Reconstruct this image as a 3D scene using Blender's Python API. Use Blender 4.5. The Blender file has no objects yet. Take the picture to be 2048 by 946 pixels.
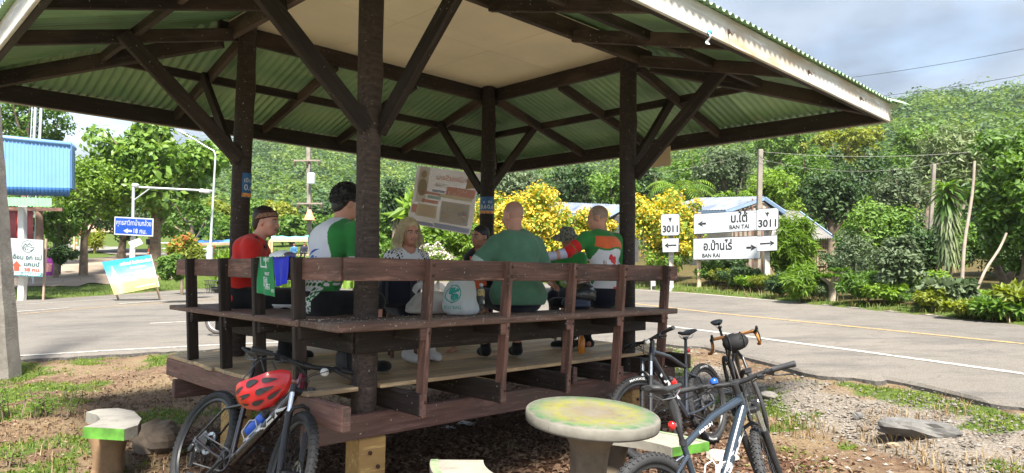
import bpy, math, random
import numpy as np
from mathutils import Vector, Matrix, Quaternion
from math import sin, cos, pi, radians, sqrt, atan2

SC = bpy.context.scene
COL = SC.collection
PI = pi
rng = np.random.default_rng(7)
random.seed(7)

# ------------------------------------------------------------------ camera, sky, sun, exposure
F_PX, PITCH, ROLL, CAM_H = 1391.7, 0.0512, 0.0133, 1.62
cam = bpy.data.cameras.new('camera')
cam.sensor_width = 36.0
cam.lens = 36.0 * F_PX / 2048.0
cam.clip_start = 0.05
cam.clip_end = 3000
cam_o = bpy.data.objects.new('camera', cam)
COL.objects.link(cam_o)
_cp, _sp, _cr, _sr = cos(PITCH), sin(PITCH), cos(ROLL), sin(ROLL)
FWD = Vector((0, _cp, _sp)); UP0 = Vector((0, -_sp, _cp)); RT0 = Vector((1, 0, 0))
RT = RT0 * _cr + UP0 * _sr
UP = UP0 * _cr - RT0 * _sr
cam_o.matrix_world = Matrix(((RT.x, UP.x, -FWD.x, 0), (RT.y, UP.y, -FWD.y, 0), (RT.z, UP.z, -FWD.z, CAM_H), (0, 0, 0, 1)))
SC.camera = cam_o

SUN_EL = radians(58)
SUN_H = Vector((0.13, -0.99, 0)).normalized()
SUN_DIR = Vector((SUN_H.x * cos(SUN_EL), SUN_H.y * cos(SUN_EL), sin(SUN_EL)))
sl = bpy.data.lights.new('sun', 'SUN')
sl.energy = 2.0
sl.angle = radians(9.0)
sl.color = (1.0, 0.95, 0.86)
so = bpy.data.objects.new('sun', sl)
so.rotation_euler = SUN_DIR.to_track_quat('Z', 'Y').to_euler()
so.location = (8, -8, 30)
COL.objects.link(so)

SC.view_settings.view_transform = 'Standard'
SC.view_settings.look = 'None'
SC.view_settings.gamma = 1.0
SC.view_settings.exposure = 3.12
SC.render.engine = 'CYCLES'
SC.cycles.max_bounces = 7
SC.cycles.diffuse_bounces = 6
SC.cycles.transparent_max_bounces = 8
SC.cycles.caustics_reflective = False
SC.cycles.caustics_refractive = False
SC.cycles.use_denoising = True

world = bpy.data.worlds.new('World')
SC.world = world
world.use_nodes = True
wn, wl = world.node_tree.nodes, world.node_tree.links
wn.clear()
w_out = wn.new('ShaderNodeOutputWorld')
w_bg = wn.new('ShaderNodeBackground')
w_bg.inputs['Strength'].default_value = 0.068
w_sky = wn.new('ShaderNodeTexSky')
w_sky.sky_type = 'NISHITA'
w_sky.sun_disc = False
w_sky.sun_elevation = SUN_EL
w_sky.sun_rotation = atan2(SUN_H.x, SUN_H.y)
w_sky.air_density = 1.2
w_sky.dust_density = 1.6
w_tc = wn.new('ShaderNodeTexCoord')
w_sep = wn.new('ShaderNodeSeparateXYZ')
wl.new(w_tc.outputs['Generated'], w_sep.inputs[0])
# project the direction on a cloud layer so clouds get smaller towards the horizon
w_add = wn.new('ShaderNodeMath'); w_add.operation = 'ADD'; w_add.inputs[1].default_value = 0.22
wl.new(w_sep.outputs['Z'], w_add.inputs[0])
w_div = wn.new('ShaderNodeVectorMath'); w_div.operation = 'DIVIDE'
w_cmb = wn.new('ShaderNodeCombineXYZ')
for i in range(3):
 wl.new(w_add.outputs[0], w_cmb.inputs[i])
wl.new(w_tc.outputs['Generated'], w_div.inputs[0]); wl.new(w_cmb.outputs[0], w_div.inputs[1])
w_n1 = wn.new('ShaderNodeTexNoise'); w_n1.inputs['Scale'].default_value = 0.95; w_n1.inputs['Detail'].default_value = 7; w_n1.inputs['Roughness'].default_value = 0.52
w_n2 = wn.new('ShaderNodeTexNoise'); w_n2.inputs['Scale'].default_value = 1.1; w_n2.inputs['Detail'].default_value = 5; w_n2.inputs['Roughness'].default_value = 0.48
w_off = wn.new('ShaderNodeVectorMath'); w_off.operation = 'ADD'; w_off.inputs[1].default_value = (11.3, 6.2, 0.4)
wl.new(w_div.outputs[0], w_n1.inputs['Vector']); wl.new(w_div.outputs[0], w_off.inputs[0]); wl.new(w_off.outputs[0], w_n2.inputs['Vector'])
w_r1 = wn.new('ShaderNodeValToRGB')      # how much cloud
w_r1.color_ramp.elements[0].position = 0.36; w_r1.color_ramp.elements[0].color = (0.45, 0.45, 0.45, 1)
w_r1.color_ramp.elements[1].position = 0.56; w_r1.color_ramp.elements[1].color = (1, 1, 1, 1)
wl.new(w_n1.outputs['Fac'], w_r1.inputs[0])
w_r2 = wn.new('ShaderNodeValToRGB')      # grey underside to white top
w_r2.color_ramp.elements[0].position = 0.33; w_r2.color_ramp.elements[0].color = (0.72, 0.90, 1.16, 1)
w_r2.color_ramp.elements[1].position = 0.68; w_r2.color_ramp.elements[1].color = (1.9, 2.1, 2.4, 1)
wl.new(w_n2.outputs['Fac'], w_r2.inputs[0])
w_mix = wn.new('ShaderNodeMix'); w_mix.data_type = 'RGBA'
wl.new(w_r1.outputs[0], w_mix.inputs['Factor']); wl.new(w_sky.outputs[0], w_mix.inputs['A']); wl.new(w_r2.outputs[0], w_mix.inputs['B'])
wl.new(w_mix.outputs['Result'], w_bg.inputs['Color'])
wl.new(w_bg.outputs[0], w_out.inputs[0])

# ------------------------------------------------------------------ placing helpers
def ray(px, py):
 """direction (per metre of depth along +Y) of a point of the photograph, 2048 x 946"""
 d = FWD + RT * ((px - 1024) / F_PX) - UP * ((py - 473) / F_PX)
 return d / d.y

def at(px, py, Y):
 d = ray(px, py)
 return Vector((d.x * Y, Y, CAM_H + d.z * Y))

# ------------------------------------------------------------------ object bookkeeping
def tag(o, label=None, cat=None, group=None, kind=None):
 if label: o['label'] = label
 if cat: o['category'] = cat
 if group: o['group'] = group
 if kind: o['kind'] = kind
 return o

def empty(name, loc, rz=0.0, label=None, cat=None, group=None, rot=None):
 o = bpy.data.objects.new(name, None)
 o.empty_display_size = 0.2
 o.location = loc
 o.rotation_euler = rot if rot is not None else (0, 0, rz)
 COL.objects.link(o)
 return tag(o, label, cat, group)

def link_mesh(name, me, parent=None, mat=None, loc=None):
 o = bpy.data.objects.new(name, me)
 COL.objects.link(o)
 if parent is not None: o.parent = parent
 if loc is not None: o.location = loc
 return o

def copy_tree(o, parent=None):
 c = o.copy(); COL.objects.link(c)
 if parent is not None: c.parent = parent
 for ch in o.children: copy_tree(ch, c)
 return c

# ------------------------------------------------------------------ mesh builder
class MB:
 def __init__(s):
  s.v = []; s.f = []; s.m = []; s.sm = []
 def add(s, verts, faces, m=0, smooth=False):
  b = len(s.v)
  s.v.extend([tuple(x) for x in verts])
  for f in faces:
   s.f.append(tuple(b + i for i in f)); s.m.append(m); s.sm.append(smooth)
  return s
 def box(s, c, size, M=None, m=0, ch=0.0):
  hx, hy, hz = size[0] / 2, size[1] / 2, size[2] / 2
  c = Vector(c)
  if ch <= 0:
   vs = [Vector((x * hx, y * hy, z * hz)) for x in (-1, 1) for y in (-1, 1) for z in (-1, 1)]
   fs = [(0, 1, 3, 2), (4, 6, 7, 5), (0, 4, 5, 1), (2, 3, 7, 6), (0, 2, 6, 4), (1, 5, 7, 3)]
  else:
   ch = min(ch, hx * .8, hy * .8, hz * .8)
   vs = []; idx = {}
   for x in (-1, 1):
    for y in (-1, 1):
     for z in (-1, 1):
      for ax in range(3):
       p = [x * (hx - ch), y * (hy - ch), z * (hz - ch)]
       p[ax] = (x * hx, y * hy, z * hz)[ax]
       idx[(x, y, z, ax)] = len(vs); vs.append(Vector(p))
   fs = []
   g = lambda x, y, z, a: idx[(x, y, z, a)]
   for q in (-1, 1):
    a = [g(q, -1, -1, 0), g(q, 1, -1, 0), g(q, 1, 1, 0), g(q, -1, 1, 0)]
    fs.append(tuple(a if q > 0 else a[::-1]))
    a = [g(-1, q, -1, 1), g(-1, q, 1, 1), g(1, q, 1, 1), g(1, q, -1, 1)]
    fs.append(tuple(a if q > 0 else a[::-1]))
    a = [g(-1, -1, q, 2), g(1, -1, q, 2), g(1, 1, q, 2), g(-1, 1, q, 2)]
    fs.append(tuple(a if q > 0 else a[::-1]))
   for p in (-1, 1):
    for q in (-1, 1):
     a = [g(-1, p, q, 1), g(1, p, q, 1), g(1, p, q, 2), g(-1, p, q, 2)]
     fs.append(tuple(a if p * q > 0 else a[::-1]))
     a = [g(p, -1, q, 0), g(p, 1, q, 0), g(p, 1, q, 2), g(p, -1, q, 2)]
     fs.append(tuple(a if p * q < 0 else a[::-1]))
     a = [g(p, q, -1, 0), g(p, q, 1, 0), g(p, q, 1, 1), g(p, q, -1, 1)]
     fs.append(tuple(a if p * q > 0 else a[::-1]))
     for r in (-1, 1):
      a = [g(p, q, r, 0), g(p, q, r, 1), g(p, q, r, 2)]
      fs.append(tuple(a if p * q * r > 0 else a[::-1]))
  if M is not None: vs = [M @ x for x in vs]
  return s.add([x + c for x in vs], fs, m)
 def bar(s, p, q, w, h, up=(0, 0, 1), m=0, ch=0.0):
  p, q = Vector(p), Vector(q)
  x = (q - p); L = x.length; x.normalize()
  up = Vector(up); y = up.cross(x)
  if y.length < 1e-6: y = Vector((0, 1, 0)).cross(x)
  y.normalize(); z = x.cross(y)
  M = Matrix((x, y, z)).transposed()
  return s.box((p + q) / 2, (L, w, h), M, m, ch)
 def tube(s, pts, r, n=8, caps=True, m=0, smooth=True, closed=False):
  pts = [Vector(p) for p in pts]; k = len(pts)
  rs = r if hasattr(r, '__len__') else [r] * k
  t = []
  for i in range(k):
   if closed: d = pts[(i + 1) % k] - pts[i - 1]
   else: d = pts[min(i + 1, k - 1)] - pts[max(i - 1, 0)]
   t.append(d.normalized() if d.length > 1e-9 else Vector((0, 0, 1)))
  a = Vector((0, 0, 1)) if abs(t[0].z) < 0.9 else Vector((1, 0, 0))
  nrm = (a - t[0] * a.dot(t[0])).normalized()
  vs = []
  for i in range(k):
   nrm = (nrm - t[i] * nrm.dot(t[i]))
   if nrm.length < 1e-6: nrm = t[i].orthogonal()
   nrm.normalize(); b = t[i].cross(nrm)
   for j in range(n):
    an = 2 * pi * j / n
    vs.append(pts[i] + (nrm * cos(an) + b * sin(an)) * rs[i])
  fs = []
  for i in range(k if closed else k - 1):
   for j in range(n):
    i2 = (i + 1) % k
    fs.append((i * n + j, i * n + (j + 1) % n, i2 * n + (j + 1) % n, i2 * n + j))
  s.add(vs, fs, m, smooth)
  if caps and not closed:
   s.add(vs[:n], [tuple(range(n - 1, -1, -1))], m)
   s.add(vs[-n:], [tuple(range(n))], m)
  return s
 def lathe(s, prof, n=24, M=None, m=0, smooth=True, sx=1.0, sy=1.0):
  vs = []
  for r, z in prof:
   for j in range(n):
    a = 2 * pi * j / n
    p = Vector((r * cos(a) * sx, r * sin(a) * sy, z))
    vs.append(M @ p if M is not None else p)
  fs = []
  for i in range(len(prof) - 1):
   for j in range(n):
    fs.append((i * n + j, i * n + (j + 1) % n, (i + 1) * n + (j + 1) % n, (i + 1) * n + j))
  s.add(vs, fs, m, smooth)
  if prof[0][0] > 1e-5: s.add(vs[:n], [tuple(range(n - 1, -1, -1))], m)
  if prof[-1][0] > 1e-5: s.add(vs[-n:], [tuple(range(n))], m)
  return s
 def ball(s, c, r, nu=12, nv=8, M=None, m=0):
  r = r if hasattr(r, '__len__') else (r, r, r)
  vs = []; c = Vector(c)
  for i in range(nv + 1):
   th = pi * i / nv
   for j in range(nu):
    ph = 2 * pi * j / nu
    p = Vector((r[0] * sin(th) * cos(ph), r[1] * sin(th) * sin(ph), -r[2] * cos(th)))
    vs.append((M @ p if M is not None else p) + c)
  fs = [(i * nu + j, i * nu + (j + 1) % nu, (i + 1) * nu + (j + 1) % nu, (i + 1) * nu + j) for i in range(nv) for j in range(nu)]
  return s.add(vs, fs, m, True)
 def prism(s, poly, z0, z1, M=None, m=0, smooth=False):
  n = len(poly)
  vs = [Vector((p[0], p[1], z0)) for p in poly] + [Vector((p[0], p[1], z1)) for p in poly]
  if M is not None: vs = [M @ v for v in vs]
  s.add(vs, [tuple(range(n - 1, -1, -1)), tuple(range(n, 2 * n))], m)
  s.add(vs, [(i, (i + 1) % n, n + (i + 1) % n, n + i) for i in range(n)], m, smooth)
  return s
 def grid(s, fn, nu, nv, m=0, smooth=True):
  vs = [fn(i / nu, j / nv) for i in range(nu + 1) for j in range(nv + 1)]
  w = nv + 1
  fs = [(i * w + j, (i + 1) * w + j, (i + 1) * w + j + 1, i * w + j + 1) for i in range(nu) for j in range(nv)]
  return s.add(vs, fs, m, smooth)
 def mesh(s, name, mats):
  me = bpy.data.meshes.new(name)
  me.from_pydata(s.v, [], s.f)
  for k in (mats if isinstance(mats, (list, tuple)) else [mats]): me.materials.append(k)
  me.polygons.foreach_set('material_index', s.m)
  me.polygons.foreach_set('use_smooth', s.sm)
  me.update()
  return me
 def build(s, name, mats, parent=None, loc=None):
  return link_mesh(name, s.mesh(name, mats), parent, loc=loc)

def np_mesh(name, V, Fq, mats, mi=None, smooth=False):
 """fast mesh from numpy: V (n,3), Fq (m,3 or 4)"""
 me = bpy.data.meshes.new(name)
 V = np.ascontiguousarray(V, dtype=np.float32); Fq = np.ascontiguousarray(Fq, dtype=np.int32)
 k = Fq.shape[1]
 me.vertices.add(len(V)); me.vertices.foreach_set('co', V.ravel())
 me.loops.add(Fq.size); me.loops.foreach_set('vertex_index', Fq.ravel())
 me.polygons.add(len(Fq)); me.polygons.foreach_set('loop_start', np.arange(0, Fq.size, k, dtype=np.int32))
 for q in (mats if isinstance(mats, (list, tuple)) else [mats]): me.materials.append(q)
 if mi is not None: me.polygons.foreach_set('material_index', np.asarray(mi, dtype=np.int32))
 me.polygons.foreach_set('use_smooth', np.full(len(Fq), smooth))
 me.update(calc_edges=True)
 me.validate()
 return me

def beam(name, p, q, w, h, mat, parent, up=(0, 0, 1), ch=0.006, wob=0.0):
 """a timber as its own object: local X runs along the timber so the grain does too"""
 p, q = Vector(p), Vector(q)
 x = q - p; L = x.length; x.normalize()
 up = Vector(up); y = up.cross(x)
 if y.length < 1e-6: y = Vector((0, 1, 0)).cross(x)
 y.normalize(); z = x.cross(y)
 b = MB().box((0, 0, 0), (L, w, h), None, 0, ch)
 if wob:
  b.v = [(v[0], v[1] + random.uniform(-wob, wob), v[2] + random.uniform(-wob, wob)) for v in b.v]
 o = b.build(name, mat, parent)
 M = Matrix((x, y, z)).transposed().to_4x4(); M.translation = (p + q) / 2
 o.matrix_local = M
 return o

# ------------------------------------------------------------------ lettering
_tcache = {}
def text_2d(txt, bold=0.0):
 """flat triangles of a string, 1 unit = font size, starts at x=0; returns verts, faces, width"""
 key = (txt, bold)
 if key in _tcache: return _tcache[key]
 cu = bpy.data.curves.new('lettering', 'FONT')
 cu.body = txt; cu.size = 1.0; cu.resolution_u = 3; cu.fill_mode = 'FRONT'
 cu.offset = bold
 o = bpy.data.objects.new('lettering', cu); COL.objects.link(o)
 dg = bpy.context.evaluated_depsgraph_get()
 me = bpy.data.meshes.new_from_object(o.evaluated_get(dg))
 vs = [tuple(v.co) for v in me.vertices]; fs = [tuple(p.vertices) for p in me.polygons]
 bpy.data.objects.remove(o); bpy.data.curves.remove(cu); bpy.data.meshes.remove(me)
 x0 = min((v[0] for v in vs), default=0); x1 = max((v[0] for v in vs), default=0)
 r = ([(v[0] - x0, v[1]) for v in vs], fs, x1 - x0)
 _tcache[key] = r
 return r

def letter(mb, txt, origin, xdir, ydir, size, m=0, align='c', bold=0.0, width=None, bend=None):
 vs, fs, w = text_2d(txt, bold)
 if not vs: return mb
 origin, xdir, ydir = Vector(origin), Vector(xdir).normalized(), Vector(ydir).normalized()
 sx = size if width is None else width / w
 off = {'c': -w / 2, 'l': 0, 'r': -w}[align]
 n = xdir.cross(ydir)
 out = []
 for x, y in vs:
  X, Y = (x + off) * sx, y * size
  p = origin + xdir * X + ydir * Y
  if bend: p = bend(X, Y)
  out.append(p)
 return mb.add(out, fs, m)

# ------------------------------------------------------------------ materials
MATS = {}
def new_mat(name):
 m = bpy.data.materials.new(name); m.use_nodes = True
 nt = m.node_tree; nt.nodes.clear()
 out = nt.nodes.new('ShaderNodeOutputMaterial')
 b = nt.nodes.new('ShaderNodeBsdfPrincipled')
 nt.links.new(b.outputs[0], out.inputs[0])
 MATS[name] = m
 return m, nt, b, out

def N(nt, t, **kw):
 n = nt.nodes.new(t)
 for k, v in kw.items():
  if k in n.inputs: n.inputs[k].default_value = v
  else: setattr(n, k, v)
 return n

def c4(c): return (c[0], c[1], c[2], 1.0)

def ramp(nt, src, stops):
 r = nt.nodes.new('ShaderNodeValToRGB')
 e = r.color_ramp.elements
 while len(e) < len(stops): e.new(0.5)
 for i, (p, c) in enumerate(stops):
  e[i].position = p; e[i].color = c4(c)
 nt.links.new(src, r.inputs[0])
 return r

def mixc(nt, fac, a, b, mode='MIX'):
 m = nt.nodes.new('ShaderNodeMix'); m.data_type = 'RGBA'; m.blend_type = mode
 for sock, v in (('Factor', fac), ('A', a), ('B', b)):
  if isinstance(v, (int, float)): m.inputs[sock].default_value = v
  elif isinstance(v, tuple): m.inputs[sock].default_value = c4(v)
  else: nt.links.new(v, m.inputs[sock])
 return m.outputs['Result']

def coords(nt, scale=(1, 1, 1), rand=True, space='Object'):
 tc = nt.nodes.new('ShaderNodeTexCoord')
 mp = nt.nodes.new('ShaderNodeMapping'); mp.inputs['Scale'].default_value = scale
 nt.links.new(tc.outputs[space], mp.inputs[0])
 if rand:
  oi = nt.nodes.new('ShaderNodeObjectInfo')
  ml = nt.nodes.new('ShaderNodeMath'); ml.operation = 'MULTIPLY'; ml.inputs[1].default_value = 37.0
  nt.links.new(oi.outputs['Random'], ml.inputs[0])
  nt.links.new(ml.outputs[0], mp.inputs['Location'])
 return mp.outputs[0]

def noise(nt, vec, scale, detail=4, rough=0.55):
 n = nt.nodes.new('ShaderNodeTexNoise'); n.inputs['Scale'].default_value = scale
 n.inputs['Detail'].default_value = detail; n.inputs['Roughness'].default_value = rough
 nt.links.new(vec, n.inputs['Vector'])
 return n.outputs['Fac']

def bump(nt, b, h, strength=0.3, dist=0.01):
 n = nt.nodes.new('ShaderNodeBump'); n.inputs['Strength'].default_value = strength; n.inputs['Distance'].default_value = dist
 nt.links.new(h, n.inputs['Height']); nt.links.new(n.outputs[0], b.inputs['Normal'])

def plain(name, col, rough=0.6, metal=0.0, var=0.18, scale=6.0, bmp=0.0, spec=0.5, space='Object'):
 """paint / cloth / plastic with a little mottling"""
 m, nt, b, _ = new_mat(name)
 v = coords(nt, space=space)
 f = noise(nt, v, scale, 5)
 lo = tuple(x * (1 - var) for x in col); hi = tuple(min(1, x * (1 + var)) for x in col)
 r = ramp(nt, f, [(0.3, lo), (0.7, hi)])
 nt.links.new(r.outputs[0], b.inputs['Base Color'])
 b.inputs['Roughness'].default_value = rough; b.inputs['Metallic'].default_value = metal
 b.inputs['Specular IOR Level'].default_value = spec
 if bmp: bump(nt, b, noise(nt, v, scale * 6, 3), bmp, 0.004)
 return m

def wood(name, dark, light, specks=0.0, rough=0.7, along=1.2, worn=None, bmp=0.35):
 m, nt, b, _ = new_mat(name)
 v = coords(nt, (along, 14, 14))
 g = noise(nt, v, 3.0, 6, 0.6)
 c = ramp(nt, g, [(0.25, dark), (0.75, light)]).outputs[0]
 big = noise(nt, coords(nt, (0.7, 2, 2)), 2.2, 3)
 if worn is not None:
  wf = ramp(nt, big, [(0.48, (0, 0, 0)), (0.68, (1, 1, 1))]).outputs[0]
  c = mixc(nt, wf, c, worn)
 if specks:
  s1 = noise(nt, coords(nt, (9, 9, 9)), 6.0, 2, 0.5)
  s = ramp(nt, s1, [(0.735 - 0.05 * specks, (0, 0, 0)), (0.765 - 0.05 * specks, (1, 1, 1))]).outputs[0]
  c = mixc(nt, s, c, (0.42, 0.38, 0.33))
 oi = nt.nodes.new('ShaderNodeObjectInfo')
 c = mixc(nt, 1.0, c, ramp(nt, oi.outputs['Random'], [(0, (.72, .70, .68)), (.5, (1, 1, 1)), (1, (1.35, 1.28, 1.2))]).outputs[0], 'MULTIPLY')
 st = noise(nt, coords(nt, (.5, 5, 5)), 5.0, 5, .75)
 c = mixc(nt, ramp(nt, st, [(.56, (0, 0, 0)), (.72, (.8, .8, .8))]).outputs[0], c, tuple(min(1, x * 1.75 + .012) for x in light))
 nt.links.new(c, b.inputs['Base Color'])
 b.inputs['Roughness'].default_value = rough
 b.inputs['Specular IOR Level'].default_value = 0.3
 bump(nt, b, g, bmp, 0.006)
 return m
# ------------------------------------------------------------------ terrain
def road_z(x, y): return 0.007 + 0.0301 * x + 0.034 * y

def on_road(px, py):
 d = ray(px, py)
 Y = (CAM_H - 0.007) / (0.0301 * d.x + 0.034 - d.z)
 return Vector((d.x * Y, Y, 0))

NEAR_PX = [(40, 716), (240, 704), (440, 694), (640, 684), (1310, 682), (1420, 694), (1510, 715), (1560, 727), (1620, 745), (1700, 751), (1800, 762), (1880, 776), (1960, 798), (2048, 816)]
FAR_PX = [(33, 601), (207, 591), (382, 578), (620, 566), (850, 562), (1103, 567), (1270, 577), (1440, 590), (1640, 610), (1920, 637), (2048, 651)]
_ne = [on_road(*p) for p in NEAR_PX]
_fe = [on_road(*p) for p in FAR_PX]
NEX = np.array([-60, -20] + [p.x for p in _ne] + [7.2, 9.0, 14.0]); NEY = np.array([_ne[0].y - 1.5, _ne[0].y - .6] + [p.y for p in _ne] + [4.2, 1.0, -8.0])
FEX = np.array([-70] + [p.x for p in _fe] + [14.0, 19.0, 30.0]); FEY = np.array([_fe[0].y - 3] + [p.y for p in _fe] + [9.4, 3.0, -12.0])
def near_y(x): return np.interp(x, NEX, NEY)
def far_y(x): return np.interp(x, FEX, FEY)
def sstep(t): t = np.clip(t, 0, 1); return t * t * (3 - 2 * t)

def _wob(x, y):
 return (np.sin(x * 1.7 + 1.3 * np.sin(y * 1.1)) * np.cos(y * 1.9 + .7) * .5 + np.sin(x * 4.1 - y * 3.3) * .25 + np.sin(x * 9.3 + y * 7.1) * .12)

def ground_z(x, y):
 x = np.asarray(x, float); y = np.asarray(y, float)
 rz = road_z(np.clip(x, -40, 28), y)
 tn = (near_y(x) - y) * 0.8
 zn = (rz - 0.085) * (1 - sstep(tn / 4.2)) + _wob(x, y) * 0.022 * sstep(tn / 0.5)
 tf = (y - far_y(x)) * 0.85
 slope = 0.105 - 0.055 * sstep((x - 2) / 10)
 zf = rz + 0.02 + (slope - .034) * np.maximum(tf, 0) + _wob(x * .3, y * .3) * 0.12 * sstep(tf / 3)
 z = np.where(tn > 0, zn, np.where(tf > 0, zf, rz - 0.06))
 return z

def hit(px, py, y0=3.0, y1=140.0):
 """where the ray through a point of the photograph meets the ground"""
 d = ray(px, py)
 Y = y0
 while Y < y1:
  if CAM_H + d.z * Y < float(ground_z(d.x * Y, Y)): break
  Y += 0.05 + Y * 0.002
 return Vector((d.x * Y, Y, float(ground_z(d.x * Y, Y))))

def gp(x, y): return Vector((x, y, float(ground_z(x, y))))

# --- ground materials
def ground_material():
 m, nt, b, _ = new_mat('ground')
 v = coords(nt, rand=False)
 at_ = nt.nodes.new('ShaderNodeVertexColor'); at_.layer_name = 'zone'
 sp = nt.nodes.new('ShaderNodeSeparateColor'); nt.links.new(at_.outputs['Color'], sp.inputs[0])
 n1 = noise(nt, v, 0.9, 6); n2 = noise(nt, v, 9.0, 6, .65); n3 = noise(nt, v, 42.0, 4, .7)
 soil = ramp(nt, n2, [(0.3, (0.058, 0.034, 0.021)), (0.5, (0.115, 0.072, 0.045)), (0.72, (0.20, 0.145, 0.095))]).outputs[0]
 straw = ramp(nt, n3, [(0.3, (0.07, 0.045, 0.026)), (0.5, (0.16, 0.115, 0.065)), (0.7, (0.27, 0.21, 0.13))]).outputs[0]
 c = mixc(nt, ramp(nt, n1, [(0.42, (0, 0, 0)), (0.62, (1, 1, 1))]).outputs[0], soil, straw)
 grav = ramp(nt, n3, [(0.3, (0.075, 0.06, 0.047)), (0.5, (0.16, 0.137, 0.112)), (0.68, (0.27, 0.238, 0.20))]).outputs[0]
 grass = ramp(nt, n2, [(0.25, (0.03, 0.05, 0.010)), (0.5, (0.058, 0.088, 0.015)), (0.75, (0.105, 0.125, 0.028))]).outputs[0]
 # ragged edges for the patches
 def ragged(ch, lo=.35, hi=.65):
  a = nt.nodes.new('ShaderNodeMath'); a.operation = 'MULTIPLY_ADD'; a.inputs[1].default_value = 0.9;
  nt.links.new(n2, a.inputs[0]); nt.links.new(sp.outputs[ch], a.inputs[2])
  return ramp(nt, a.outputs[0], [(lo + .42, (0, 0, 0)), (hi + .42, (1, 1, 1))]).outputs[0]
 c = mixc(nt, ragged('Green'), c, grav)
 c = mixc(nt, ragged('Red'), c, grass)
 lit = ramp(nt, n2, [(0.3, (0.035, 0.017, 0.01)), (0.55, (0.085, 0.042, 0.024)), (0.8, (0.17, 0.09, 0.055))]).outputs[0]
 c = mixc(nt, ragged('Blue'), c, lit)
 nt.links.new(c, b.inputs['Base Color'])
 b.inputs['Roughness'].default_value = 0.95; b.inputs['Specular IOR Level'].default_value = 0.15
 ad = nt.nodes.new('ShaderNodeMath'); nt.links.new(n2, ad.inputs[0]); nt.links.new(n3, ad.inputs[1])
 bump(nt, b, ad.outputs[0], 0.8, 0.03)
 return m

def fbm(x, y, s, seed=0, octaves=4):
 """cheap value noise on numpy arrays"""
 r = np.zeros_like(np.asarray(x, float)); a = 1.0; tot = 0
 for o in range(octaves):
  X = x * s; Y = y * s
  xi = np.floor(X).astype(np.int64); yi = np.floor(Y).astype(np.int64)
  fx = X - xi; fy = Y - yi; fx = fx * fx * (3 - 2 * fx); fy = fy * fy * (3 - 2 * fy)
  def h(i, j):
   k = (i * 374761393 + j * 668265263 + (seed + o) * 974634533) & 0x7fffffff
   k = ((k ^ (k >> 13)) * 1274126177) & 0x7fffffff
   return ((k ^ (k >> 16)) & 0xffff) / 65535.0
  r += a * ((h(xi, yi) * (1 - fx) + h(xi + 1, yi) * fx) * (1 - fy) + (h(xi, yi + 1) * (1 - fx) + h(xi + 1, yi + 1) * fx) * fy)
  tot += a; a *= .5; s *= 2.1
 return r / tot

PAV_N = Vector((-1.0115, 4.84, 0)); PAV_YAW = 0.7745
_u = Vector((cos(PAV_YAW), sin(PAV_YAW), 0)); _v = Vector((-sin(PAV_YAW), cos(PAV_YAW), 0))
def pav_ab(x, y):
 dx = x - PAV_N.x; dy = y - PAV_N.y
 return dx * _u.x + dy * _u.y, dx * _v.x + dy * _v.y

def zone(x, y):
 """how much grass, gravel (with an added bounce lot), leaf litter lies at a point, 0..1 each"""
 t = near_y(x) - y
 tf = y - far_y(x)
 a, b = pav_ab(x, y)
 f1 = fbm(x, y, 0.55, 3); f2 = fbm(x, y, 1.3, 9)
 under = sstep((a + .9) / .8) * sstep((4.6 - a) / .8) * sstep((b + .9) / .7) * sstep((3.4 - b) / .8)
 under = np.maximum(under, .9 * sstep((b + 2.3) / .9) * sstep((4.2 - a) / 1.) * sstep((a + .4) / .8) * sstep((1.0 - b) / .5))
 right = sstep((x - 1.7) / 0.9)
 grav = right * sstep((f1 - .24) / .2) * sstep((4.6 - t) / 1.5) * sstep((t + .2) / .3)
 grav = np.maximum(grav, sstep((5.0 - y) / .9))  # added gravel lot, mostly out of view, bounces light up under the roof
 strip = np.exp(-((t - .55) / .55) ** 2) * (t > 0)
 grass = np.clip(strip * (1.25 - .5 * right) * sstep((f2 - .33) / .2) + right * sstep((f2 - .475) / .1) * sstep((t) / .3) * .9, 0, 1)
 left = sstep((-1.6 - x) / 1.0)
 grass = np.maximum(grass, left * sstep((2.2 - t) / 1.4) * sstep((f2 - .40) / .16) * (t > 0))
 grass = np.maximum(grass, left * .75 * sstep((f2 - .50) / .09) * (t > 0))
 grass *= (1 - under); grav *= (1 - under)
 grass = np.where(tf > -0.1, 0.75 + .5 * (f2 - .5), grass)
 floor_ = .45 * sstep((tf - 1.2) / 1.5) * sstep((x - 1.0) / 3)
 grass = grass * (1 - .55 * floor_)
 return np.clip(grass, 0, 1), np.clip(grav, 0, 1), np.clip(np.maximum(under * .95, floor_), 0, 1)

M_GROUND = ground_material()
def build_ground():
 def axis(lo, hi, c, n, k):
  s = np.linspace(np.arcsinh((lo - c) / k), np.arcsinh((hi - c) / k), n)
  return c + np.sinh(s) * k
 xs = axis(-420, 420, 0.3, 300, 3.0); ys = axis(-60, 520, 6.0, 300, 3.5)
 X, Y = np.meshgrid(xs, ys, indexing='ij')
 Z = ground_z(X, np.minimum(Y, 90)) + .0 * X
 Z += 0.012 * (fbm(X, Y, 5.0, 1) - .5) * 4 * ((near_y(X) - Y) > .1) * (np.abs(X) < 12)
 V = np.stack([X, Y, Z], -1).reshape(-1, 3)
 n = len(ys); i, j = np.meshgrid(np.arange(len(xs) - 1), np.arange(n - 1), indexing='ij')
 q = (i * n + j).ravel(); Fq = np.stack([q, q + n, q + n + 1, q + 1], -1)
 me = np_mesh('ground', V, Fq, M_GROUND, smooth=True)
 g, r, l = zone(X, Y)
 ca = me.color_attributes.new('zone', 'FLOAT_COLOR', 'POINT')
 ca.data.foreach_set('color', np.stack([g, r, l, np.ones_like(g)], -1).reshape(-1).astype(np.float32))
 return tag(link_mesh('ground', me), kind='structure')
build_ground()

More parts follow.
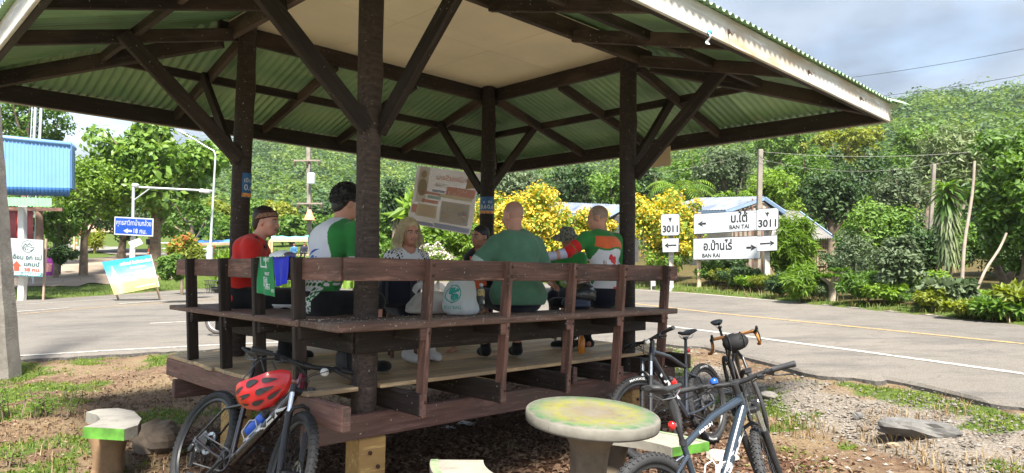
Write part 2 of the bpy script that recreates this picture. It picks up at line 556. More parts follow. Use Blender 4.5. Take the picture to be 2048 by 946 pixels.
# --- road
def asphalt():
 m, nt, b, _ = new_mat('asphalt')
 v = coords(nt, rand=False)
 big = noise(nt, v, 0.28, 5, .6); mid = noise(nt, v, 2.6, 5); fine = noise(nt, v, 70, 3, .7)
 c = ramp(nt, mid, [(0.25, (0.100, 0.090, 0.078)), (0.75, (0.134, 0.121, 0.106))]).outputs[0]
 c = mixc(nt, ramp(nt, big, [(0.4, (0, 0, 0)), (0.7, (1, 1, 1))]).outputs[0], c, (0.152, 0.134, 0.113))
 pt = noise(nt, coords(nt, (.35, 1.1, 1), rand=False), 1.1, 6, .7)
 c = mixc(nt, ramp(nt, pt, [(.50, (0, 0, 0)), (.62, (.75, .75, .75))]).outputs[0], c, (0.082, 0.075, 0.067))
 grit = noise(nt, v, 26, 4, .8)
 c = mixc(nt, ramp(nt, grit, [(.60, (0, 0, 0)), (.70, (.7, .7, .7))]).outputs[0], c, (0.20, 0.18, 0.155))
 f2 = ramp(nt, fine, [(0.3, (0.5, 0.5, 0.5)), (0.7, (1.35, 1.35, 1.35))]).outputs[0]
 c = mixc(nt, 1.0, c, f2, 'MULTIPLY')
 vo = N(nt, 'ShaderNodeTexVoronoi', feature='DISTANCE_TO_EDGE', Scale=0.45)
 wv = nt.nodes.new('ShaderNodeVectorMath'); wv.operation = 'ADD'
 nz = nt.nodes.new('ShaderNodeTexNoise'); nz.inputs['Scale'].default_value = 1.5; nz.inputs['Detail'].default_value = 5
 nt.links.new(v, nz.inputs['Vector']); nt.links.new(v, wv.inputs[0]); nt.links.new(nz.outputs['Color'], wv.inputs[1]); nt.links.new(wv.outputs[0], vo.inputs['Vector'])
 cr = ramp(nt, vo.outputs['Distance'], [(0.004, (1, 1, 1)), (0.012, (0, 0, 0))]).outputs[0]
 k = nt.nodes.new('ShaderNodeMath'); k.operation = 'MULTIPLY'; k.inputs[1].default_value = .35; nt.links.new(cr, k.inputs[0])
 c = mixc(nt, k.outputs[0], c, (0.06, 0.055, 0.05))
 nt.links.new(c, b.inputs['Base Color'])
 b.inputs['Roughness'].default_value = 0.85; b.inputs['Specular IOR Level'].default_value = 0.25
 bump(nt, b, fine, 0.5, 0.01)
 return m
M_ASPH = asphalt()

def build_road():
 xs = np.concatenate([np.linspace(-70, -18, 30), np.linspace(-17.6, 18, 420), np.linspace(18.4, 26, 8)])
 nv = 44
 X = np.repeat(xs[:, None], nv + 1, 1)
 ne = near_y(xs) + (fbm(xs, xs * 0, 2.2, 5) - .5) * .75 * sstep((xs - 2.2) / 1.0) + (fbm(xs, xs * 0, 5, 8) - .5) * .26
 fe = far_y(xs) + (fbm(xs, xs * 0, 1.1, 6) - .5) * .5
 t = np.linspace(0, 1, nv + 1) ** 1.3
 Y = ne[:, None] + (fe - ne)[:, None] * t[None]
 Z = road_z(X, Y) - .03 * (t[None] < 1e-6)
 V = np.stack([X, Y, Z], -1).reshape(-1, 3)
 n = nv + 1; i, j = np.meshgrid(np.arange(len(xs) - 1), np.arange(nv), indexing='ij')
 q = (i * n + j).ravel(); F = np.stack([q, q + n, q + n + 1, q + 1], -1)
 # broken edge: a ragged skirt down to the ground
 k = len(V)
 sk = np.stack([xs, ne - .03 + (fbm(xs, xs, 9, 2) - .5) * .1, ground_z(xs, ne - .06) - .06], -1)
 V = np.concatenate([V, sk]); i = np.arange(len(xs) - 1)
 F = np.concatenate([F, np.stack([i * n, k + i, k + i + 1, (i + 1) * n], -1)])
 mi = np.zeros(len(F), int); mi[-len(i):] = 1
 edge = plain('asphalt edge', (0.05, 0.045, 0.04), 0.95, var=.5, scale=25, bmp=.6)
 return tag(link_mesh('road', np_mesh('road', V, F, [M_ASPH, edge], mi)), kind='structure')
build_road()

def paint(name, col, wear):
 m, nt, b, out = new_mat(name)
 v = coords(nt, rand=False)
 f = noise(nt, v, 14, 5, .7)
 c = mixc(nt, ramp(nt, f, [(wear - .06, (1, 1, 1)), (wear + .06, (0, 0, 0))]).outputs[0], col, (0.122, 0.11, 0.096))
 nt.links.new(c, b.inputs['Base Color']); b.inputs['Roughness'].default_value = .7
 return m
M_WHITE_LINE = paint('white road paint', (0.36, 0.34, 0.30), .44)
M_YEL_LINE = paint('yellow road paint', (0.36, 0.22, 0.07), .46)

def line_strip(name, pts, w, mat, up=0.006, dash=None):
 P = [Vector((p.x, p.y, 0)) for p in pts]
 # resample
 out = []
 for a, b in zip(P[:-1], P[1:]):
  L = (b - a).length; k = max(1, int(L / .5))
  out += [a.lerp(b, i / k) for i in range(k)]
 out.append(P[-1])
 mb = MB(); acc = 0
 for a, b in zip(out[:-1], out[1:]):
  d = (b - a); L = d.length; d.normalize(); n = Vector((-d.y, d.x, 0)) * w / 2
  acc += L
  if dash and (acc % (dash[0] + dash[1])) > dash[0]: continue
  q = [a + n, a - n, b - n, b + n]
  mb.add([(v.x, v.y, float(road_z(v.x, v.y)) + up) for v in q], [(0, 1, 2, 3)])
 o = mb.build(name, mat)
 return tag(o, kind='structure')
R_ = lambda L: [on_road(*p) for p in L]
line_strip('road_edge_line', R_([(20, 713), (240, 700), (440, 690), (600, 683)]), .13, M_WHITE_LINE)
line_strip('road_edge_line', R_([(1330, 652), (1420, 663), (1560, 682), (1700, 700), (1860, 722), (2048, 748), (2200, 772)]), .13, M_WHITE_LINE)
line_strip('road_edge_line', R_([(20, 610), (210, 599), (380, 588), (600, 574)]), .12, M_WHITE_LINE)
line_strip('road_edge_line', R_([(1120, 571), (1290, 581), (1400, 588), (1640, 609), (1850, 629), (2048, 648), (2200, 665)]), .12, M_WHITE_LINE)
line_strip('road_centre_line', R_([(20, 630), (210, 614), (385, 601), (560, 590)]), .12, M_YEL_LINE)
line_strip('road_centre_line', R_([(1120, 590), (1290, 610), (1420, 625), (1700, 653), (2048, 688), (2200, 706)]), .12, M_YEL_LINE)
line_strip('road_lane_dash', R_([(300, 647), (455, 639)]), .13, M_WHITE_LINE)
line_strip('road_lane_dash', R_([(20, 625), (385, 597)]), .16, M_WHITE_LINE, up=.012, dash=(1.6, 1.6))

# --- dirt forecourt and side lane across the road
def sheet(name, px_pts, mat, lift=.03, n=24):
 """a patch of ground outlined in the photograph, draped on the terrain"""
 P = [hit(*p) for p in px_pts]
 poly = [(p.x, p.y) for p in P]
 x0, x1 = min(p[0] for p in poly), max(p[0] for p in poly); y0, y1 = min(p[1] for p in poly), max(p[1] for p in poly)
 def inside(x, y):
  c = False; j = len(poly) - 1
  for i in range(len(poly)):
   if (poly[i][1] > y) != (poly[j][1] > y) and x < (poly[j][0] - poly[i][0]) * (y - poly[i][1]) / (poly[j][1] - poly[i][1]) + poly[i][0]: c = not c
   j = i
  return c
 mb = MB(); st = max((x1 - x0), (y1 - y0)) / 90
 nx, ny = int((x1 - x0) / st) + 1, int((y1 - y0) / st) + 1
 idx = {}
 for i in range(nx + 1):
  for j in range(ny + 1):
   x, y = x0 + i * st, y0 + j * st
   idx[i, j] = len(mb.v); mb.v.append((x, y, float(ground_z(x, y)) + lift))
 jit = [random.uniform(-.4, .4) for _ in range(200)]
 for i in range(nx):
  for j in range(ny):
   if inside(x0 + (i + .5) * st + jit[(i * 7 + j) % 200] * st * 2, y0 + (j + .5) * st + jit[(i + j * 11) % 200] * st * 2):
    mb.f.append((idx[i, j], idx[i + 1, j], idx[i + 1, j + 1], idx[i, j + 1])); mb.m.append(0); mb.sm.append(True)
 return tag(mb.build(name, mat), kind='structure')
M_DIRT = plain('pale dirt', (0.21, 0.16, 0.115), .95, var=.35, scale=.35, bmp=.4)
M_LANE = plain('concrete lane', (0.165, 0.15, 0.135), .9, var=.15, scale=.6, bmp=.3)
sheet('dirt_forecourt', [(20, 577), (120, 574), (215, 568), (330, 560), (400, 545), (420, 522), (330, 505), (230, 513), (150, 520), (60, 530), (-60, 560)], M_DIRT, .03)
sheet('side_lane', [(110, 493), (140, 490), (240, 497), (330, 505), (470, 513), (700, 512), (980, 528), (980, 546), (700, 530), (440, 528), (320, 516), (210, 508)], M_LANE, .06)

# --- wooded hills
def hill_profile(px):
 return np.interp(px, [-900, -300, 0, 160, 330, 440, 520, 620, 720, 860, 1000, 1200, 1450, 1620, 1800, 1900, 2048, 2400, 3200],
                     [430, 400, 372, 350, 312, 297, 288, 292, 305, 320, 322, 290, 250, 232, 212, 203, 190, 200, 330])
LEAF_ALBEDO = 0.72
def leaf_mat(name, dark, mid, light, trans=.35, rough=.55, ns=.85):
 m, nt, b, out = new_mat(name)
 dark, mid, light = [tuple(x * LEAF_ALBEDO for x in c) for c in (dark, mid, light)]
 g = nt.nodes.new('ShaderNodeNewGeometry')
 oi = nt.nodes.new('ShaderNodeObjectInfo')
 nz = noise(nt, coords(nt, rand=ns > .3), ns, 3, .6)
 a1 = N(nt, 'ShaderNodeMath', operation='MULTIPLY_ADD'); a1.inputs[1].default_value = 1.5; a1.inputs[2].default_value = -.63; nt.links.new(nz, a1.inputs[0])
 a2 = N(nt, 'ShaderNodeMath', operation='MULTIPLY_ADD'); a2.inputs[1].default_value = .58; nt.links.new(g.outputs['Random Per Island'], a2.inputs[0]); nt.links.new(a1.outputs[0], a2.inputs[2])
 a3 = N(nt, 'ShaderNodeMath', operation='MULTIPLY_ADD'); a3.inputs[1].default_value = .3; nt.links.new(oi.outputs['Random'], a3.inputs[0]); nt.links.new(a2.outputs[0], a3.inputs[2])
 c = ramp(nt, a3.outputs[0], [(0.0, dark), (0.5, mid), (1.0, light)]).outputs[0]
 nt.links.new(c, b.inputs['Base Color'])
 b.inputs['Roughness'].default_value = rough; b.inputs['Specular IOR Level'].default_value = .35
 t = nt.nodes.new('ShaderNodeBsdfTranslucent')
 h = nt.nodes.new('ShaderNodeHueSaturation'); h.inputs['Value'].default_value = 1.5; h.inputs['Saturation'].default_value = 1.1; h.inputs['Hue'].default_value = .49
 nt.links.new(c, h.inputs['Color']); nt.links.new(h.outputs[0], t.inputs['Color'])
 mx = nt.nodes.new('ShaderNodeMixShader'); mx.inputs[0].default_value = trans
 nt.links.new(b.outputs[0], mx.inputs[1]); nt.links.new(t.outputs[0], mx.inputs[2]); nt.links.new(mx.outputs[0], out.inputs[0])
 return m

def leaf_cloud(centers, radii, per, size, squash=.75, r=rng, droop=.25, aspect=2.0, jit=.55):
 """leaf quads on clumps: centers (n,3), radii (n,), per leaves on each clump"""
 n = len(centers) * per
 c = np.repeat(centers, per, 0); R = np.repeat(radii, per)
 d = r.normal(size=(n, 3)); d /= np.linalg.norm(d, axis=1)[:, None] + 1e-9
 rad = R * (0.55 + .5 * r.random(n))
 p = c + d * rad[:, None] * np.array([1, 1, squash])
 nrm = d * .8 + r.normal(size=(n, 3)) * jit + np.array([0, 0, .55]); nrm /= np.linalg.norm(nrm, axis=1)[:, None] + 1e-9
 t = np.cross(nrm, r.normal(size=(n, 3))); t[:, 2] -= droop; t -= nrm * (t * nrm).sum(1)[:, None]
 t /= np.linalg.norm(t, axis=1)[:, None] + 1e-9
 b = np.cross(nrm, t)
 s = size * (0.6 + .8 * r.random(n))[:, None]
 w = s / aspect
 # a leaf: a kite of two triangles with a bent tip
 tip = p + t * s * 1.0 - nrm * s * .18
 V = np.stack([p, p + t * s * .42 + b * w * .5, tip, p + t * s * .42 - b * w * .5], 1).reshape(-1, 3)
 F = (np.arange(n)[:, None] * 4 + np.array([0, 1, 2, 3])[None])
 return V, F

M_HILL_LEAF = leaf_mat('hillside leaves', (0.06, 0.12, 0.022), (0.11, 0.20, 0.035), (0.17, 0.27, 0.05), .35, ns=.05)
M_HILL_LEAF2 = leaf_mat('darker hillside leaves', (0.03, 0.07, 0.026), (0.05, 0.105, 0.035), (0.08, 0.15, 0.045), .3, ns=.05)
M_HILL_LEAF3 = leaf_mat('pale hillside leaves', (.11, .17, .03), (.17, .25, .045), (.24, .32, .07), .35, ns=.05)
M_HILL = plain('hillside', (0.06, 0.11, 0.025), .95, var=.4, scale=.15)

def build_hills():
 pxs = np.linspace(-900, 3200, 150); rs = np.concatenate([np.linspace(0, 1, 34)])
 az = np.arctan2(pxs - 1024, F_PX)
 hor = 530.7 + .01326 * pxs
 V = [];
 r0 = np.interp(pxs, [-900, 300, 1000, 1500, 3200], [150, 120, 110, 95, 95]); r1 = np.interp(pxs, [-900, 300, 1000, 1500, 3200], [330, 320, 330, 270, 240])
 top = (hor - hill_profile(pxs)) / F_PX * np.cos(az) * 1.0
 def surf(k, t):
  rr = r0[k] + (r1[k] - r0[k]) * t
  z1 = top[k] * r1[k] + CAM_H
  zb = float(ground_z(sin(az[k]) * r0[k], min(cos(az[k]) * r0[k], 90)))
  zb = max(zb, 2.0)
  z = zb + (z1 - zb) * (t ** 1.05) * (1 if t <= 1 else 1)
  x, y = sin(az[k]) * rr, cos(az[k]) * rr
  z += 4.0 * (float(fbm(np.array([x]), np.array([y]), .02, 4)[0]) - .5) * min(1, t * 3) * (1 - .6 * t)
  return x, y, z
 for k in range(len(pxs)):
  for t in rs: V.append(surf(k, t))
  x, y, z = surf(k, 1.0); V.append((x * 1.5, y * 1.5, -5))
 n = len(rs) + 1
 i, j = np.meshgrid(np.arange(len(pxs) - 1), np.arange(n - 1), indexing='ij'); q = (i * n + j).ravel()
 F = np.stack([q, q + n, q + n + 1, q + 1], -1)
 tag(link_mesh('hills', np_mesh('hills', np.array(V), F, M_HILL, smooth=True)), kind='structure')
 r = np.random.default_rng(11)
 for name, mt, cnt in (('hillside_forest', M_HILL_LEAF, 2300), ('hillside_forest', M_HILL_LEAF2, 2500), ('hillside_forest', M_HILL_LEAF3, 900)):
  C = []; R = []
  for _ in range(cnt):
   fk = r.uniform(20, len(pxs) - 22); k = int(fk)
   t = r.random() ** .8 * 1.0
   x, y, z = surf(k, t); x2, y2, z2 = surf(k + 1, t); w = fk - k
   s = r.uniform(1.6, 4.2) * (1.4 if r.random() < .10 else 1)
   C.append((x + (x2 - x) * w, y + (y2 - y) * w, z + (z2 - z) * w + s * .55)); R.append(s)
  Vv, Ff = leaf_cloud(np.array(C), np.array(R), 120, .95, .95, r, aspect=1.4, jit=.22)
  tag(link_mesh(name, np_mesh(name, Vv, Ff, mt)), 'dense green forest covering the hillside behind the village', 'forest', kind='stuff')
build_hills()
# ------------------------------------------------------------------ pavilion
ZF = 0.838                       # floor above the ground
PSR, PSL = 3.032, 2.095          # post spacing along local x and y
ZB, ZE, OE = ZF + 2.891, ZF + 2.342, 1.862
M_WDARK = wood('dark stained timber', (0.016, 0.012, 0.010), (0.05, 0.036, 0.03), specks=.4, rough=.75)
M_WROOF = wood('roof timber', (0.018, 0.013, 0.011), (0.055, 0.038, 0.031), specks=.55, rough=.75, worn=(0.095, 0.064, 0.050))
M_WRAIL = wood('red brown rail timber', (0.08, 0.040, 0.030), (0.25, 0.132, 0.102), specks=.7, rough=.7, worn=(0.07, 0.044, 0.035), bmp=.5)
M_WSEAT = wood('worn bench timber', (0.07, 0.04, 0.03), (0.21, 0.125, 0.095), specks=1.05, rough=.75, worn=(0.15, 0.115, 0.09), bmp=.6)
M_WPOST = wood('post timber', (0.030, 0.022, 0.018), (0.10, 0.072, 0.06), specks=.3, rough=.8, bmp=.7)
M_WFLOOR = wood('pale floor plank', (0.30, 0.20, 0.11), (0.52, 0.38, 0.22), specks=.1, rough=.7, worn=(0.30, 0.225, 0.145))
M_WRIM = wood('faded maroon timber', (0.075, 0.04, 0.034), (0.185, 0.105, 0.088), specks=.6, rough=.8, worn=(0.10, 0.07, 0.058))
M_FASCIA = wood('white fascia paint', (0.42, 0.385, 0.33), (0.66, 0.63, 0.565), rough=.6, worn=(0.42, 0.30, 0.19), bmp=.15)
M_CEIL = plain('cream ceiling board', (0.92, 0.79, 0.60), .7, var=.08, scale=1.3)
def _stains():
 nt = M_CEIL.node_tree; b = nt.nodes['Principled BSDF']; src = b.inputs['Base Color'].links[0].from_socket
 v = coords(nt, (1, 1, 1)); k = ramp(nt, noise(nt, v, 3.5, 8, .8), [(.62, (0, 0, 0)), (.80, (.55, .55, .55))]).outputs[0]
 nt.links.new(mixc(nt, k, src, (.42, .28, .15)), b.inputs['Base Color'])
_stains()
M_YBLOCK = wood('yellow painted footing', (0.42, 0.25, 0.085), (0.62, 0.41, 0.16), specks=.2, rough=.6, worn=(0.42, 0.25, 0.10))
def sheet_metal():
 m, nt, b, _ = new_mat('green roof sheet')
 v = coords(nt, (1, 1, 1))
 f = noise(nt, v, 1.6, 4)
 c = ramp(nt, f, [(0.3, (0.21, 0.37, 0.20)), (0.7, (0.32, 0.50, 0.29))]).outputs[0]
 st = ramp(nt, noise(nt, v, 4, 6, .75), [(0.55, (0, 0, 0)), (0.78, (1, 1, 1))]).outputs[0]
 c = mixc(nt, st, c, (0.42, 0.50, 0.30))
 oi = nt.nodes.new('ShaderNodeObjectInfo')
 c = mixc(nt, 1.0, c, ramp(nt, oi.outputs['Random'], [(0, (.72, .74, .72)), (1, (1.18, 1.15, 1.12))]).outputs[0], 'MULTIPLY')
 ru = ramp(nt, noise(nt, v, 2.3, 7, .8), [(.60, (0, 0, 0)), (.74, (.85, .85, .85))]).outputs[0]
 c = mixc(nt, ru, c, (.17, .15, .085))
 nt.links.new(c, b.inputs['Base Color'])
 b.inputs['Roughness'].default_value = .42; b.inputs['Specular IOR Level'].default_value = .6
 return m
M_SHEET = sheet_metal()
M_STEEL = plain('galvanised steel', (0.55, 0.56, 0.57), .4, .8, var=.1)
M_BOLT = plain('rusty bolt', (0.06, 0.03, 0.02), .8)

PAV = empty('pavilion', PAV_N, PAV_YAW, 'open roadside timber pavilion with green corrugated hip roof and bench seats', 'pavilion')

def build_pavilion():
 P = PAV
 # footings
 for a, b in ((0.02, -.02), (PSR + .05, -.02), (0.02, PSL), (PSR + .05, PSL)):
  mb = MB().box((a, b, (ZF - .345) / 2 - .1), (.21, .19, ZF - .345 + .2), None, 0, .012)
  for k, (dx, dz) in enumerate(((-.03, -.1), (.035, -.2))):
   mb.lathe([(.014, 0), (.014, .012), (.001, .016)], 8, Matrix.Translation((a + dx, b - .095, ZF - .345 + dz)) @ Matrix.Rotation(radians(90), 4, 'X'), 1)
  mb.build('footing', [M_YBLOCK, M_BOLT], P)
 # bearers and joists
 for b in (-.1, PSL + .1):
  beam('bearer', (-.5, b, ZF - .26), (3.7, b, ZF - .26), .06, .16, M_WRIM, P)
 for a, e in ((-.43, -.5), (.19, -.42), (.93, -.42), (1.66, -.42), (2.0, -.2), (2.37, -.42), (3.03, -.38), (3.68, -.3)):
  beam('joist', (a, e, ZF - .107), (a, PSL + .42, ZF - .107), .055, .148, M_WRIM if a < 0 else M_WDARK, P)
  MB().box((a, e - .006, ZF - .107), (.05, .012, .142), None, 0, .003).build('joist_end', M_WRIM, P)
 # floor planks
 b0 = -.09; k = 0
 while b0 < PSL + .40:
  w = random.uniform(.135, .175)
  ends = [(-.46, 3.76)] if b0 > .09 or b0 + w < -.2 else [(-.46, -.09), (.10, 3.76)]
  for s, e in ends:
   if e - s > 3:
    j = random.uniform(1.2, 2.4)
    segs = [(s + random.uniform(-.02, .02), j - .002), (j + .002, e + random.uniform(-.03, .03))]
   else: segs = [(s, e)]
   for q0, q1 in segs:
    zz = random.uniform(-.003, .003)
    beam('floor_plank', (q0, b0 + w / 2, ZF - .016 + zz), (q1, b0 + w / 2, ZF - .016 + zz), w - .005, .03, M_WFLOOR, P, ch=.004)
  b0 += w; k += 1
 # posts: slightly uneven logs
 for i, (a, b, r, z0) in enumerate(((0, 0, .085, ZF - .18), (PSR, 0, .081, ZF - .18), (0, PSL, .081, ZF - .18), (PSR, PSL, .085, ZF - .18))):
  mb = MB(); zs = np.linspace(z0, ZB + .155, 26)
  def fn(u, v, a=a, b=b, r=r, i=i):
   z = z0 + (ZB + .155 - z0) * u; an = 2 * pi * v
   rr = r * (1 + .035 * sin(z * 2.1 + i) + .03 * sin(3 * an + z * 1.3 + i) + .02 * sin(7 * an + z * .6)) + (.012 * math.exp(-((z - 2.98 - .15 * i) / .08) ** 2) * max(0, cos(an + .6)))
   return Vector((a + rr * cos(an) + .008 * sin(z * 1.5 + i), b + rr * sin(an), z))
  mb.grid(fn, 30, 18)
  top = [fn(1, j / 18) for j in range(18)]
  mb.add(top, [tuple(range(18))])
  o = mb.build('post', M_WPOST if i == 0 else M_WDARK, P)
 # ring beams on the outer sides of the posts
 o_ = .115
 for p, q in (((-.22, -o_, 0), (PSR + .22, -o_, 0)), ((-.22, PSL + o_, 0), (PSR + .22, PSL + o_, 0)), ((-o_, -o_ + .03, -.003), (-o_, PSL + o_ - .03, -.003)), ((PSR + o_, -o_ + .03, -.003), (PSR + o_, PSL + o_ - .03, -.003))):
  beam('ring_beam', Vector(p) + Vector((0, 0, ZB + .08)), Vector(q) + Vector((0, 0, ZB + .08)), .055, .16, M_WROOF, P)
 # ceiling boards
 nx, ny = 3, 2
 X0, X1, Y0, Y1 = -.142, PSR + .142, -.142, PSL + .142
 for i in range(nx):
  for j in range(ny):
   x0 = X0 + (X1 - X0) * i / nx; x1 = X0 + (X1 - X0) * (i + 1) / nx; y0 = Y0 + (Y1 - Y0) * j / ny; y1 = Y0 + (Y1 - Y0) * (j + 1) / ny
   MB().box(((x0 + x1) / 2, (y0 + y1) / 2, ZB + .165 + random.uniform(-.001, .001)), (x1 - x0 - .008, y1 - y0 - .008, .008)).build('ceiling_panel', M_CEIL, P)
 # rafters, hips, purlins
 sl = (ZB - (ZE + .05)) / OE
 zr = lambda d: ZB - sl * d + .055
 up = .06
 def side_pt(side, s, d, z):
  if side == 0: return Vector((s, -d, z))
  if side == 1: return Vector((s, PSL + d, z))
  if side == 2: return Vector((-d, s, z))
  return Vector((PSR + d, s, z))
 for side in range(4):
  n = 4 if side < 2 else 3; L = PSR if side < 2 else PSL
  for k in range(n):
   s = L * k / (n - 1)
   beam('rafter', side_pt(side, s, .14, zr(.14)), side_pt(side, s, OE - .06, zr(OE - .06)), .05, .11, M_WROOF, P)
  for d in (.95,):
   beam('purlin', side_pt(side, -d + .03, d, zr(d) + .022), side_pt(side, L + d - .03, d, zr(d) + .022), .045, .085, M_WROOF, P)
  # eave beam and the white fascia outside it
  e = OE - .045
  beam('eave_beam', side_pt(side, -e + .03, e, ZE + .085), side_pt(side, L + e - .03, e, ZE + .085), .05, .165, M_WDARK, P)
  e = OE - .004
  beam('fascia', side_pt(side, -e - .01 if side < 2 else -e + .016, e, ZE + .09), side_pt(side, L + e + .01 if side < 2 else L + e - .016, e, ZE + .09), .024, .19, M_FASCIA, P)
  if side == 0:
   for s in (1.6, 2.9, 4.05):
    MB().bar(side_pt(0, s, OE + .008, ZE + .08), side_pt(0, s, OE + .02, ZE + .08), .012, .03).tube([side_pt(0, s, OE + .02, ZE + .085), side_pt(0, s, OE + .04, ZE + .05), side_pt(0, s + .01, OE + .05, ZE + .07)], .004, 6).build('hook', M_BOLT, P)
 for cx, cy, dx, dy in ((0, 0, -1, -1), (PSR, 0, 1, -1), (0, PSL, -1, 1), (PSR, PSL, 1, 1)):
  beam('hip_rafter', (cx + dx * .16, cy + dy * .16, zr(.16) - .01), (cx + dx * (OE - .08), cy + dy * (OE - .08), zr(OE - .08) - .01), .06, .14, M_WROOF, P)
 # corrugated sheets
 zs = lambda d: ZB - sl * d + .055 + .08 + .095 * (1 - d / OE)
 pitch = .082; wsheet = 9 * pitch
 for side in range(4):
  L = PSR if side < 2 else PSL
  lo, hi = -OE - .05, L + OE + .05
  s = lo; idx = 0
  while s < hi - .02:
   e = min(s + wsheet + pitch * .9, hi)
   n = max(3, int((e - s) / pitch * 8)); vs = []
   for i in range(n + 1):
    t = s + (e - s) * i / n
    ph = ((t - lo) / pitch) % 1.0
    wv = (1 - cos(2 * pi * ph)) / 2
    hgt = .022 * min(1, max(0, wv * 1.5 - .2))
    dtop = -max(-OE - .04, min(t, L - t, PSL / 2))
    for d in (OE + .06, dtop * .5 + (OE + .06) * .5, dtop):
     vs.append(side_pt(side, t, d, zs(d) + hgt + .004 * (idx % 2)))
   fs = [(i * 3 + j, (i + 1) * 3 + j, (i + 1) * 3 + j + 1, i * 3 + j + 1) for i in range(n) for j in range(2)]
   MB().add(vs, fs, 0, True).build('roof_sheet', M_SHEET, P)
   s += wsheet; idx += 1
 for cx, cy, dx, dy in ((0, 0, -1, -1), (PSR, 0, 1, -1), (0, PSL, -1, 1), (PSR, PSL, 1, 1)):
  e = OE + .09; m_ = PSL / 2
  p = Vector((cx + dx * e, cy + dy * e, zs(e) + .02)); q = Vector((cx - dx * m_, cy - dy * m_, zs(-m_) + .02))
  side = Vector((-dy, dx, 0)).normalized() * .13
  vs = []
  for w in (p, q): vs += [w - side - Vector((0, 0, .03)), w + Vector((0, 0, .035)), w + side - Vector((0, 0, .03))]
  MB().add(vs, [(0, 1, 4, 3), (1, 2, 5, 4)]).build('hip_cap', M_SHEET, P)
 MB().bar((PSL / 2 - .05, PSL / 2, zs(-PSL / 2) + .05), (PSR - PSL / 2 + .05, PSL / 2, zs(-PSL / 2) + .05), .2, .03).build('ridge_cap', M_SHEET, P)
 # knee braces: two on each post, out to the rafters
 for a, b, ds in ((0, 0, ((-1, 0), (0, -1))), (PSR, 0, ((1, 0), (0, -1))), (0, PSL, ((-1, 0), (0, 1))), (PSR, PSL, ((1, 0), (0, 1)))):
  for dx, dy in ds:
   if (a, b) == (PSR, PSL) or (dx, dy) == (0, 1) or ((dx, dy) == (1, 0)): out, w, h = .9, .05, .10
   else: out, w, h = 1.05, .055, .125
   p0 = Vector((a + dx * .05, b + dy * .05, ZF + 1.76)); p1 = Vector((a + dx * out, b + dy * out, zr(out) + .02))
   off = Vector((-dy, dx, 0)) * .052
   beam('knee_brace', p0 + off, p1 + off, w, h, M_WDARK, P, ch=.008)
 # hanger strut behind the far post
 beam('hanger', (PSR + .17, PSL + .17, ZE + .17), (PSR + .13, PSL + .13, ZB - .04), .07, .05, M_WROOF, P, up=(1, 0, 0))
 # benches
 bs = [(-.35, .25), (-.085, .26)]
 beam('seat_board', (-.49, -.352, ZF + .432), (3.20, -.352, ZF + .432), .252, .048, M_WSEAT, P, ch=.008, wob=.004)
 beam('seat_board', (-.46, -.085, ZF + .430), (3.14, -.085, ZF + .430), .262, .046, M_WSEAT, P, ch=.008, wob=.004)
 beam('seat_board', (-.352, .055, ZF + .429), (-.352, 2.43, ZF + .429), .25, .046, M_WSEAT, P, ch=.008, wob=.004)
 beam('seat_board', (-.085, .055, ZF + .431), (-.085, 2.38, ZF + .431), .262, .046, M_WSEAT, P, ch=.008, wob=.004)
 for c in (PSL - .03, PSL + .235):
  beam('seat_board', (.19, c, ZF + .41), (2.95, c, ZF + .41), .255, .045, M_WSEAT, P, ch=.008)
 beam('seat_bearer', (-.145, -.135, ZF + .315), (3.13, -.135, ZF + .315), .05, .175, M_WDARK, P)
 beam('seat_bearer', (-.135, -.105, ZF + .313), (-.135, 2.2, ZF + .313), .05, .172, M_WDARK, P)
 beam('seat_bearer', (.1, PSL + .11, ZF + .30), (2.95, PSL + .11, ZF + .30), .05, .17, M_WDARK, P)
 for a in (.2, .93, 1.66, 2.33, 3.02):
  beam('seat_arm', (a - .045, -.165, ZF + .365), (a - .045, -.455, ZF + .365), .05, .085, M_WDARK, P)
  MB().box((a - .045, -.461, ZF + .365), (.047, .01, .08), None, 0, .002).build('arm_end', M_WRAIL, P)
  beam('rail_post', (a, -.385, ZF - .19), (a, -.462, ZF + .862), .085, .04, M_WRAIL, P, up=(1, 0, 0), ch=.005)
 for a in (.2, .93, 1.66, 2.33, 3.02):
  for z in (ZF + .82, ZF + .75, ZF + .37, ZF - .09):
   y = -.462 + (ZF + .862 - z) * .0735 - .044
   MB().lathe([(.011, 0), (.010, .006), (0, .009)], 8, Matrix.Translation((a + .004, y, z)) @ Matrix.Rotation(radians(90), 4, 'X')).build('bolt', M_BOLT, P)
 for b in (.12, .72, 1.32, 2.02):
  beam('seat_arm', (-.165, b - .045, ZF + .365), (-.455, b - .045, ZF + .365), .05, .085, M_WDARK, P)
  beam('rail_post', (-.405, b, ZF + .001), (-.462, b - .02, ZF + .862), .085, .045, M_WDARK, P, up=(0, 1, 0), ch=.005)
 beam('backrest_rail', (-.42, -.418, ZF + .788), (3.26, -.418, ZF + .788), .038, .14, M_WRAIL, P, ch=.006, wob=.003)
 beam('backrest_rail', (-.418, -.395, ZF + .786), (-.418, 2.42, ZF + .786), .038, .142, M_WRAIL, P, ch=.006, wob=.003)
 # crumbs and flakes lying on the bench
 mb = MB()
 for _ in range(190):
  x = random.betavariate(1, 2.2) * 3.5 - .45; y = random.uniform(-.46, .03)
  s = random.uniform(.002, .0055)
  mb.box((x, y, ZF + .457 + s * .3), (s * 1.6, s, s * .6), Matrix.Rotation(random.uniform(0, 3), 3, 'Z'))
 tag(mb.build('crumbs', plain('pale crumbs', (.6, .56, .48), .9), P), kind='stuff')
build_pavilion()
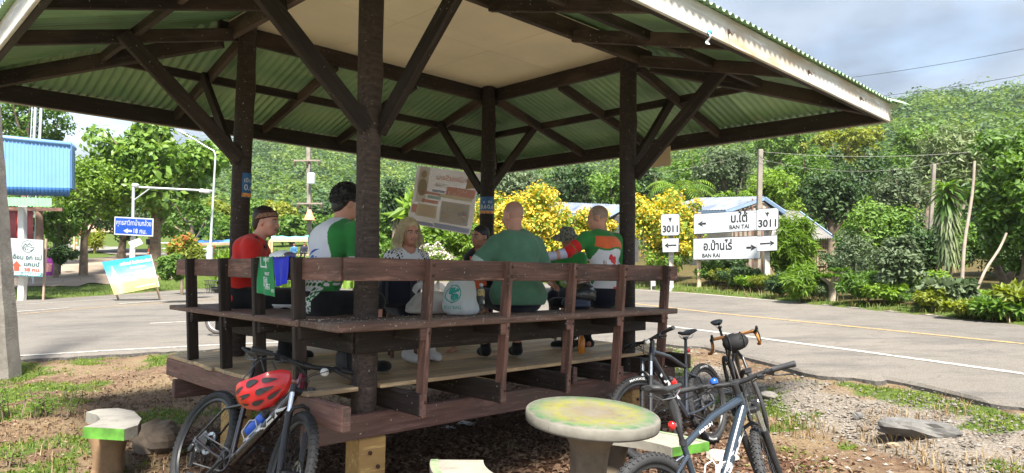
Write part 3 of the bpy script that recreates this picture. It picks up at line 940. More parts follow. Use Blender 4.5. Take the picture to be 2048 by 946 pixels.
# ------------------------------------------------------------------ bicycles
M_RUBBER = plain('tyre rubber', (0.018, 0.018, 0.019), .8, var=.3, scale=20, bmp=.3)
M_TANWALL = plain('brown tyre wall', (0.10, 0.055, 0.035), .8)
M_BLK = plain('black anodised metal', (0.016, 0.016, 0.018), .42, var=.3, scale=15)
M_BLKM = plain('matte black plastic', (0.022, 0.022, 0.024), .6, var=.25, scale=12)
M_SILV = plain('polished steel', (0.6, 0.61, 0.63), .22, 1.0, var=.05)
M_GREYM = plain('grey metal', (0.22, 0.22, 0.225), .45, .7, var=.2)
M_WHITE = plain('white print', (0.60, 0.60, 0.59), .5, var=.03)
M_SPOKE = plain('dark spoke', (0.05, 0.05, 0.055), .4, .6)
def gloss(name, col, rough=.25, coat=.6):
 m = plain(name, col, rough, 0.0, var=.08, scale=3)
 m.node_tree.nodes['Principled BSDF'].inputs['Coat Weight'].default_value = coat
 m.node_tree.nodes['Principled BSDF'].inputs['Coat Roughness'].default_value = .12
 return m
M_NAVY = gloss('slate blue frame paint', (0.019, 0.028, 0.041))
M_DNAVY = gloss('blue black frame paint', (0.014, 0.019, 0.03), .35)
M_MAROON = gloss('maroon frame paint', (0.15, 0.008, 0.02))
M_MARBLK = gloss('black maroon frame paint', (0.011, 0.004, 0.005))
M_BRONZE = gloss('brown black frame paint', (0.03, 0.022, 0.018), .4)
M_TAN = plain('tan bar tape', (0.42, 0.17, 0.035), .7, var=.25, scale=30, bmp=.3)

WB = 1.13
HEAD = Vector((.86, 0, .955)); HAX = Vector((-.39, 0, .92)).normalized()

def bike_wheel(root, c, S, rr, tr, knobs, wall=None, disc=1, cassette=False, print_=None):
 """rim with tyre, spokes, hub and disc as its pieces; axle along y"""
 c = Vector(c); n = 56
 R = rr - tr
 def fin(mb):
  mb.v = [tuple(S @ Vector(v)) for v in mb.v]; return mb
 ring = lambda r, y, k=n: [c + Vector((r * cos(2 * pi * i / k), y, r * sin(2 * pi * i / k))) for i in range(k)]
 rim = MB()
 pr = [(R - tr * .75, -.012), (R - tr * .75, .012), (R - tr * 1.5, .011), (R - tr * 1.75, 0), (R - tr * 1.5, -.011)]
 for i in range(len(pr)):
  a, b = pr[i], pr[(i + 1) % len(pr)]
  vs = ring(*a) + ring(*b)
  rim.add(vs, [(k, (k + 1) % n, n + (k + 1) % n, n + k) for k in range(n)], 0, True)
 rim = fin(rim).build('wheel', M_BLK, root)
 ty = MB().tube(ring(R, 0), tr, 12, m=0, closed=True)
 if wall:
  for y in (-1, 1):
   vs = ring(R - tr * .35, y * tr * .97) + ring(R + tr * .35, y * tr * .99)
   ty.add(vs, [(k, (k + 1) % n, n + (k + 1) % n, n + k) for k in range(n)], 1, True)
 if knobs:
  nk = 62
  for i in range(nk):
   for row, (ph, w) in enumerate((((-.23), .009), (.23, .009), (-.85, .010), (.85, .010))):
    a = 2 * pi * (i + (.5 if row % 2 else 0)) / nk
    er = Vector((cos(a), 0, sin(a))); et = Vector((-sin(a), 0, cos(a)))
    d = er * cos(ph) + Vector((0, 1, 0)) * sin(ph)
    y = et.cross(d).normalized()
    ty.box(c + er * R + d * (tr + .0015), (.013 if row < 2 else .011, w, .007), Matrix((et, y, d)).transposed(), 0)
 o = fin(ty).build('tyre', [M_RUBBER, wall or M_RUBBER], rim)
 if print_:
  mb = MB()
  for ang in (pi / 2, -pi / 2 + .2):
   for sd in (-1, 1):
    def bend(X, Y, sd=sd, ang=ang):
     a = ang + sd * X / (R + .002) ; r = R - .006 + Y
     return c + Vector((r * cos(a), sd * (tr * .985 + .0012), r * sin(a)))
    letter(mb, print_, c, (1, 0, 0), (0, 0, 1), .026, 0, bold=.01, bend=bend, width=.16)
  fin(mb).build('tyre_lettering', M_WHITE, rim)
 sp = MB()
 for i in range(28):
  a = 2 * pi * i / 28; off = .35 * (1 if (i // 2) % 2 else -1); y = .024 * (1 if i % 2 else -1)
  p = c + Vector((.022 * cos(a + off * 3), y, .022 * sin(a + off * 3))); q = c + Vector(((R - tr * 1.6) * cos(a), y * .15, (R - tr * 1.6) * sin(a)))
  sp.tube([p, q], .0013, 4, caps=False)
 fin(sp).build('spokes', M_SPOKE, rim)
 hb = MB().tube([c + Vector((0, -.055, 0)), c + Vector((0, -.03, 0)), c + Vector((0, .03, 0)), c + Vector((0, .055, 0))], [.012, .022, .022, .012], 12)
 fin(hb).build('hub', M_BLK, rim)
 if disc:
  db = MB(); y = .036
  vs = ring(.08, y, 40) + ring(.058, y, 40) + ring(.08, y + .002, 40) + ring(.058, y + .002, 40)
  for a_, b_ in ((0, 1), (3, 2), (2, 0), (1, 3)):
   db.add(vs, [(a_ * 40 + k, a_ * 40 + (k + 1) % 40, b_ * 40 + (k + 1) % 40, b_ * 40 + k) for k in range(40)], 0, False)
  for i in range(6):
   a = 2 * pi * i / 6
   db.bar(c + Vector((.02 * cos(a), y + .001, .02 * sin(a))), c + Vector((.062 * cos(a + .35), y + .001, .062 * sin(a + .35))), .006, .002, up=(0, 1, 0))
  fin(db).build('brake_disc', M_SILV, rim)
 if cassette:
  cb = MB()
  for k in range(7):
   r = .075 - .008 * k; y = -.022 - .0042 * k
   pts = [c + Vector(((r + (.003 if i % 2 else -.002)) * cos(2 * pi * i / 44), y, (r + (.003 if i % 2 else -.002)) * sin(2 * pi * i / 44))) for i in range(44)]
   pts2 = [p + Vector((0, -.002, 0)) for p in pts]
   cb.add(pts + pts2, [tuple(range(44)), tuple(range(87, 43, -1))] + [(i, (i + 1) % 44, 44 + (i + 1) % 44, 44 + i) for i in range(44)])
  fin(cb).build('cassette', M_GREYM, rim)
 return rim

def saddle_mesh(root, c, tilt=0.0):
 c = Vector(c); mb = MB()
 xs = [-.135, -.125, -.09, -.04, .02, .08, .125, .138]; hw = [.03, .062, .07, .055, .034, .022, .018, .008]; th = [.02, .03, .036, .034, .03, .026, .022, .012]
 rows = []
 for x, w, t in zip(xs, hw, th):
  zc = .010 * ((x / .13) ** 2) + (.012 if x < -.08 else 0)
  rows.append([c + Vector((x, w * cos(a), zc + (t * .5 * sin(a) if sin(a) > 0 else t * .75 * sin(a)))) for a in np.linspace(0, 2 * pi, 13)[:-1]])
 vs = [p for r in rows for p in r]; k = 12
 fs = [(i * k + j, i * k + (j + 1) % k, (i + 1) * k + (j + 1) % k, (i + 1) * k + j) for i in range(len(rows) - 1) for j in range(k)]
 mb.add(vs, fs, 0, True); mb.add(rows[0], [tuple(range(11, -1, -1))]); mb.add(rows[-1], [tuple(range(12))])
 for y in (-.02, .02):
  mb.tube([c + Vector((-.11, y, -.02)), c + Vector((-.05, y, -.05)), c + Vector((.05, y, -.05)), c + Vector((.11, y * .6, -.018))], .0035, 6, m=1)
 o = mb.build('saddle', [M_BLKM, M_GREYM], root)
 o.data.transform(Matrix.Translation(c) @ Matrix.Rotation(tilt, 4, 'Y') @ Matrix.Translation(-c))
 return o

def bicycle(label, X0, Y0, z0, yaw, lean, steer, paint, paint2, kind='mtb', sad=(.22, .98), name_print=True, model=None, crank=.6, wall=None, tyre_print=None):
 root = empty('bicycle', (X0, Y0, z0), rot=(lean, 0, yaw), label=label, cat='bicycle', group='bicycles parked around the pavilion')
 I = Matrix.Identity(4)
 S = Matrix.Translation(HEAD) @ Matrix.Rotation(steer, 4, HAX) @ Matrix.Translation(-HEAD)
 mtb = kind == 'mtb'
 rr, tr = (.368, .029) if mtb else (.352, .020)
 BBp = Vector((.44, 0, .31)); SC_ = Vector((.305, 0, .745)); HT = HEAD - HAX * .012; HB = HEAD - HAX * .118
 V = Vector
 fr = MB()
 # head tube, down tube, top tube, seat tube
 fr.tube([HEAD, HB], [.025, .028], 16, m=1)
 fr.tube([HB + HAX * .03, HB.lerp(BBp, .5) + V((.0, 0, -.012)), BBp + V((.01, 0, .0))], [.031, .033, .030], 16, m=0)
 fr.tube([HT - HAX * .03 + V((-.01, 0, 0)), HT.lerp(SC_, .5) + V((0, 0, .006)), SC_ + V((0, 0, -.02))], [.024, .021, .018], 14, m=1)
 fr.tube([BBp, SC_], [.02, .0175], 14, m=0)
 fr.tube([BBp + V((0, -.036, 0)), BBp + V((0, .036, 0))], .023, 14)
 ax = V((0, 0, rr))
 for y in (-1, 1):
  fr.tube([BBp + V((-.02, y * .025, 0)), V((.28, y * .05, .325)), V((.02, y * .068, rr))], [.013, .011, .009], 8)
  fr.tube([SC_ + V((.012, y * .012, -.07)), V((.18, y * .05, .62)), V((.008, y * .068, rr + .012))], [.011, .009, .0075], 8)
  fr.box(V((0, y * .068, rr)), (.035, .008, .04))
 frame = fr.build('frame', [paint, paint2], root)
 # lettering along the down tube
 if name_print:
  mb = MB(); d = (HB - BBp).normalized()
  mid = BBp.lerp(HB, .54)
  for sd in (-1, 1):
   side = V((0, sd, 0)); upn = d.cross(V((0, 1, 0))).normalized()
   if upn.z < 0: upn = -upn
   def bend(X, Y, sd=sd, upn=upn):
    th = (Y - .033) / .036
    return mid + d * (X * (1 if sd < 0 else -1)) + V((0, 0, -.006)) + (V((0, sd, 0)) * cos(th) + upn * sin(th)) * .0345
   letter(mb, 'TREK', mid, d, upn, .092, 0, bold=.035, bend=bend, width=.44)
  tag(mb.build('frame_lettering', M_WHITE, root), kind='stuff'); mb = MB()
  if model:
   a, b = HT - HAX * .03, SC_
   dd = (a - b).normalized(); m2 = b.lerp(a, .33)
   for sd in (-1, 1):
    def bend(X, Y, sd=sd):
     th = (Y - .008) / .022
     up_ = dd.cross(V((0, 1, 0))); up_ = up_ if up_.z > 0 else -up_
     return m2 + dd * (X * (1 if sd < 0 else -1)) + (V((0, sd, 0)) * cos(th) + up_ * sin(th)) * .0222
    letter(mb, model, m2, dd, (0, 0, 1), .026, 0, bold=.01, bend=bend, width=.13)
  if model: tag(mb.build('model_lettering', M_WHITE, root), kind='stuff')
 # seat post and saddle
 st = V((sad[0] + .02, 0, sad[1] - .05))
 sp = MB().tube([SC_ - V((-.013, 0, .04)), SC_, st], .0145, 12).lathe([(.021, 0), (.021, .03)], 14, Matrix.Translation(SC_ - V((0, 0, .012))), 0)
 sp.box(st + V((0, 0, .005)), (.05, .035, .03), None, 0, .006)
 sp.build('seatpost', M_BLK, root)
 saddle_mesh(root, (sad[0], 0, sad[1]), -.02)
 # wheels
 bike_wheel(root, (0, 0, rr), I, rr, tr, mtb, wall, cassette=True, print_=tyre_print)
 FAx = V((WB, 0, rr))
 bike_wheel(root, FAx, S, rr, tr, mtb, wall, print_=tyre_print)
 def fin(mb):
  mb.v = [tuple(S @ Vector(v)) for v in mb.v]; return mb
 # fork
 cr = HB - HAX * .012; fdir = -HAX
 fk = MB()
 if mtb:
  off = V((.045, 0, .018))
  fk.bar(cr + off * .6 + V((0, -.072, 0)), cr + off * .6 + V((0, .072, 0)), .05, .034, up=HAX, ch=.008)
  fk.tube([HEAD, cr], .018, 12)
  for y in (-1, 1):
   top = cr + off + V((0, y * .063, 0)); bot = FAx + V((0, y * .063, 0)); L = (bot - top).length; dd = (bot - top).normalized()
   fk.tube([top - dd * .03, top + dd * .17], .0165, 14, m=1)
   fk.tube([top - dd * .032, top + dd * .02], .021, 14)
   fk.tube([top + dd * .15, top + dd * .16, top + dd * .3, bot + dd * .012], [.0235, .0225, .021, .016], 14)
   fk.box(bot, (.035, .022, .04), None, 0, .006)
  a0 = cr + off + (FAx - cr - off).normalized() * .17
  arch = [a0 + V((0, -.063, 0)), a0 + V((.025, -.055, .05)), a0 + V((.03, 0, .075)), a0 + V((.025, .055, .05)), a0 + V((0, .063, 0))]
  fk.tube(arch, [.014, .012, .012, .012, .014], 8)
 else:
  fk.tube([HEAD, cr], .018, 12)
  for y in (-1, 1):
   fk.tube([cr + V((0, y * .02, 0)), cr + V((.03, y * .05, -.05)), FAx + V((-.02, y * .055, .12)), FAx + V((0, y * .055, 0))], [.018, .016, .012, .009], 10)
  fk.tube([cr + V((0, -.035, 0)), cr + V((0, .035, 0))], .02, 10)
 fin(fk).build('fork', [paint if not mtb else M_BLK, M_SILV], root)
 # stem and bar
 ST = V((.905, 0, 1.015)); hd = HEAD + HAX * .05
 sm = MB().tube([HEAD, hd + HAX * .015], .021, 12)
 sm.tube([hd, ST], [.02, .019], 12).tube([ST + V((0, -.025, 0)), ST + V((0, .025, 0))], .022, 12)
 fin(sm).build('stem', M_BLK, root)
 if mtb:
  hb = MB()
  pts = [ST + V((-.035, -.36, .03)), ST + V((-.02, -.16, .022)), ST + V((-.004, -.07, .004)), ST, ST + V((-.004, .07, .004)), ST + V((-.02, .16, .022)), ST + V((-.035, .36, .03))]
  hb.tube(pts, [.011, .0115, .0155, .016, .0155, .0115, .011], 12)
  bar = fin(hb).build('handlebar', M_BLK, root)
  for y in (-1, 1):
   e0 = ST + V((-.036, y * .365, .03)); e1 = ST + V((-.026, y * .235, .027))
   g = MB().tube([e0, e0.lerp(e1, .03), e0.lerp(e1, .5), e0.lerp(e1, .95), e1], [.0175, .0185, .0165, .0175, .019], 12)
   fin(g).build('grip', M_BLKM, bar)
   lv = MB(); c0 = ST + V((-.022, y * .2, .025))
   lv.tube([c0 + V((0, -.012, 0)), c0 + V((0, .012, 0))], .0175, 10)
   lv.tube([c0, c0 + V((.03, y * .0, -.012)), c0 + V((.035, y * .03, -.018))], [.012, .015, .013], 8)
   lv.tube([c0 + V((.03, 0, -.014)), c0 + V((.055, y * .03, -.03)), c0 + V((.06, y * .1, -.045)), c0 + V((.055, y * .135, -.05))], [.008, .006, .005, .006], 8)
   lv.box(c0 + V((.012, -y * .05, -.018)), (.05, .045, .03), Matrix.Rotation(.3, 3, 'Y'), 0, .009)
   lv.tube([c0 + V((-.005, -y * .05, -.03)), c0 + V((-.035, -y * .03, -.04))], .007, 6)
   fin(lv).build('brake_lever', M_BLK, bar)
  cb = MB()
  for y, e in ((-1, .0), (1, .012)):
   cb.tube([V((.93, y * .2, 1.02)), V((1.01, y * .11, 1.01)), V((1.0, y * .02, .96)), V((.93, -y * .03, .90)), V((.90, -y * .028, .82))], .0028, 6)
   cb.tube([V((.92, y * .15, 1.02)), V((.98, y * .06, .99 + e)), V((.95, -y * .03, .92)), V((.86, -y * .028, .87))], .0025, 6)
  fin(cb).build('brake_cable', M_BLKM, root)
 else:
  hb = MB(); tape = MB()
  pts = [ST + V((0, -.19, .0)), ST, ST + V((0, .19, .0))]
  hb.tube(pts, .013, 12)
  bar = fin(hb).build('handlebar', M_BLK, root)
  for y in (-1, 1):
   t = MB().tube([ST + V((0, y * .075, 0)), ST + V((0, y * .2, 0)), ST + V((.035, y * .215, -.002)), ST + V((.075, y * .22, -.02)), ST + V((.095, y * .227, -.065)), ST + V((.075, y * .237, -.11)), ST + V((.03, y * .245, -.13)), ST + V((-.03, y * .25, -.135))],
                          [.0155, .016, .0165, .0165, .016, .0155, .0155, .016], 12)
   fin(t).build('bar_tape', M_TAN, bar)
   h = MB().tube([ST + V((.06, y * .219, .0)), ST + V((.10, y * .221, .012)), ST + V((.135, y * .222, .03)), ST + V((.145, y * .222, .06))], [.018, .017, .016, .011], 10)
   h.tube([ST + V((.14, y * .222, .03)), ST + V((.15, y * .23, -.03)), ST + V((.125, y * .238, -.10))], [.009, .007, .005], 8)
   fin(h).build('brake_hood', M_BLKM, bar)
  cb = MB().tube([V((1.03, .2, 1.05)), V((1.1, .05, 1.03)), V((1.0, 0, .92)), V((.9, .03, .8))], .0028, 6)
  fin(cb).build('brake_cable', M_BLKM, root)
 # drivetrain on the right side
 ck = MB(); cy = -.05
 ring_ = []
 for r_ in (.072, .062):
  ring_ += [BBp + V((r_ * cos(2 * pi * i / 36), cy, r_ * sin(2 * pi * i / 36))) for i in range(36)]
 ring2 = [p + V((0, -.003, 0)) for p in ring_]
 al = ring_ + ring2
 for a_, b_ in ((1, 0), (2, 3), (0, 2), (3, 1)):
  ck.add(al, [(a_ * 36 + k, a_ * 36 + (k + 1) % 36, b_ * 36 + (k + 1) % 36, b_ * 36 + k) for k in range(36)])
 for i in range(4):
  a = pi / 4 + i * pi / 2
  ck.bar(BBp + V((0, cy, 0)), BBp + V((.066 * cos(a), cy, .066 * sin(a))), .012, .004, up=(0, 1, 0))
 ck.tube([BBp + V((0, .075, 0)), BBp + V((0, -.075, 0))], .012, 10)
 ends = []
 for sd, an in ((-1, crank), (1, crank + pi)):
  e = BBp + V((.172 * cos(an), sd * .082, .172 * sin(an)))
  ck.bar(BBp + V((0, sd * .068, 0)), e, .016, .024, up=(0, 1, 0), ch=.005)
  ends.append((e, sd))
 crk = ck.build('crankset', M_BLK, root)
 for e, sd in ends:
  pd = MB().box(e + V((0, sd * .062, 0)), (.095, .085, .022), None, 0, .006).tube([e, e + V((0, sd * .1, 0))], .006, 8)
  pd.build('pedal', M_BLK, crk)
 ch = MB(); rc = .05
 ch.tube([BBp + V((0, cy - .002, .07)), V((0, -.036, rr + rc))], .0045, 6)
 ch.tube([BBp + V((0, cy - .002, -.07)), V((.03, -.036, rr - .15)), V((.025, -.036, rr - .09)), V((0, -.036, rr - rc))], .0045, 6)
 ch.build('chain', M_GREYM, root)
 dr = MB().box(V((.0, -.07, rr - .055)), (.035, .03, .06), Matrix.Rotation(.3, 3, 'Y'), 0, .008).bar(V((.012, -.05, rr - .08)), V((.035, -.04, rr - .165)), .02, .03, up=(0, 1, 0))
 for q in (V((.012, -.04, rr - .09)), V((.035, -.038, rr - .155))):
  dr.tube([q + V((0, -.005, 0)), q + V((0, .005, 0))], .021, 12)
 dr.build('derailleur', M_BLK, root)
 M = Matrix.Translation(Vector((X0, Y0, z0))) @ Matrix.Rotation(yaw, 4, 'Z') @ Matrix.Rotation(lean, 4, 'X')
 return root, M, S

def place(o, M):
 o.location = M.to_translation(); o.rotation_euler = M.to_euler()

def water_bottle(label, M, p, d, col, cagecol, group=None):
 """bottle at local p along direction d of a bike's frame"""
 mat = gloss('bottle ' + label.split()[0], col, .3, .2)
 z = Vector(d).normalized(); x = z.orthogonal().normalized(); y = z.cross(x)
 L = Matrix((x, y, z)).transposed().to_4x4(); L.translation = p
 root = empty('water_bottle', (0, 0, 0), label=label, cat='bottle', group=group); place(root, M @ L)
 MB().lathe([(.03, 0), (.036, .008), (.0365, .08), (.033, .095), (.033, .105), (.0365, .118), (.0365, .15), (.03, .168), (.022, .175)], 18).build('bottle_body', mat, root)
 MB().lathe([(.027, .172), (.027, .188), (.018, .196), (.011, .2), (.011, .215), (.004, .218)], 14).build('bottle_cap', M_BLKM if cagecol != 'dark' else M_WHITE, root)
 return root

BA, MA, SA = bicycle('maroon and black mountain bike with white lettering leaning on the left bench corner', -2.265, 4.90, .05, -.721, -.41, -.288, M_MARBLK, M_MAROON, sad=(.20, 1.04), crank=-2.2)
BB_, MBk, SB = bicycle('blue black mountain bike behind the stone table with a red bottle', 1.956, 6.741, .03, -2.295, .184, -.409, M_DNAVY, M_DNAVY, sad=(.20, 1.045), crank=.4, tyre_print='MAXXIS')
BC, MC, SCm = bicycle('drop bar gravel bike with tan tape standing behind the other bikes', 2.60, 7.9, .03, -1.71, .26, .09, M_BRONZE, M_BRONZE, kind='gravel', sad=(.19, 1.09), name_print=False, wall=M_TANWALL)
BD, MD, SD = bicycle('slate blue mountain bike with big white lettering nearest the camera on the right', .767, 3.552, -.03, .673, -.138, .50, M_NAVY, M_NAVY, sad=(.20, 1.04), model='MARLIN', crank=1.9)
_dt = Vector((.905 - .44, 0, .85 - .31)).normalized(); _dn = Vector((-_dt.z, 0, _dt.x))
water_bottle('blue water bottle in the cage of the maroon bike', MA, Vector((.44, 0, .31)) + _dt * .20 + _dn * .085, _dt, (0.02, 0.10, 0.55), 'l')
water_bottle('red water bottle in the cage of the blue black bike', MBk, Vector((.44, 0, .31)) + _dt * .20 + _dn * .085, _dt, (0.60, 0.02, 0.015), 'l')
def cage(root, col):
 b = Vector((.44, 0, .31)); mb = MB()
 for y in (-1, 1):
  mb.tube([b + _dt * .17 + _dn * .05 + Vector((0, y * .012, 0)), b + _dt * .19 + _dn * .085 + Vector((0, y * .043, 0)), b + _dt * .27 + _dn * .12 + Vector((0, y * .036, 0)), b + _dt * .33 + _dn * .07 + Vector((0, y * .043, 0)), b + _dt * .30 + _dn * .045 + Vector((0, y * .012, 0))], .004, 6)
 mb.bar(b + _dt * .15 + _dn * .045, b + _dt * .34 + _dn * .045, .02, .006, up=_dn)
 mb.build('bottle_cage', col, root)
cage(BA, M_WHITE); cage(BB_, M_BLKM); cage(BD, M_WHITE)

# rear reflector, bell and computer on the near bike; lamps on the others
M_RED = gloss('red lamp lens', (0.55, 0.01, 0.008), .2)
_sp0 = Vector((.305, 0, .745)).lerp(Vector((.22, 0, .99)), .42)
MB().lathe([(.0, .0), (.022, .0), (.024, .012), (.016, .022), (0, .024)], 18, Matrix.Translation(_sp0 + Vector((-.045, -.01, 0))) @ Matrix.Rotation(radians(-90), 4, 'Y')).build('tail_light', M_RED, BD)
MB().bar(_sp0 + Vector((0, 0, 0)), _sp0 + Vector((-.045, -.01, 0)), .016, .018).build('light_bracket', M_GREYM, BD)
def st_local(p, S): return S @ Vector(p)
bl = MB().lathe([(.024, -.014), (.026, .0), (.022, .012), (.008, .02), (0, .021)], 16, Matrix.Translation(Vector((.895, .12, 1.055))) ); bl.v = [tuple(SD @ Vector(v)) for v in bl.v]
bl.build('bell', gloss('blue bell', (0.01, 0.07, 0.35)), BD)
cp = MB().box((.93, -.09, 1.07), (.05, .042, .014), Matrix.Rotation(-.5, 3, 'Y'), 0, .004); cp.v = [tuple(SD @ Vector(v)) for v in cp.v]
cp.build('cycle_computer', M_BLK, BD)
for S_, root in ((SA, BA), (SB, BB_)):
 f = MB().lathe([(0, 0), (.024, 0), (.026, .006), (.026, .03), (.0, .035)], 16, Matrix.Translation(Vector((.96, .10, 1.0))) @ Matrix.Rotation(radians(90), 4, 'Y')); f.v = [tuple(S_ @ Vector(v)) for v in f.v]
 f.build('front_reflector', plain('white reflector', (.75, .74, .70), .3, var=.1), root)
MB().lathe([(0, 0), (.02, 0), (.022, .03), (0, .04)], 14, Matrix.Translation((.235, .0, .88)) @ Matrix.Rotation(radians(-90), 4, 'Y')).build('tail_light', M_RED, BB_)
# wordy bag on the drop bar
bag = empty('handlebar_bag', (0, 0, 0), label='black handlebar bag strapped to the tan drop bar', cat='bag')
place(bag, MC @ SCm @ Matrix.Translation((1.0, 0, .955)))
MB().ball((0, 0, 0), (.075, .13, .085), 20, 14).build('bag_body', plain('black nylon', (.012, .012, .013), .75, bmp=.4, scale=10), bag)
for y in (-.07, .07):
 MB().tube([Vector((-.09 + .0, y, .06)), Vector((-.02, y, .088)), Vector((.06, y, .06)), Vector((.076, y, 0)), Vector((.05, y, -.06))], .006, 6).build('bag_strap', M_BLKM, bag)

# red helmet hung on the maroon bike
def helmet(label, M, col, name='bicycle_helmet'):
 root = empty(name, (0, 0, 0), label=label, cat='helmet'); place(root, M); root.scale = M.to_scale()
 sh = gloss('helmet shell ' + label.split()[0], col, .3, .4)
 ell = lambda u, v, k=1.0: Vector((.148 * k * sin(u) * cos(v), .108 * k * sin(u) * sin(v), .135 * k * cos(u) + .02 * sin(u) * cos(v) * -.5))
 mb = MB()
 def outer(a, b):
  v = a * 2 * pi; um = 1.52 + .12 * cos(2 * v) + .10 * max(0, -cos(v))
  u = b * um
  p = ell(u, v)
  p *= 1 + .02 * max(0, cos(6 * v)) * sin(u) ** 2
  return p
 mb.grid(outer, 48, 14)
 mb.grid(lambda a, b: outer(1 - a, b) * .86, 48, 14)
 rimv = [outer(i / 48, 1) for i in range(48)] + [outer(i / 48, 1) * .86 for i in range(48)]
 mb.add(rimv, [(i, (i + 1) % 48, 48 + (i + 1) % 48, 48 + i) for i in range(48)], 0)
 o = mb.build('helmet_shell', sh, root)
 for ph in (-1.2, -.78, -.34, .34, .78, 1.2):
  for x0, x1 in (((-.125, -.055), (-.035, .035), (.05, .12)) if abs(ph) != .78 else ((-.12, -.02), (.005, .10))):
   for dd in (0,):
    vv = []
    for k in range(10):
     a = 2 * pi * k / 10; x = (x0 + x1) / 2 + (x1 - x0) / 2 * cos(a); f = ph * (1 - .25 * (x / .15) ** 2) + dd + .085 * math.copysign(abs(sin(a)) ** .8, sin(a)) * (1.1 - 2 * abs(x)) * (1.3 - .6 * cos(a)) + .5 * (x - (x0 + x1) / 2) * (1 if ph > 0 else -1 if ph < 0 else 0)
     kk = sqrt(max(.05, 1 - (x / .15) ** 2)) * 1.05; vv.append(Vector((x, .108 * sin(f) * kk, .135 * cos(f) * kk)))
    xc = (x0 + x1) / 2; fc = ph * (1 - .25 * (xc / .15) ** 2) + dd; kk = sqrt(1 - (xc / .15) ** 2) * 1.05; c = Vector((xc, .108 * sin(fc) * kk, .135 * cos(fc) * kk))
    MB().add(vv + [c], [(k, (k + 1) % 10, 10) for k in range(10)]).build('vent', M_BLKM, root)
 st = MB()
 for s in (-1, 1):
  st.tube([Vector((.06, s * .095, 0)), Vector((.03, s * .085, -.09)), Vector((.02, s * .02, -.15))], .004, 5)
  st.tube([Vector((-.06, s * .095, 0)), Vector((0.02, s * .085, -.09))], .004, 5)
 st.build('strap', M_BLKM, root)
 return root
hp = at(528, 768, 4.02)
_hx = Vector((.93, -.12, .34)).normalized(); _hz = Vector((.02, -.62, -.78)); _hz = (_hz - _hx * _hz.dot(_hx)).normalized(); _hy = _hz.cross(_hx)
_hm4 = Matrix((_hx, _hy, _hz)).transposed().to_4x4(); _hm4.translation = hp
helmet('red bicycle helmet hanging from the maroon mountain bike', _hm4 @ Matrix.Scale(1.1, 4), (0.50, 0.010, 0.012))

# ------------------------------------------------------------------ stone table and seats
def concrete_mat(name, base, rings=False, moss=True):
 m, nt, b, _ = new_mat(name)
 v = coords(nt, rand=False)
 f = noise(nt, v, 6, 6, .65); fine = noise(nt, v, 45, 3, .7)
 c = ramp(nt, f, [(0.25, tuple(x * .55 for x in base)), (0.5, base), (0.75, tuple(min(1, x * 1.25) for x in base))]).outputs[0]
 if rings:
  sx = nt.nodes.new('ShaderNodeSeparateXYZ'); tc = nt.nodes.new('ShaderNodeTexCoord'); nt.links.new(tc.outputs['Object'], sx.inputs[0])
  cx = nt.nodes.new('ShaderNodeCombineXYZ'); nt.links.new(sx.outputs['X'], cx.inputs[0]); nt.links.new(sx.outputs['Y'], cx.inputs[1])
  ln = nt.nodes.new('ShaderNodeVectorMath'); ln.operation = 'LENGTH'; nt.links.new(cx.outputs[0], ln.inputs[0])
  ad = nt.nodes.new('ShaderNodeMath'); ad.operation = 'MULTIPLY_ADD'; ad.inputs[1].default_value = .10
  nt.links.new(f, ad.inputs[0]); nt.links.new(ln.outputs['Value'], ad.inputs[2])
  rg = ramp(nt, ad.outputs[0], [(0.12, (.145, .125, .085)), (0.17, (.155, .125, .065)), (0.24, (.15, .15, .04)), (0.31, (.185, .178, .02)), (0.37, (.125, .155, .035)), (0.415, (.05, .125, .04)), (0.45, (.035, .09, .04)), (0.47, (.115, .118, .1))])
  wear = ramp(nt, noise(nt, v, 16, 8, .78), [(0.40, (.12, .12, .12)), (0.60, (.95, .95, .95))]).outputs[0]
  gz = nt.nodes.new('ShaderNodeNewGeometry');
  c = mixc(nt, wear, c, rg.outputs[0])
 nt.links.new(c, b.inputs['Base Color']); b.inputs['Roughness'].default_value = .8 if not rings else .55
 ad2 = nt.nodes.new('ShaderNodeMath'); nt.links.new(f, ad2.inputs[0]); nt.links.new(fine, ad2.inputs[1])
 bump(nt, b, ad2.outputs[0], .4, .006)
 return m
def drip_mat():
 m, nt, b, _ = new_mat('stained pale concrete')
 v = coords(nt, (1, 1, .12), rand=False)
 f = noise(nt, v, 28, 4, .6); g = noise(nt, coords(nt, rand=False), 8, 5, .6)
 c = ramp(nt, g, [(0.3, (.105, .097, .077)), (0.7, (.18, .168, .142))]).outputs[0]
 d = ramp(nt, f, [(0.60, (0, 0, 0)), (0.67, (1, 1, 1))]).outputs[0]
 k = nt.nodes.new('ShaderNodeMath'); k.operation = 'MULTIPLY'; nt.links.new(d, k.inputs[0]); nt.links.new(ramp(nt, g, [(.45, (0, 0, 0)), (.6, (1, 1, 1))]).outputs[0], k.inputs[1])
 c = mixc(nt, k.outputs[0], c, (.04, .042, .03))
 nt.links.new(c, b.inputs['Base Color']); b.inputs['Roughness'].default_value = .85
 bump(nt, b, g, .3, .006)
 return m
M_CONC = concrete_mat('weathered concrete', (0.19, 0.178, 0.155))
M_TOP = concrete_mat('painted table top', (0.145, 0.13, 0.105), rings=True)
M_DRIP = drip_mat()
M_PED = concrete_mat('pedestal concrete', (0.19, 0.15, 0.105))
M_GREENP = plain('bright green paint', (0.075, 0.21, 0.025), .6, var=.45, scale=9)
M_PALE = concrete_mat('pale seat concrete', (0.215, 0.20, 0.168))

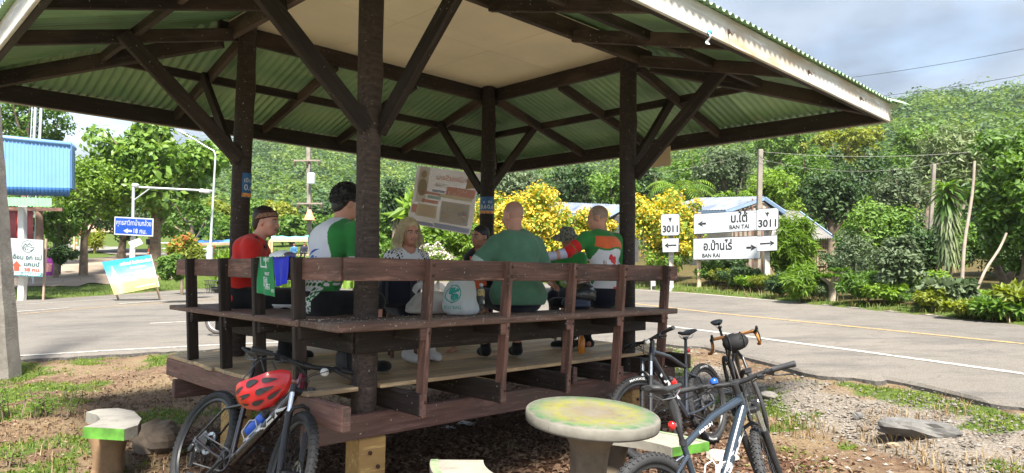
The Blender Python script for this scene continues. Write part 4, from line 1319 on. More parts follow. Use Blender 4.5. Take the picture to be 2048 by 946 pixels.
TB = Vector((.495, 4.56, 0))
tb = empty('round_table', TB, rot=(radians(2.8), radians(3.0), 0), label='round concrete table with green and yellow painted top under the eave', cat='table')
MB().lathe([(.0, .655), (.405, .655), (.425, .662), (.43, .675), (.43, .722), (.425, .729)], 64, None, 0).build('table_edge', M_DRIP, tb)
MB().lathe([(.4255, .729), (.42, .733), (.3, .734), (.15, .734), (0.0, .734)], 64).build('tabletop', M_TOP, tb)
mb = MB()
mb.grid(lambda u, v: Vector(((.115 + .055 * abs(2 * u - 1) ** 2.5 + .05 * max(0, u - .8) * 5 + .008 * sin(5 * v * 2 * pi)) * cos(2 * pi * v), (.115 + .055 * abs(2 * u - 1) ** 2.5 + .05 * max(0, u - .8) * 5 + .008 * sin(5 * v * 2 * pi)) * sin(2 * pi * v), -.06 + u * .715)), 20, 28)
mb.build('pedestal', M_PED, tb)

def slab_legs(root, pts, h, mat):
 for x, y, rz in pts:
  m_ = MB()
  M_ = Matrix.Translation((x, y, 0)) @ Matrix.Rotation(rz, 4, 'Z')
  def fn(u, v):
   w = .115 - .035 * sin(pi * min(1, u * 1.15)) ; t = .055
   a = 2 * pi * v
   cx = max(-1, min(1, cos(a) * 1.35)) * w; cy = max(-1, min(1, sin(a) * 1.35)) * t
   return M_ @ Vector((cx, cy, -.08 + u * (h + .08)))
  m_.grid(fn, 10, 16); m_.build('leg', mat, root)

def arc_bench(label, c, r0, r1, a0, a1, z=.40, th=.065, tilt=(0, 0), endg=True, group=None):
 root = empty('curved_bench', (c.x, c.y, 0), rot=(tilt[0], tilt[1], 0), label=label, cat='bench', group=group)
 n = 22; outer = [(r1 * cos(a0 + (a1 - a0) * i / n), r1 * sin(a0 + (a1 - a0) * i / n)) for i in range(n + 1)]
 inner = [(r0 * cos(a0 + (a1 - a0) * i / n), r0 * sin(a0 + (a1 - a0) * i / n)) for i in range(n, -1, -1)]
 MB().prism(outer + inner, z - th, z).build('seat', [M_PALE], root)
 for a in (a0, a1):
  if not endg: break
  s = -1 if a == a0 else 1
  d = Vector((cos(a), sin(a), 0)); t = Vector((-sin(a), cos(a), 0)) * s
  MB().bar(d * (r0 + .004) + t * .003 + Vector((0, 0, z - th / 2 + .002)), d * (r1 - .004) + t * .003 + Vector((0, 0, z - th / 2 + .002)), .006, th - .002).build('painted_end', M_GREENP, root)
 # painted border strip
 vs = []
 for i in range(n + 1):
  a = a0 + (a1 - a0) * i / n
  vs += [(r1 * .995 * cos(a), r1 * .995 * sin(a), z + .003), ((r1 - .05) * cos(a), (r1 - .05) * sin(a), z + .003)]
 MB().add(vs, [(2 * i, 2 * i + 2, 2 * i + 3, 2 * i + 1) for i in range(n)]).build('painted_border', plain('worn pale green paint', (.19, .25, .14), .7, var=.4, scale=14), root)
 rm = (r0 + r1) / 2
 slab_legs(root, [(rm * cos(a), rm * sin(a), a + pi / 2) for a in (a0 + .22 * (a1 - a0), a0 + .78 * (a1 - a0))], z - th, M_PED)
 return root
arc_bench('curved concrete bench with green painted end right of the round table', TB, .74, 1.10, radians(30), radians(82), z=.41)
arc_bench('curved pale concrete bench at the bottom edge left of the round table', TB, .66, 1.0, radians(181), radians(236), z=.41, endg=False)
# broken seat on the left
def stool():
 root = empty('concrete_stool', at(225, 842, 5.42) * 1.0 - Vector((0, 0, at(225, 842, 5.42).z)), label='broken concrete stool with a green painted edge on the dry grass', cat='stool')
 zt = .43; o = root.location
 px = [(168, 853), (190, 846), (201, 838), (193, 829), (172, 824), (196, 818), (236, 816), (268, 822), (283, 837), (276, 850), (250, 858)]
 pl = []
 for p in px:
  d = ray(*p); Y = (zt - CAM_H) / d.z
  pl.append((d.x * Y - o.x, Y - o.y))
 MB().prism(pl, zt - .085, zt).build('seat', M_CONC, root)
 a, b = Vector((pl[0][0], pl[0][1], zt - .043)), Vector((pl[-1][0], pl[-1][1], zt - .043))
 n = (b - a).cross(Vector((0, 0, 1))).normalized() * .004
 MB().bar(a + n, b + n, .006, .082).build('painted_end', M_GREENP, root)
 cx = sum(p[0] for p in pl) / len(pl); cy = sum(p[1] for p in pl) / len(pl)
 M_ = Matrix.Translation((cx, cy, 0)) @ Matrix.Rotation(.35, 4, 'Z')
 def fn(u, v):
  w = .15 - .05 * sin(pi * min(1, u * 1.05)) ; a_ = 2 * pi * v
  return M_ @ Vector((max(-1, min(1, cos(a_) * 1.3)) * w, max(-1, min(1, sin(a_) * 1.3)) * .085, -.1 + u * (zt - .085 + .1)))
 MB().grid(fn, 12, 18).build('pedestal', concrete_mat('orange brown concrete', (.22, .135, .07)), root)
stool()

# rocks
def rock(name, label, px, py, size, mat, seed, flat=1.0, rz=0.0, sink=.3, layers=False):
 p = hit(px, py); r = np.random.default_rng(seed)
 mb = MB(); n1, n2 = 18, 11
 dirs = [Vector(r.normal(size=3)).normalized() for _ in range(12)]; cut = [r.uniform(.62, .95) for _ in dirs]
 M_ = Matrix.Rotation(rz, 4, 'Z')
 def fn(u, v):
  th = pi * v; ph = 2 * pi * u
  d = Vector((sin(th) * cos(ph), sin(th) * sin(ph), cos(th)))
  k = 1.0
  for q, c in zip(dirs, cut):
   dt = d.dot(q)
   if dt > 0: k = min(k, c / dt)
  k *= 1 + .05 * sin(9 * d.x + 4 * d.z) + .03 * sin(17 * d.y)
  if layers: k *= 1 + .03 * sin(40 * d.z)
  return M_ @ Vector((d.x * k * size[0], d.y * k * size[1], d.z * k * size[2]))
 mb.grid(fn, n1, n2, smooth=False)
 o = mb.build(name, mat); o.location = p + Vector((0, 0, size[2] * (1 - sink)))
 return tag(o, label, 'rock')
M_SLATE = plain('grey slate', (0.10, 0.096, 0.09), .7, var=.4, scale=7, bmp=.6)
M_DROCK = plain('dark soil rock', (0.10, 0.075, 0.055), .9, var=.4, scale=7, bmp=.7)
rk = rock('rock', 'large flat grey slate rock on the gravel at right', 1832, 872, (.36, .15, .115), M_SLATE, 4, rz=-.35, sink=.45, layers=True)
rock('rock', 'small dark stone on the gravel left of the slate rock', 1714, 838, (.06, .05, .045), M_SLATE, 6)
rock('rock', 'brown rounded stone below the small dark stone', 1730, 862, (.065, .05, .03), M_DROCK, 7)
rock('rock', 'pale flat stone beside the gravel bike front wheel', 1538, 800, (.13, .09, .05), plain('pale stone', (.25, .225, .195), .85, bmp=.4), 8)
rock('rock', 'dark earthy boulder behind the broken stool', 312, 905, (.20, .17, .20), M_DROCK, 9, sink=.55)
rock('rock', 'tan stone at the bottom right of the gravel', 1785, 896, (.06, .05, .03), plain('tan stone', (.22, .165, .11), .9, bmp=.4), 12)
rock('rock', 'pale block lying under the near slate blue bike', 1440, 925, (.16, .13, .06), plain('pale block stone', (.30, .265, .23), .85, bmp=.4), 14)

# concrete utility pole at the left edge
def left_pole():
 b = hit(18, 758); root = empty('concrete_pole', (b.x - .08, b.y, b.z), label='grey concrete utility pole at the left edge', cat='pole')
 m, nt, bs, _ = new_mat('rough pole concrete')
 v = coords(nt, rand=False); f = noise(nt, v, 5, 6, .65); g = noise(nt, v, 38, 4, .75)
 c = ramp(nt, f, [(.3, (.09, .08, .067)), (.7, (.185, .17, .148))]).outputs[0]
 c = mixc(nt, ramp(nt, g, [(.62, (0, 0, 0)), (.72, (1, 1, 1))]).outputs[0], c, (.10, .085, .07))
 nt.links.new(c, bs.inputs['Base Color']); bs.inputs['Roughness'].default_value = .9
 bump(nt, bs, g, .8, .012)
 mb = MB()
 def fn(u, v):
  z = -.3 + 8.3 * u; w = .17 - .0082 * z; d = .13 - .004 * z; a = 2 * pi * v
  return Vector((-.118 * z + w * max(-1, min(1, 1.5 * cos(a))) + .004 * sin(z * 9), d * max(-1, min(1, 1.5 * sin(a))), z))
 mb.grid(fn, 60, 24, smooth=False)
 mb.build('pole_shaft', m, root)
 for z in (.72, 1.41, 2.1):
  MB().lathe([(.022, 0), (.022, .004), (0, .004)], 10, Matrix.Translation((.05 - .118 * z, -.135 + .004 * z, z)) @ Matrix.Rotation(radians(90), 4, 'X')).build('bolt_hole', M_BOLT, root)
left_pole()
# ------------------------------------------------------------------ people: one continuous surface per body, clothes as their own surfaces
from mathutils.bvhtree import BVHTree
E8 = [(0, 0, 0), (1, 0, 0), (0, 1, 0), (1, 1, 0), (0, 0, 1), (1, 0, 1), (0, 1, 1), (1, 1, 1)]
E12 = [(0, 1), (2, 3), (4, 5), (6, 7), (0, 2), (1, 3), (4, 6), (5, 7), (0, 4), (1, 5), (2, 6), (3, 7)]

def prim_dist(p, P):
 t = p[0]
 if t == 'cap':
  a, b, ra, rb = np.array(p[1], float), np.array(p[2], float), p[3], p[4]
  ba = b - a; L2 = max((ba * ba).sum(), 1e-9)
  h = np.clip(((P - a) @ ba) / L2, 0, 1)
  q = P - a - h[..., None] * ba
  return np.sqrt((q * q).sum(-1)) - (ra + (rb - ra) * h)
 c, r, R = np.array(p[1], float), np.array(p[2], float), p[3]
 q = (P - c)
 if R is not None: q = q @ R
 k0 = np.sqrt(((q / r) ** 2).sum(-1)); k1 = np.sqrt(((q / (r * r)) ** 2).sum(-1)) + 1e-9
 return k0 * (k0 - 1) / k1

def prim_box(p, pad):
 if p[0] == 'cap':
  m = max(p[3], p[4]); a, b = np.array(p[1], float), np.array(p[2], float)
  return np.minimum(a, b) - m - pad, np.maximum(a, b) + m + pad
 m = max(p[2]); c = np.array(p[1], float)
 return c - m - pad, c + m + pad

def sdf_mesh(prims, vox, disp=None, cuts=()):
 """prims: (shape..., k, op) with op '+' or '-'; smooth union then surface nets"""
 los, his = zip(*[prim_box(p[0], .03) for p in prims if p[2] == '+'])
 lo = np.min(los, 0); hi = np.max(his, 0)
 n = np.ceil((hi - lo) / vox).astype(int) + 2
 V = np.full(n, 1.0, np.float32)
 ax = [lo[i] + np.arange(n[i]) * vox for i in range(3)]
 for p, k, op in prims:
  a, b = prim_box(p, k + .025)
  i0 = np.clip(np.floor((a - lo) / vox).astype(int), 0, n); i1 = np.clip(np.ceil((b - lo) / vox).astype(int) + 1, 0, n)
  if (i1 <= i0).any(): continue
  sl = tuple(slice(i0[i], i1[i]) for i in range(3))
  G = np.stack(np.meshgrid(*[ax[i][sl[i]] for i in range(3)], indexing='ij'), -1)
  d = prim_dist(p, G).astype(np.float32)
  o = V[sl]
  if op == '+':
   h = np.maximum(k - np.abs(o - d), 0) / max(k, 1e-6)
   V[sl] = np.minimum(o, d) - h * h * k * .25
  else:
   h = np.maximum(k - np.abs(o + d), 0) / max(k, 1e-6)
   V[sl] = np.maximum(o, -d) + h * h * k * .25
 if disp is not None or cuts:
  band = np.abs(V) < .05
  idx = np.argwhere(band)
  Pp = lo + idx * vox
  dv = V[band]
  if disp is not None: dv = dv + disp(Pp).astype(np.float32)
  for (c0, nn) in cuts:
   dv = np.maximum(dv, ((Pp - np.array(c0)) @ np.array(nn)).astype(np.float32))
  V[band] = dv
  if cuts:      # deep inside beyond the cut
   deep = np.argwhere(V <= -.05)
   if len(deep):
    Pd = lo + deep * vox; dd = V[tuple(deep.T)]
    for (c0, nn) in cuts: dd = np.maximum(dd, ((Pd - np.array(c0)) @ np.array(nn)).astype(np.float32))
    V[tuple(deep.T)] = dd
 ins = V < 0
 s = [ins[dx:n[0] - 1 + dx, dy:n[1] - 1 + dy, dz:n[2] - 1 + dz] for dx, dy, dz in E8]
 cnt = sum(x.astype(np.int8) for x in s)
 act = (cnt > 0) & (cnt < 8)
 cells = np.argwhere(act)
 cv = np.stack([V[cells[:, 0] + dx, cells[:, 1] + dy, cells[:, 2] + dz] for dx, dy, dz in E8], 1)
 acc = np.zeros((len(cells), 3)); num = np.zeros(len(cells))
 for a, b in E12:
  va, vb = cv[:, a], cv[:, b]
  m = (va < 0) != (vb < 0)
  t = np.where(m, va / np.where(m, va - vb, 1), 0)
  pa = np.array(E8[a], float); pb = np.array(E8[b], float)
  acc += np.where(m[:, None], pa + t[:, None] * (pb - pa), 0); num += m
 verts = lo + (cells + acc / np.maximum(num, 1)[:, None]) * vox
 vid = np.full(act.shape, -1, np.int64); vid[act] = np.arange(len(cells))
 faces = []
 for d in range(3):
  e1, e2 = (d + 1) % 3, (d + 2) % 3
  sl0 = [slice(1, n[i] - 1) for i in range(3)]; sl0[d] = slice(0, n[d] - 1)
  sl1 = list(sl0); sl1[d] = slice(1, n[d])
  A = ins[tuple(sl0)]; B = ins[tuple(sl1)]
  X = np.argwhere(A != B)
  flip = A[tuple(X.T)]
  for i in range(3):
   if i != d: X[:, i] += 1
  o1 = np.zeros(3, int); o1[e1] = 1; o2 = np.zeros(3, int); o2[e2] = 1
  q = np.stack([vid[tuple((X - o1 - o2).T)], vid[tuple((X - o2).T)], vid[tuple(X.T)], vid[tuple((X - o1).T)]], 1)
  q[~flip] = q[~flip][:, ::-1]
  faces.append(q)
 F = np.concatenate(faces); F = F[(F >= 0).all(1)]
 return verts, F

def sdf_obj(name, prims, vox, mats, parent, paint=None, disp=None, cuts=()):
 V, F = sdf_mesh(prims, vox, disp, cuts)
 mi = None
 if paint is not None: mi = paint(V[F].mean(1))
 me = np_mesh(name, V, F, mats, mi, smooth=True)
 return link_mesh(name, me, parent), BVHTree.FromPolygons([tuple(v) for v in V], [tuple(f) for f in F])

def skin_mat(name, col):
 m, nt, b, _ = new_mat(name)
 v = coords(nt, rand=False)
 f = noise(nt, v, 22, 4, .6); g = noise(nt, v, 7, 2)
 c = ramp(nt, g, [(0.3, tuple(x * .85 for x in col)), (0.7, (min(1, col[0] * 1.15), col[1] * 1.05, col[2] * 1.03))]).outputs[0]
 nt.links.new(c, b.inputs['Base Color']); b.inputs['Roughness'].default_value = .5
 b.inputs['Subsurface Weight'].default_value = .08; b.inputs['Subsurface Radius'].default_value = (.012, .005, .003)
 bump(nt, b, f, .15, .002)
 return m
def cloth(name, col, var=.15, rough=.85):
 m, nt, b, _ = new_mat(name)
 v = coords(nt, rand=False)
 f = noise(nt, v, 9, 4); w = noise(nt, v, 160, 2)
 c = ramp(nt, f, [(0.3, tuple(x * (1 - var) for x in col)), (0.7, tuple(min(1, x * (1 + var)) for x in col))]).outputs[0]
 nt.links.new(c, b.inputs['Base Color']); b.inputs['Roughness'].default_value = rough
 b.inputs['Specular IOR Level'].default_value = .25; b.inputs['Sheen Weight'].default_value = .15
 bump(nt, b, w, .15, .002)
 return m
def hair_mat(name, col):
 m, nt, b, _ = new_mat(name)
 v = coords(nt, (60, 60, 9), rand=False)
 f = noise(nt, v, 3, 3, .7)
 nt.links.new(ramp(nt, f, [(.3, tuple(x * .45 for x in col)), (.7, col)]).outputs[0], b.inputs['Base Color'])
 b.inputs['Roughness'].default_value = .5; bump(nt, b, f, .6, .006)
 return m
SK_PALE = skin_mat('sunburnt fair skin', (0.58, 0.29, 0.21))
SK_TAN = skin_mat('tanned fair skin', (0.54, 0.28, 0.195))
SK_BROWN = skin_mat('brown skin', (0.38, 0.19, 0.115))
M_EYE = plain('eye white', (.45, .42, .39), .3, var=.02); M_IRIS = plain('dark iris', (.02, .014, .01), .2)
M_LIP = plain('lips', (.36, .10, .085), .45); M_TEETH = plain('teeth', (.48, .44, .40), .3, var=.03)
M_BROW = plain('eyebrow hair', (.05, .03, .02), .8)

def rotz(a): return np.array(Matrix.Rotation(a, 3, 'Z'))
class Fig:
 """a figure facing local +Y; +X is its right side; origin on the seat or floor"""
 def __init__(s, label, pos, heading, skin, hip=.10, lean=.15, side=0.0, torso=.50, head_yaw=0.0, head_pitch=0.0, size=1.0, sh=.185, bulk=1.0, curve=.12, group=None, drop=.045):
  s.root = empty('person', pos, heading - pi / 2, label, 'person', group)
  s.skin = skin; s.sz = size; s.bulk = bulk
  s.pel = Vector((0, 0, hip)); z = size
  s.mid = s.pel + Vector((side * .5, sin(lean * .6) * torso * .5, cos(lean * .6) * torso * .5))
  s.nk = s.mid + Vector((side * .5, sin(lean + curve) * torso * .5, cos(lean + curve) * torso * .5))
  d = (s.nk - s.mid).normalized()
  s.td = d; s.tf = Vector((1, 0, 0)).cross(d) * -1; s.tf = Vector((0, d.z, -d.y)).normalized()
  s.shl = s.nk - d * drop - Vector((sh, 0, 0)); s.shr = s.nk - d * drop + Vector((sh, 0, 0))
  hy, hp = head_yaw, head_pitch
  s.HR = Matrix.Rotation(hy, 3, 'Z') @ Matrix.Rotation(hp, 3, 'X')
  s.hc = s.nk + d * .055 + Vector((0, .025, .125 * z))
  s.body = []
  s.head_prims()
 def H(s, x, y, z): return s.hc + s.HR @ Vector((x, y, z)) * s.sz
 def add(s, pr, k=.03, op='+'): s.body.append((pr, k, op))
 def cap(s, a, b, ra, rb, k=.03): s.add(('cap', tuple(a), tuple(b), ra, rb), k)
 def ell(s, c, r, R=None, k=.03, op='+'): s.add(('ell', tuple(c), tuple(r), R), k, op)
 def head_prims(s):
  z = s.sz; R = np.array(s.HR)
  s.ell(s.H(0, -.012, .03), (.076 * z, .097 * z, .092 * z), R, .02)
  s.ell(s.H(0, .03, -.035), (.060 * z, .066 * z, .078 * z), R, .03)
  s.ell(s.H(0, .055, -.088), (.034 * z, .030 * z, .024 * z), R, .03)          # chin
  s.ell(s.H(0, .072, .022), (.05 * z, .018 * z, .012 * z), R, .02)           # brow
  for x in (-1, 1):
   s.ell(s.H(x * .040, .056, -.028), (.022 * z, .024 * z, .024 * z), R, .02)   # cheek
   s.ell(s.H(x * .031, .092, .004), (.017 * z, .016 * z, .011 * z), R, .012, '-')   # eye socket
   s.ell(s.H(x * .077, -.012, -.012), (.008 * z, .019 * z, .031 * z), R, .006)   # ear
   s.ell(s.H(x * .084, -.006, -.010), (.006 * z, .010 * z, .018 * z), R, .004, '-')
  s.cap(s.H(0, .082, .008), s.H(0, .103, -.030), .010 * z, .0135 * z, .012)      # nose
  for x in (-1, 1): s.ell(s.H(x * .013, .092, -.034), (.009 * z, .011 * z, .008 * z), R, .008)
  s.ell(s.H(0, .083, -.062), (.024 * z, .012 * z, .011 * z), R, .01)          # lips
  s.cap(s.nk - s.td * .03, s.H(0, -.022, -.055), .056 * z * (1 + .15 * (s.bulk - 1)), .054 * z * (1 + .25 * (s.bulk - 1)), .035)
 def torso_prims(s, g=0.0, k=.05, lo=True):
  b = s.bulk; out = []
  R = None
  out.append((('ell', tuple(s.pel + Vector((0, 0, .0))), (.165 * b + g, .125 * b + g, .115 + g), R), k, '+'))
  w = s.pel.lerp(s.mid, .65) + Vector((0, .012 * b, 0))
  out.append((('ell', tuple(w), (.148 * b + g, .108 * b * (1 + .5 * (b - 1)) + g, .16 + g), R), k, '+'))
  a = math.atan2(s.td.y, s.td.z); RR = np.array(Matrix.Rotation(-a, 3, 'X'))
  ch = s.mid.lerp(s.nk, .48)
  out.append((('ell', tuple(ch), (.165 * b + g, .108 * b + g, .165 + g), RR), k, '+'))
  out.append((('cap', tuple(s.shl + Vector((.03, 0, -.01))), tuple(s.shr + Vector((-.03, 0, -.01))), .062 + g, .062 + g), k, '+'))
  out.append((('cap', tuple(s.nk - s.td * .02 + Vector((-.05, -.01, 0))), tuple(s.nk - s.td * .02 + Vector((.05, -.01, 0))), .058 + g, .058 + g), k, '+'))
  out.append((('ell', tuple(ch + Vector((0, -.03, .05))), (.15 * b + g, .09 * b + g, .10 + g), RR), k, '+'))
  return out
 def arm(s, side, elbow, wrist, r=(.052, .043, .041, .028), hand_dir=None, curl=.5, palm=None):
  sh = s.shl if side < 0 else s.shr
  e, w = Vector(elbow), Vector(wrist); b = s.bulk ** .5
  s.cap(sh, sh.lerp(e, .5), r[0] * b, r[1] * 1.05 * b, .04); s.cap(sh.lerp(e, .5), e, r[1] * 1.05 * b, r[1] * .95 * b, .02)
  s.cap(e, e.lerp(w, .35), r[2] * b, r[2] * b, .02); s.cap(e.lerp(w, .35), w, r[2] * b, r[3] * b, .02)
  hd = (w - e).normalized() if hand_dir is None else Vector(hand_dir).normalized()
  pn = Vector(palm).normalized() if palm is not None else Vector((0, 0, -1))
  pn = (pn - hd * pn.dot(hd)).normalized(); sd = hd.cross(pn)
  z = s.sz
  pc = w + hd * .045 * z
  R = np.array(Matrix((hd, sd, pn)).transposed())
  s.ell(pc, (.05 * z, .040 * z, .016 * z), R, .012)
  for i, (o, L) in enumerate(((-.028, .066), (-.0095, .076), (.0095, .072), (.027, .058))):
   b0 = w + hd * .082 * z + sd * o * z
   ang = curl * (.8 + .1 * i); p = b0; d = hd
   for j, f in enumerate((.45, .32, .23)):
    d = (hd * cos(ang * (j + .6)) + pn * sin(ang * (j + .6))).normalized()
    q = p + d * L * f * z * 1.05
    s.cap(p, q, (.0088 - .0008 * j) * z, (.0082 - .0008 * j) * z, .004); p = q
  tb_ = w + hd * .02 * z - sd * .03 * z * (1 if side < 0 else -1) * -1
  q = tb_ + (hd * .6 - sd * (-.7 if side > 0 else .7) * -1 + pn * .4).normalized() * .035 * z
  s.cap(w + hd * .018 * z, q, .013 * z, .0095 * z, .008); s.cap(q, q + (hd * .85 + pn * .4).normalized() * .03 * z, .0095 * z, .008 * z, .004)
  return sh, e, w
 def leg(s, side, knee, ankle, r=(.085, .058, .054, .036), toe=(0, 1, 0), barefoot=False):
  z = s.sz; b = s.bulk
  h = s.pel + Vector((side * .085 * b, .02, -.015)); k, a = Vector(knee), Vector(ankle)
  s.cap(h, k, r[0] * b * z, r[1] * z, .04); s.cap(k, k.lerp(a, .35), r[2] * z, r[2] * 1.02 * z, .03); s.cap(k.lerp(a, .35), a, r[2] * z, r[3] * z, .02)
  t = Vector(toe).normalized()
  s.cap(a + Vector((0, 0, -.035)) - t * .03, a + t * .12 * z + Vector((0, 0, -.05)), .036 * z, .03 * z, .02)
  if barefoot:
   sd = t.cross(Vector((0, 0, 1)))
   for i in range(5):
    q = a + t * (.135 - .012 * i) * z + sd * (.024 - .013 * i) * z * side + Vector((0, 0, -.058))
    s.cap(q, q + t * .03 * z, (.012 - .0012 * i) * z, (.011 - .0012 * i) * z, .004)
  return h, k, a
 def finish(s, vox=.0065, lips=True, smile=False, hairless=None, extra=None):
  prims = s.torso_prims() + s.body
  hc, HR = np.array(s.hc), np.array(s.HR); z = s.sz
  def paint(P):
   q = (P - hc) @ HR / z
   m = np.zeros(len(P), int)
   lip = (np.abs(q[:, 0]) < .025) & (np.abs(q[:, 2] + .063 - (.18 * np.abs(q[:, 0]) if smile else 0)) < .0085) & (q[:, 1] > .06)
   m[lip] = 1
   if smile:
    t = (np.abs(q[:, 0]) < .014) & (np.abs(q[:, 2] + .061 - .18 * np.abs(q[:, 0])) < .0035) & (q[:, 1] > .06); m[t] = 3
   br = (np.abs(np.abs(q[:, 0]) - .032) < .019) & (np.abs(q[:, 2] - .024 + .12 * np.abs(np.abs(q[:, 0]) - .03)) < .0045) & (q[:, 1] > .05); m[br] = 2
   if extra is not None: m = extra(q, P, m)
   return m
  o, bvh = sdf_obj('body', prims, vox, [s.skin, M_LIP, M_BROW, M_TEETH] + list(s.extra_mats), s.root, paint)
  for x in (-1, 1):
   MB().ball(s.H(x * .031, .0765, .003), .0118 * z, 12, 8).build('eye', M_EYE, s.root)
   d = (s.HR @ Vector((0, 1, 0)))
   MB().ball(s.H(x * .031, .0765, .003) + d * .0065 * z, .0068 * z, 10, 6).build('iris', M_IRIS, s.root)
   # lid
  return o
 extra_mats = ()

def folds(amp=.004, f=38.0, seed=0.0):
 def d(P):
  x, y, z = P[:, 0], P[:, 1], P[:, 2]
  w = np.sin(z * f + 2.2 * np.sin(x * 9 + seed) + 1.7 * np.sin(y * 11 + seed * 2) + x * f * .45)
  w2 = np.sin((x * 1.3 + z * .6) * f * .7 + 2.5 * np.sin(z * 8 + seed + 1) + y * 21)
  return amp * (w * .6 + w2 * .5)
 return d

def shirt(s, name, mats, arms, g=.012, paint=None, hem=None, neck=True, sleeve_r=(.062, .056), disp=None, cut=.55, vox=.0065, extra=(), cuts_extra=()):
 """arms: list of (shoulder, elbow, fraction of the upper arm covered)"""
 pr = s.torso_prims(g)
 b = s.bulk ** .5
 for sh, e, fr in arms:
  q = sh.lerp(e, fr)
  pr.append((('cap', tuple(sh), tuple(q), sleeve_r[0] * b, sleeve_r[1] * b), .04, '+'))
 pr += list(extra)
 cuts = []
 hem = s.pel.z - .06 if hem is None else hem
 cuts.append(((0, 0, hem), (0, 0, -1)))
 cuts += list(cuts_extra)
 # neck opening
 pr.append((('cap', tuple(s.nk - s.td * .0 + Vector((0, .02, 0))), tuple(s.nk + s.td * .16 + Vector((0, .02, 0))), .066 * s.sz, .075 * s.sz), .004, '-'))
 return sdf_obj(name, pr, vox, mats, s.root, paint, disp, cuts)

def sleeve(s, name, mat, a, b, ra, rb, vox=.006, disp=None):
 """an open ended tube of cloth on an arm or leg"""
 a, b = Vector(a), Vector(b); d = (b - a).normalized()
 return sdf_obj(name, [(('cap', tuple(a), tuple(b), ra, rb), .01, '+')], vox, [mat], s.root, None, disp, [(tuple(a), tuple(-d)), (tuple(b), tuple(d))])

def trousers(s, name, mat, legs, g=.012, long=False, r=(.098, .076), vox=.008, disp=None):
 pr = [(('ell', tuple(s.pel), (.168 * s.bulk + g, .128 * s.bulk + g, .117 + g), None), .05, '+')]
 for h, k, a in legs:
  pr.append((('cap', tuple(h), tuple(k), r[0] * s.bulk * s.sz, r[1] * s.sz), .04, '+'))
  if long: pr.append((('cap', tuple(k), tuple(k.lerp(a, .93)), .068 * s.sz, .047 * s.sz), .03, '+'))
 return sdf_obj(name, pr, vox, [mat], s.root, None, disp or folds(.003, 30), [((0, 0, s.pel.z + .075), (0, 0, 1))])

def shoe(s, a, toe, mat, sole):
 a = Vector(a); t = Vector(toe).normalized(); z = s.sz
 up = Vector((0, 0, 1)); up = (up - t * up.dot(t)).normalized()
 pr = [(('cap', tuple(a - t * .035 - up * .035), tuple(a + t * .155 * z - up * .052), .043 * z, .036 * z), .02, '+'),
          (('cap', tuple(a + up * .02), tuple(a - up * .02), .047 * z, .045 * z), .03, '+'), (('ell', tuple(a + t * .11 * z - up * .05), (.05 * z, .05 * z, .035 * z), None), .03, '+')]
 zc = a - up * .068
 def paint(P): return (((P - np.array(zc)) @ np.array(up)) < 0).astype(int)
 cuts = [(tuple(a + up * .045), tuple(up)), (tuple(a - up * .088), tuple(-up))]
 return sdf_obj('shoe', pr, .006, [mat, sole], s.root, paint, None, cuts)

def hair(s, mat, prims, vox=.006, disp=None, name='hair', cuts=(), mats=None, paint=None):
 R = np.array(s.HR); out = []
 for (kind, c, r, k, op) in prims:
  if kind == 'ell': out.append((('ell', tuple(s.H(*c)), tuple(x * s.sz for x in r), R), k, op))
  else: out.append((('cap', tuple(s.H(*c)), tuple(s.H(*r[0])), r[1] * s.sz, r[2] * s.sz), k, op))
 cc = [(tuple(s.H(*c)), tuple(s.HR @ Vector(n_).normalized())) for c, n_ in cuts]
 return sdf_obj(name, out, vox, mats or [mat], s.root, paint, disp, cc)

def print_on(s, bvh, name, items, mats, off=.002):
 """lettering and marks laid on the cloth: items (text or polygon, origin, xdir, ydir, size, mat index, width)"""
 mb = MB()
 for it in items:
  txt, o, xd, yd, size, mi, width = it
  o, xd, yd = Vector(o), Vector(xd).normalized(), Vector(yd).normalized()
  n = xd.cross(yd)
  def onto(X, Y):
   p = o + xd * X + yd * Y + n * .35
   h = bvh.ray_cast(p, -n)
   return (h[0] + n * off) if h[0] is not None else (p - n * .35)
  if isinstance(txt, str): letter(mb, txt, o, xd, yd, size, mi, bold=.015, bend=onto, width=width)
  else:
   for poly in txt:
    c = (sum(p[0] for p in poly) / len(poly), sum(p[1] for p in poly) / len(poly))
    pts = []
    for a, b in zip(poly, poly[1:] + poly[:1]):
     for t in (0, .5): pts.append((a[0] + (b[0] - a[0]) * t, a[1] + (b[1] - a[1]) * t))
    vs = [onto(p[0] * size, p[1] * size) for p in pts] + [onto((p[0] + c[0]) * .5 * size, (p[1] + c[1]) * .5 * size) for p in pts] + [onto(c[0] * size, c[1] * size)]
    k = len(pts)
    mb.add(vs, [(i, (i + 1) % k, k + (i + 1) % k, k + i) for i in range(k)] + [(k + i, k + (i + 1) % k, 2 * k) for i in range(k)], mi, True)
 return tag(mb.build(name, mats, s.root), kind='stuff')

def blob(r=1.0, n=10, jag=0.0, sx=1.0, sy=1.0, seed=1, cx=0, cy=0):
 q = random.Random(seed)
 return [(cx + r * sx * (1 + q.uniform(-jag, jag)) * cos(2 * pi * i / n), cy + r * sy * (1 + q.uniform(-jag, jag)) * sin(2 * pi * i / n)) for i in range(n)]

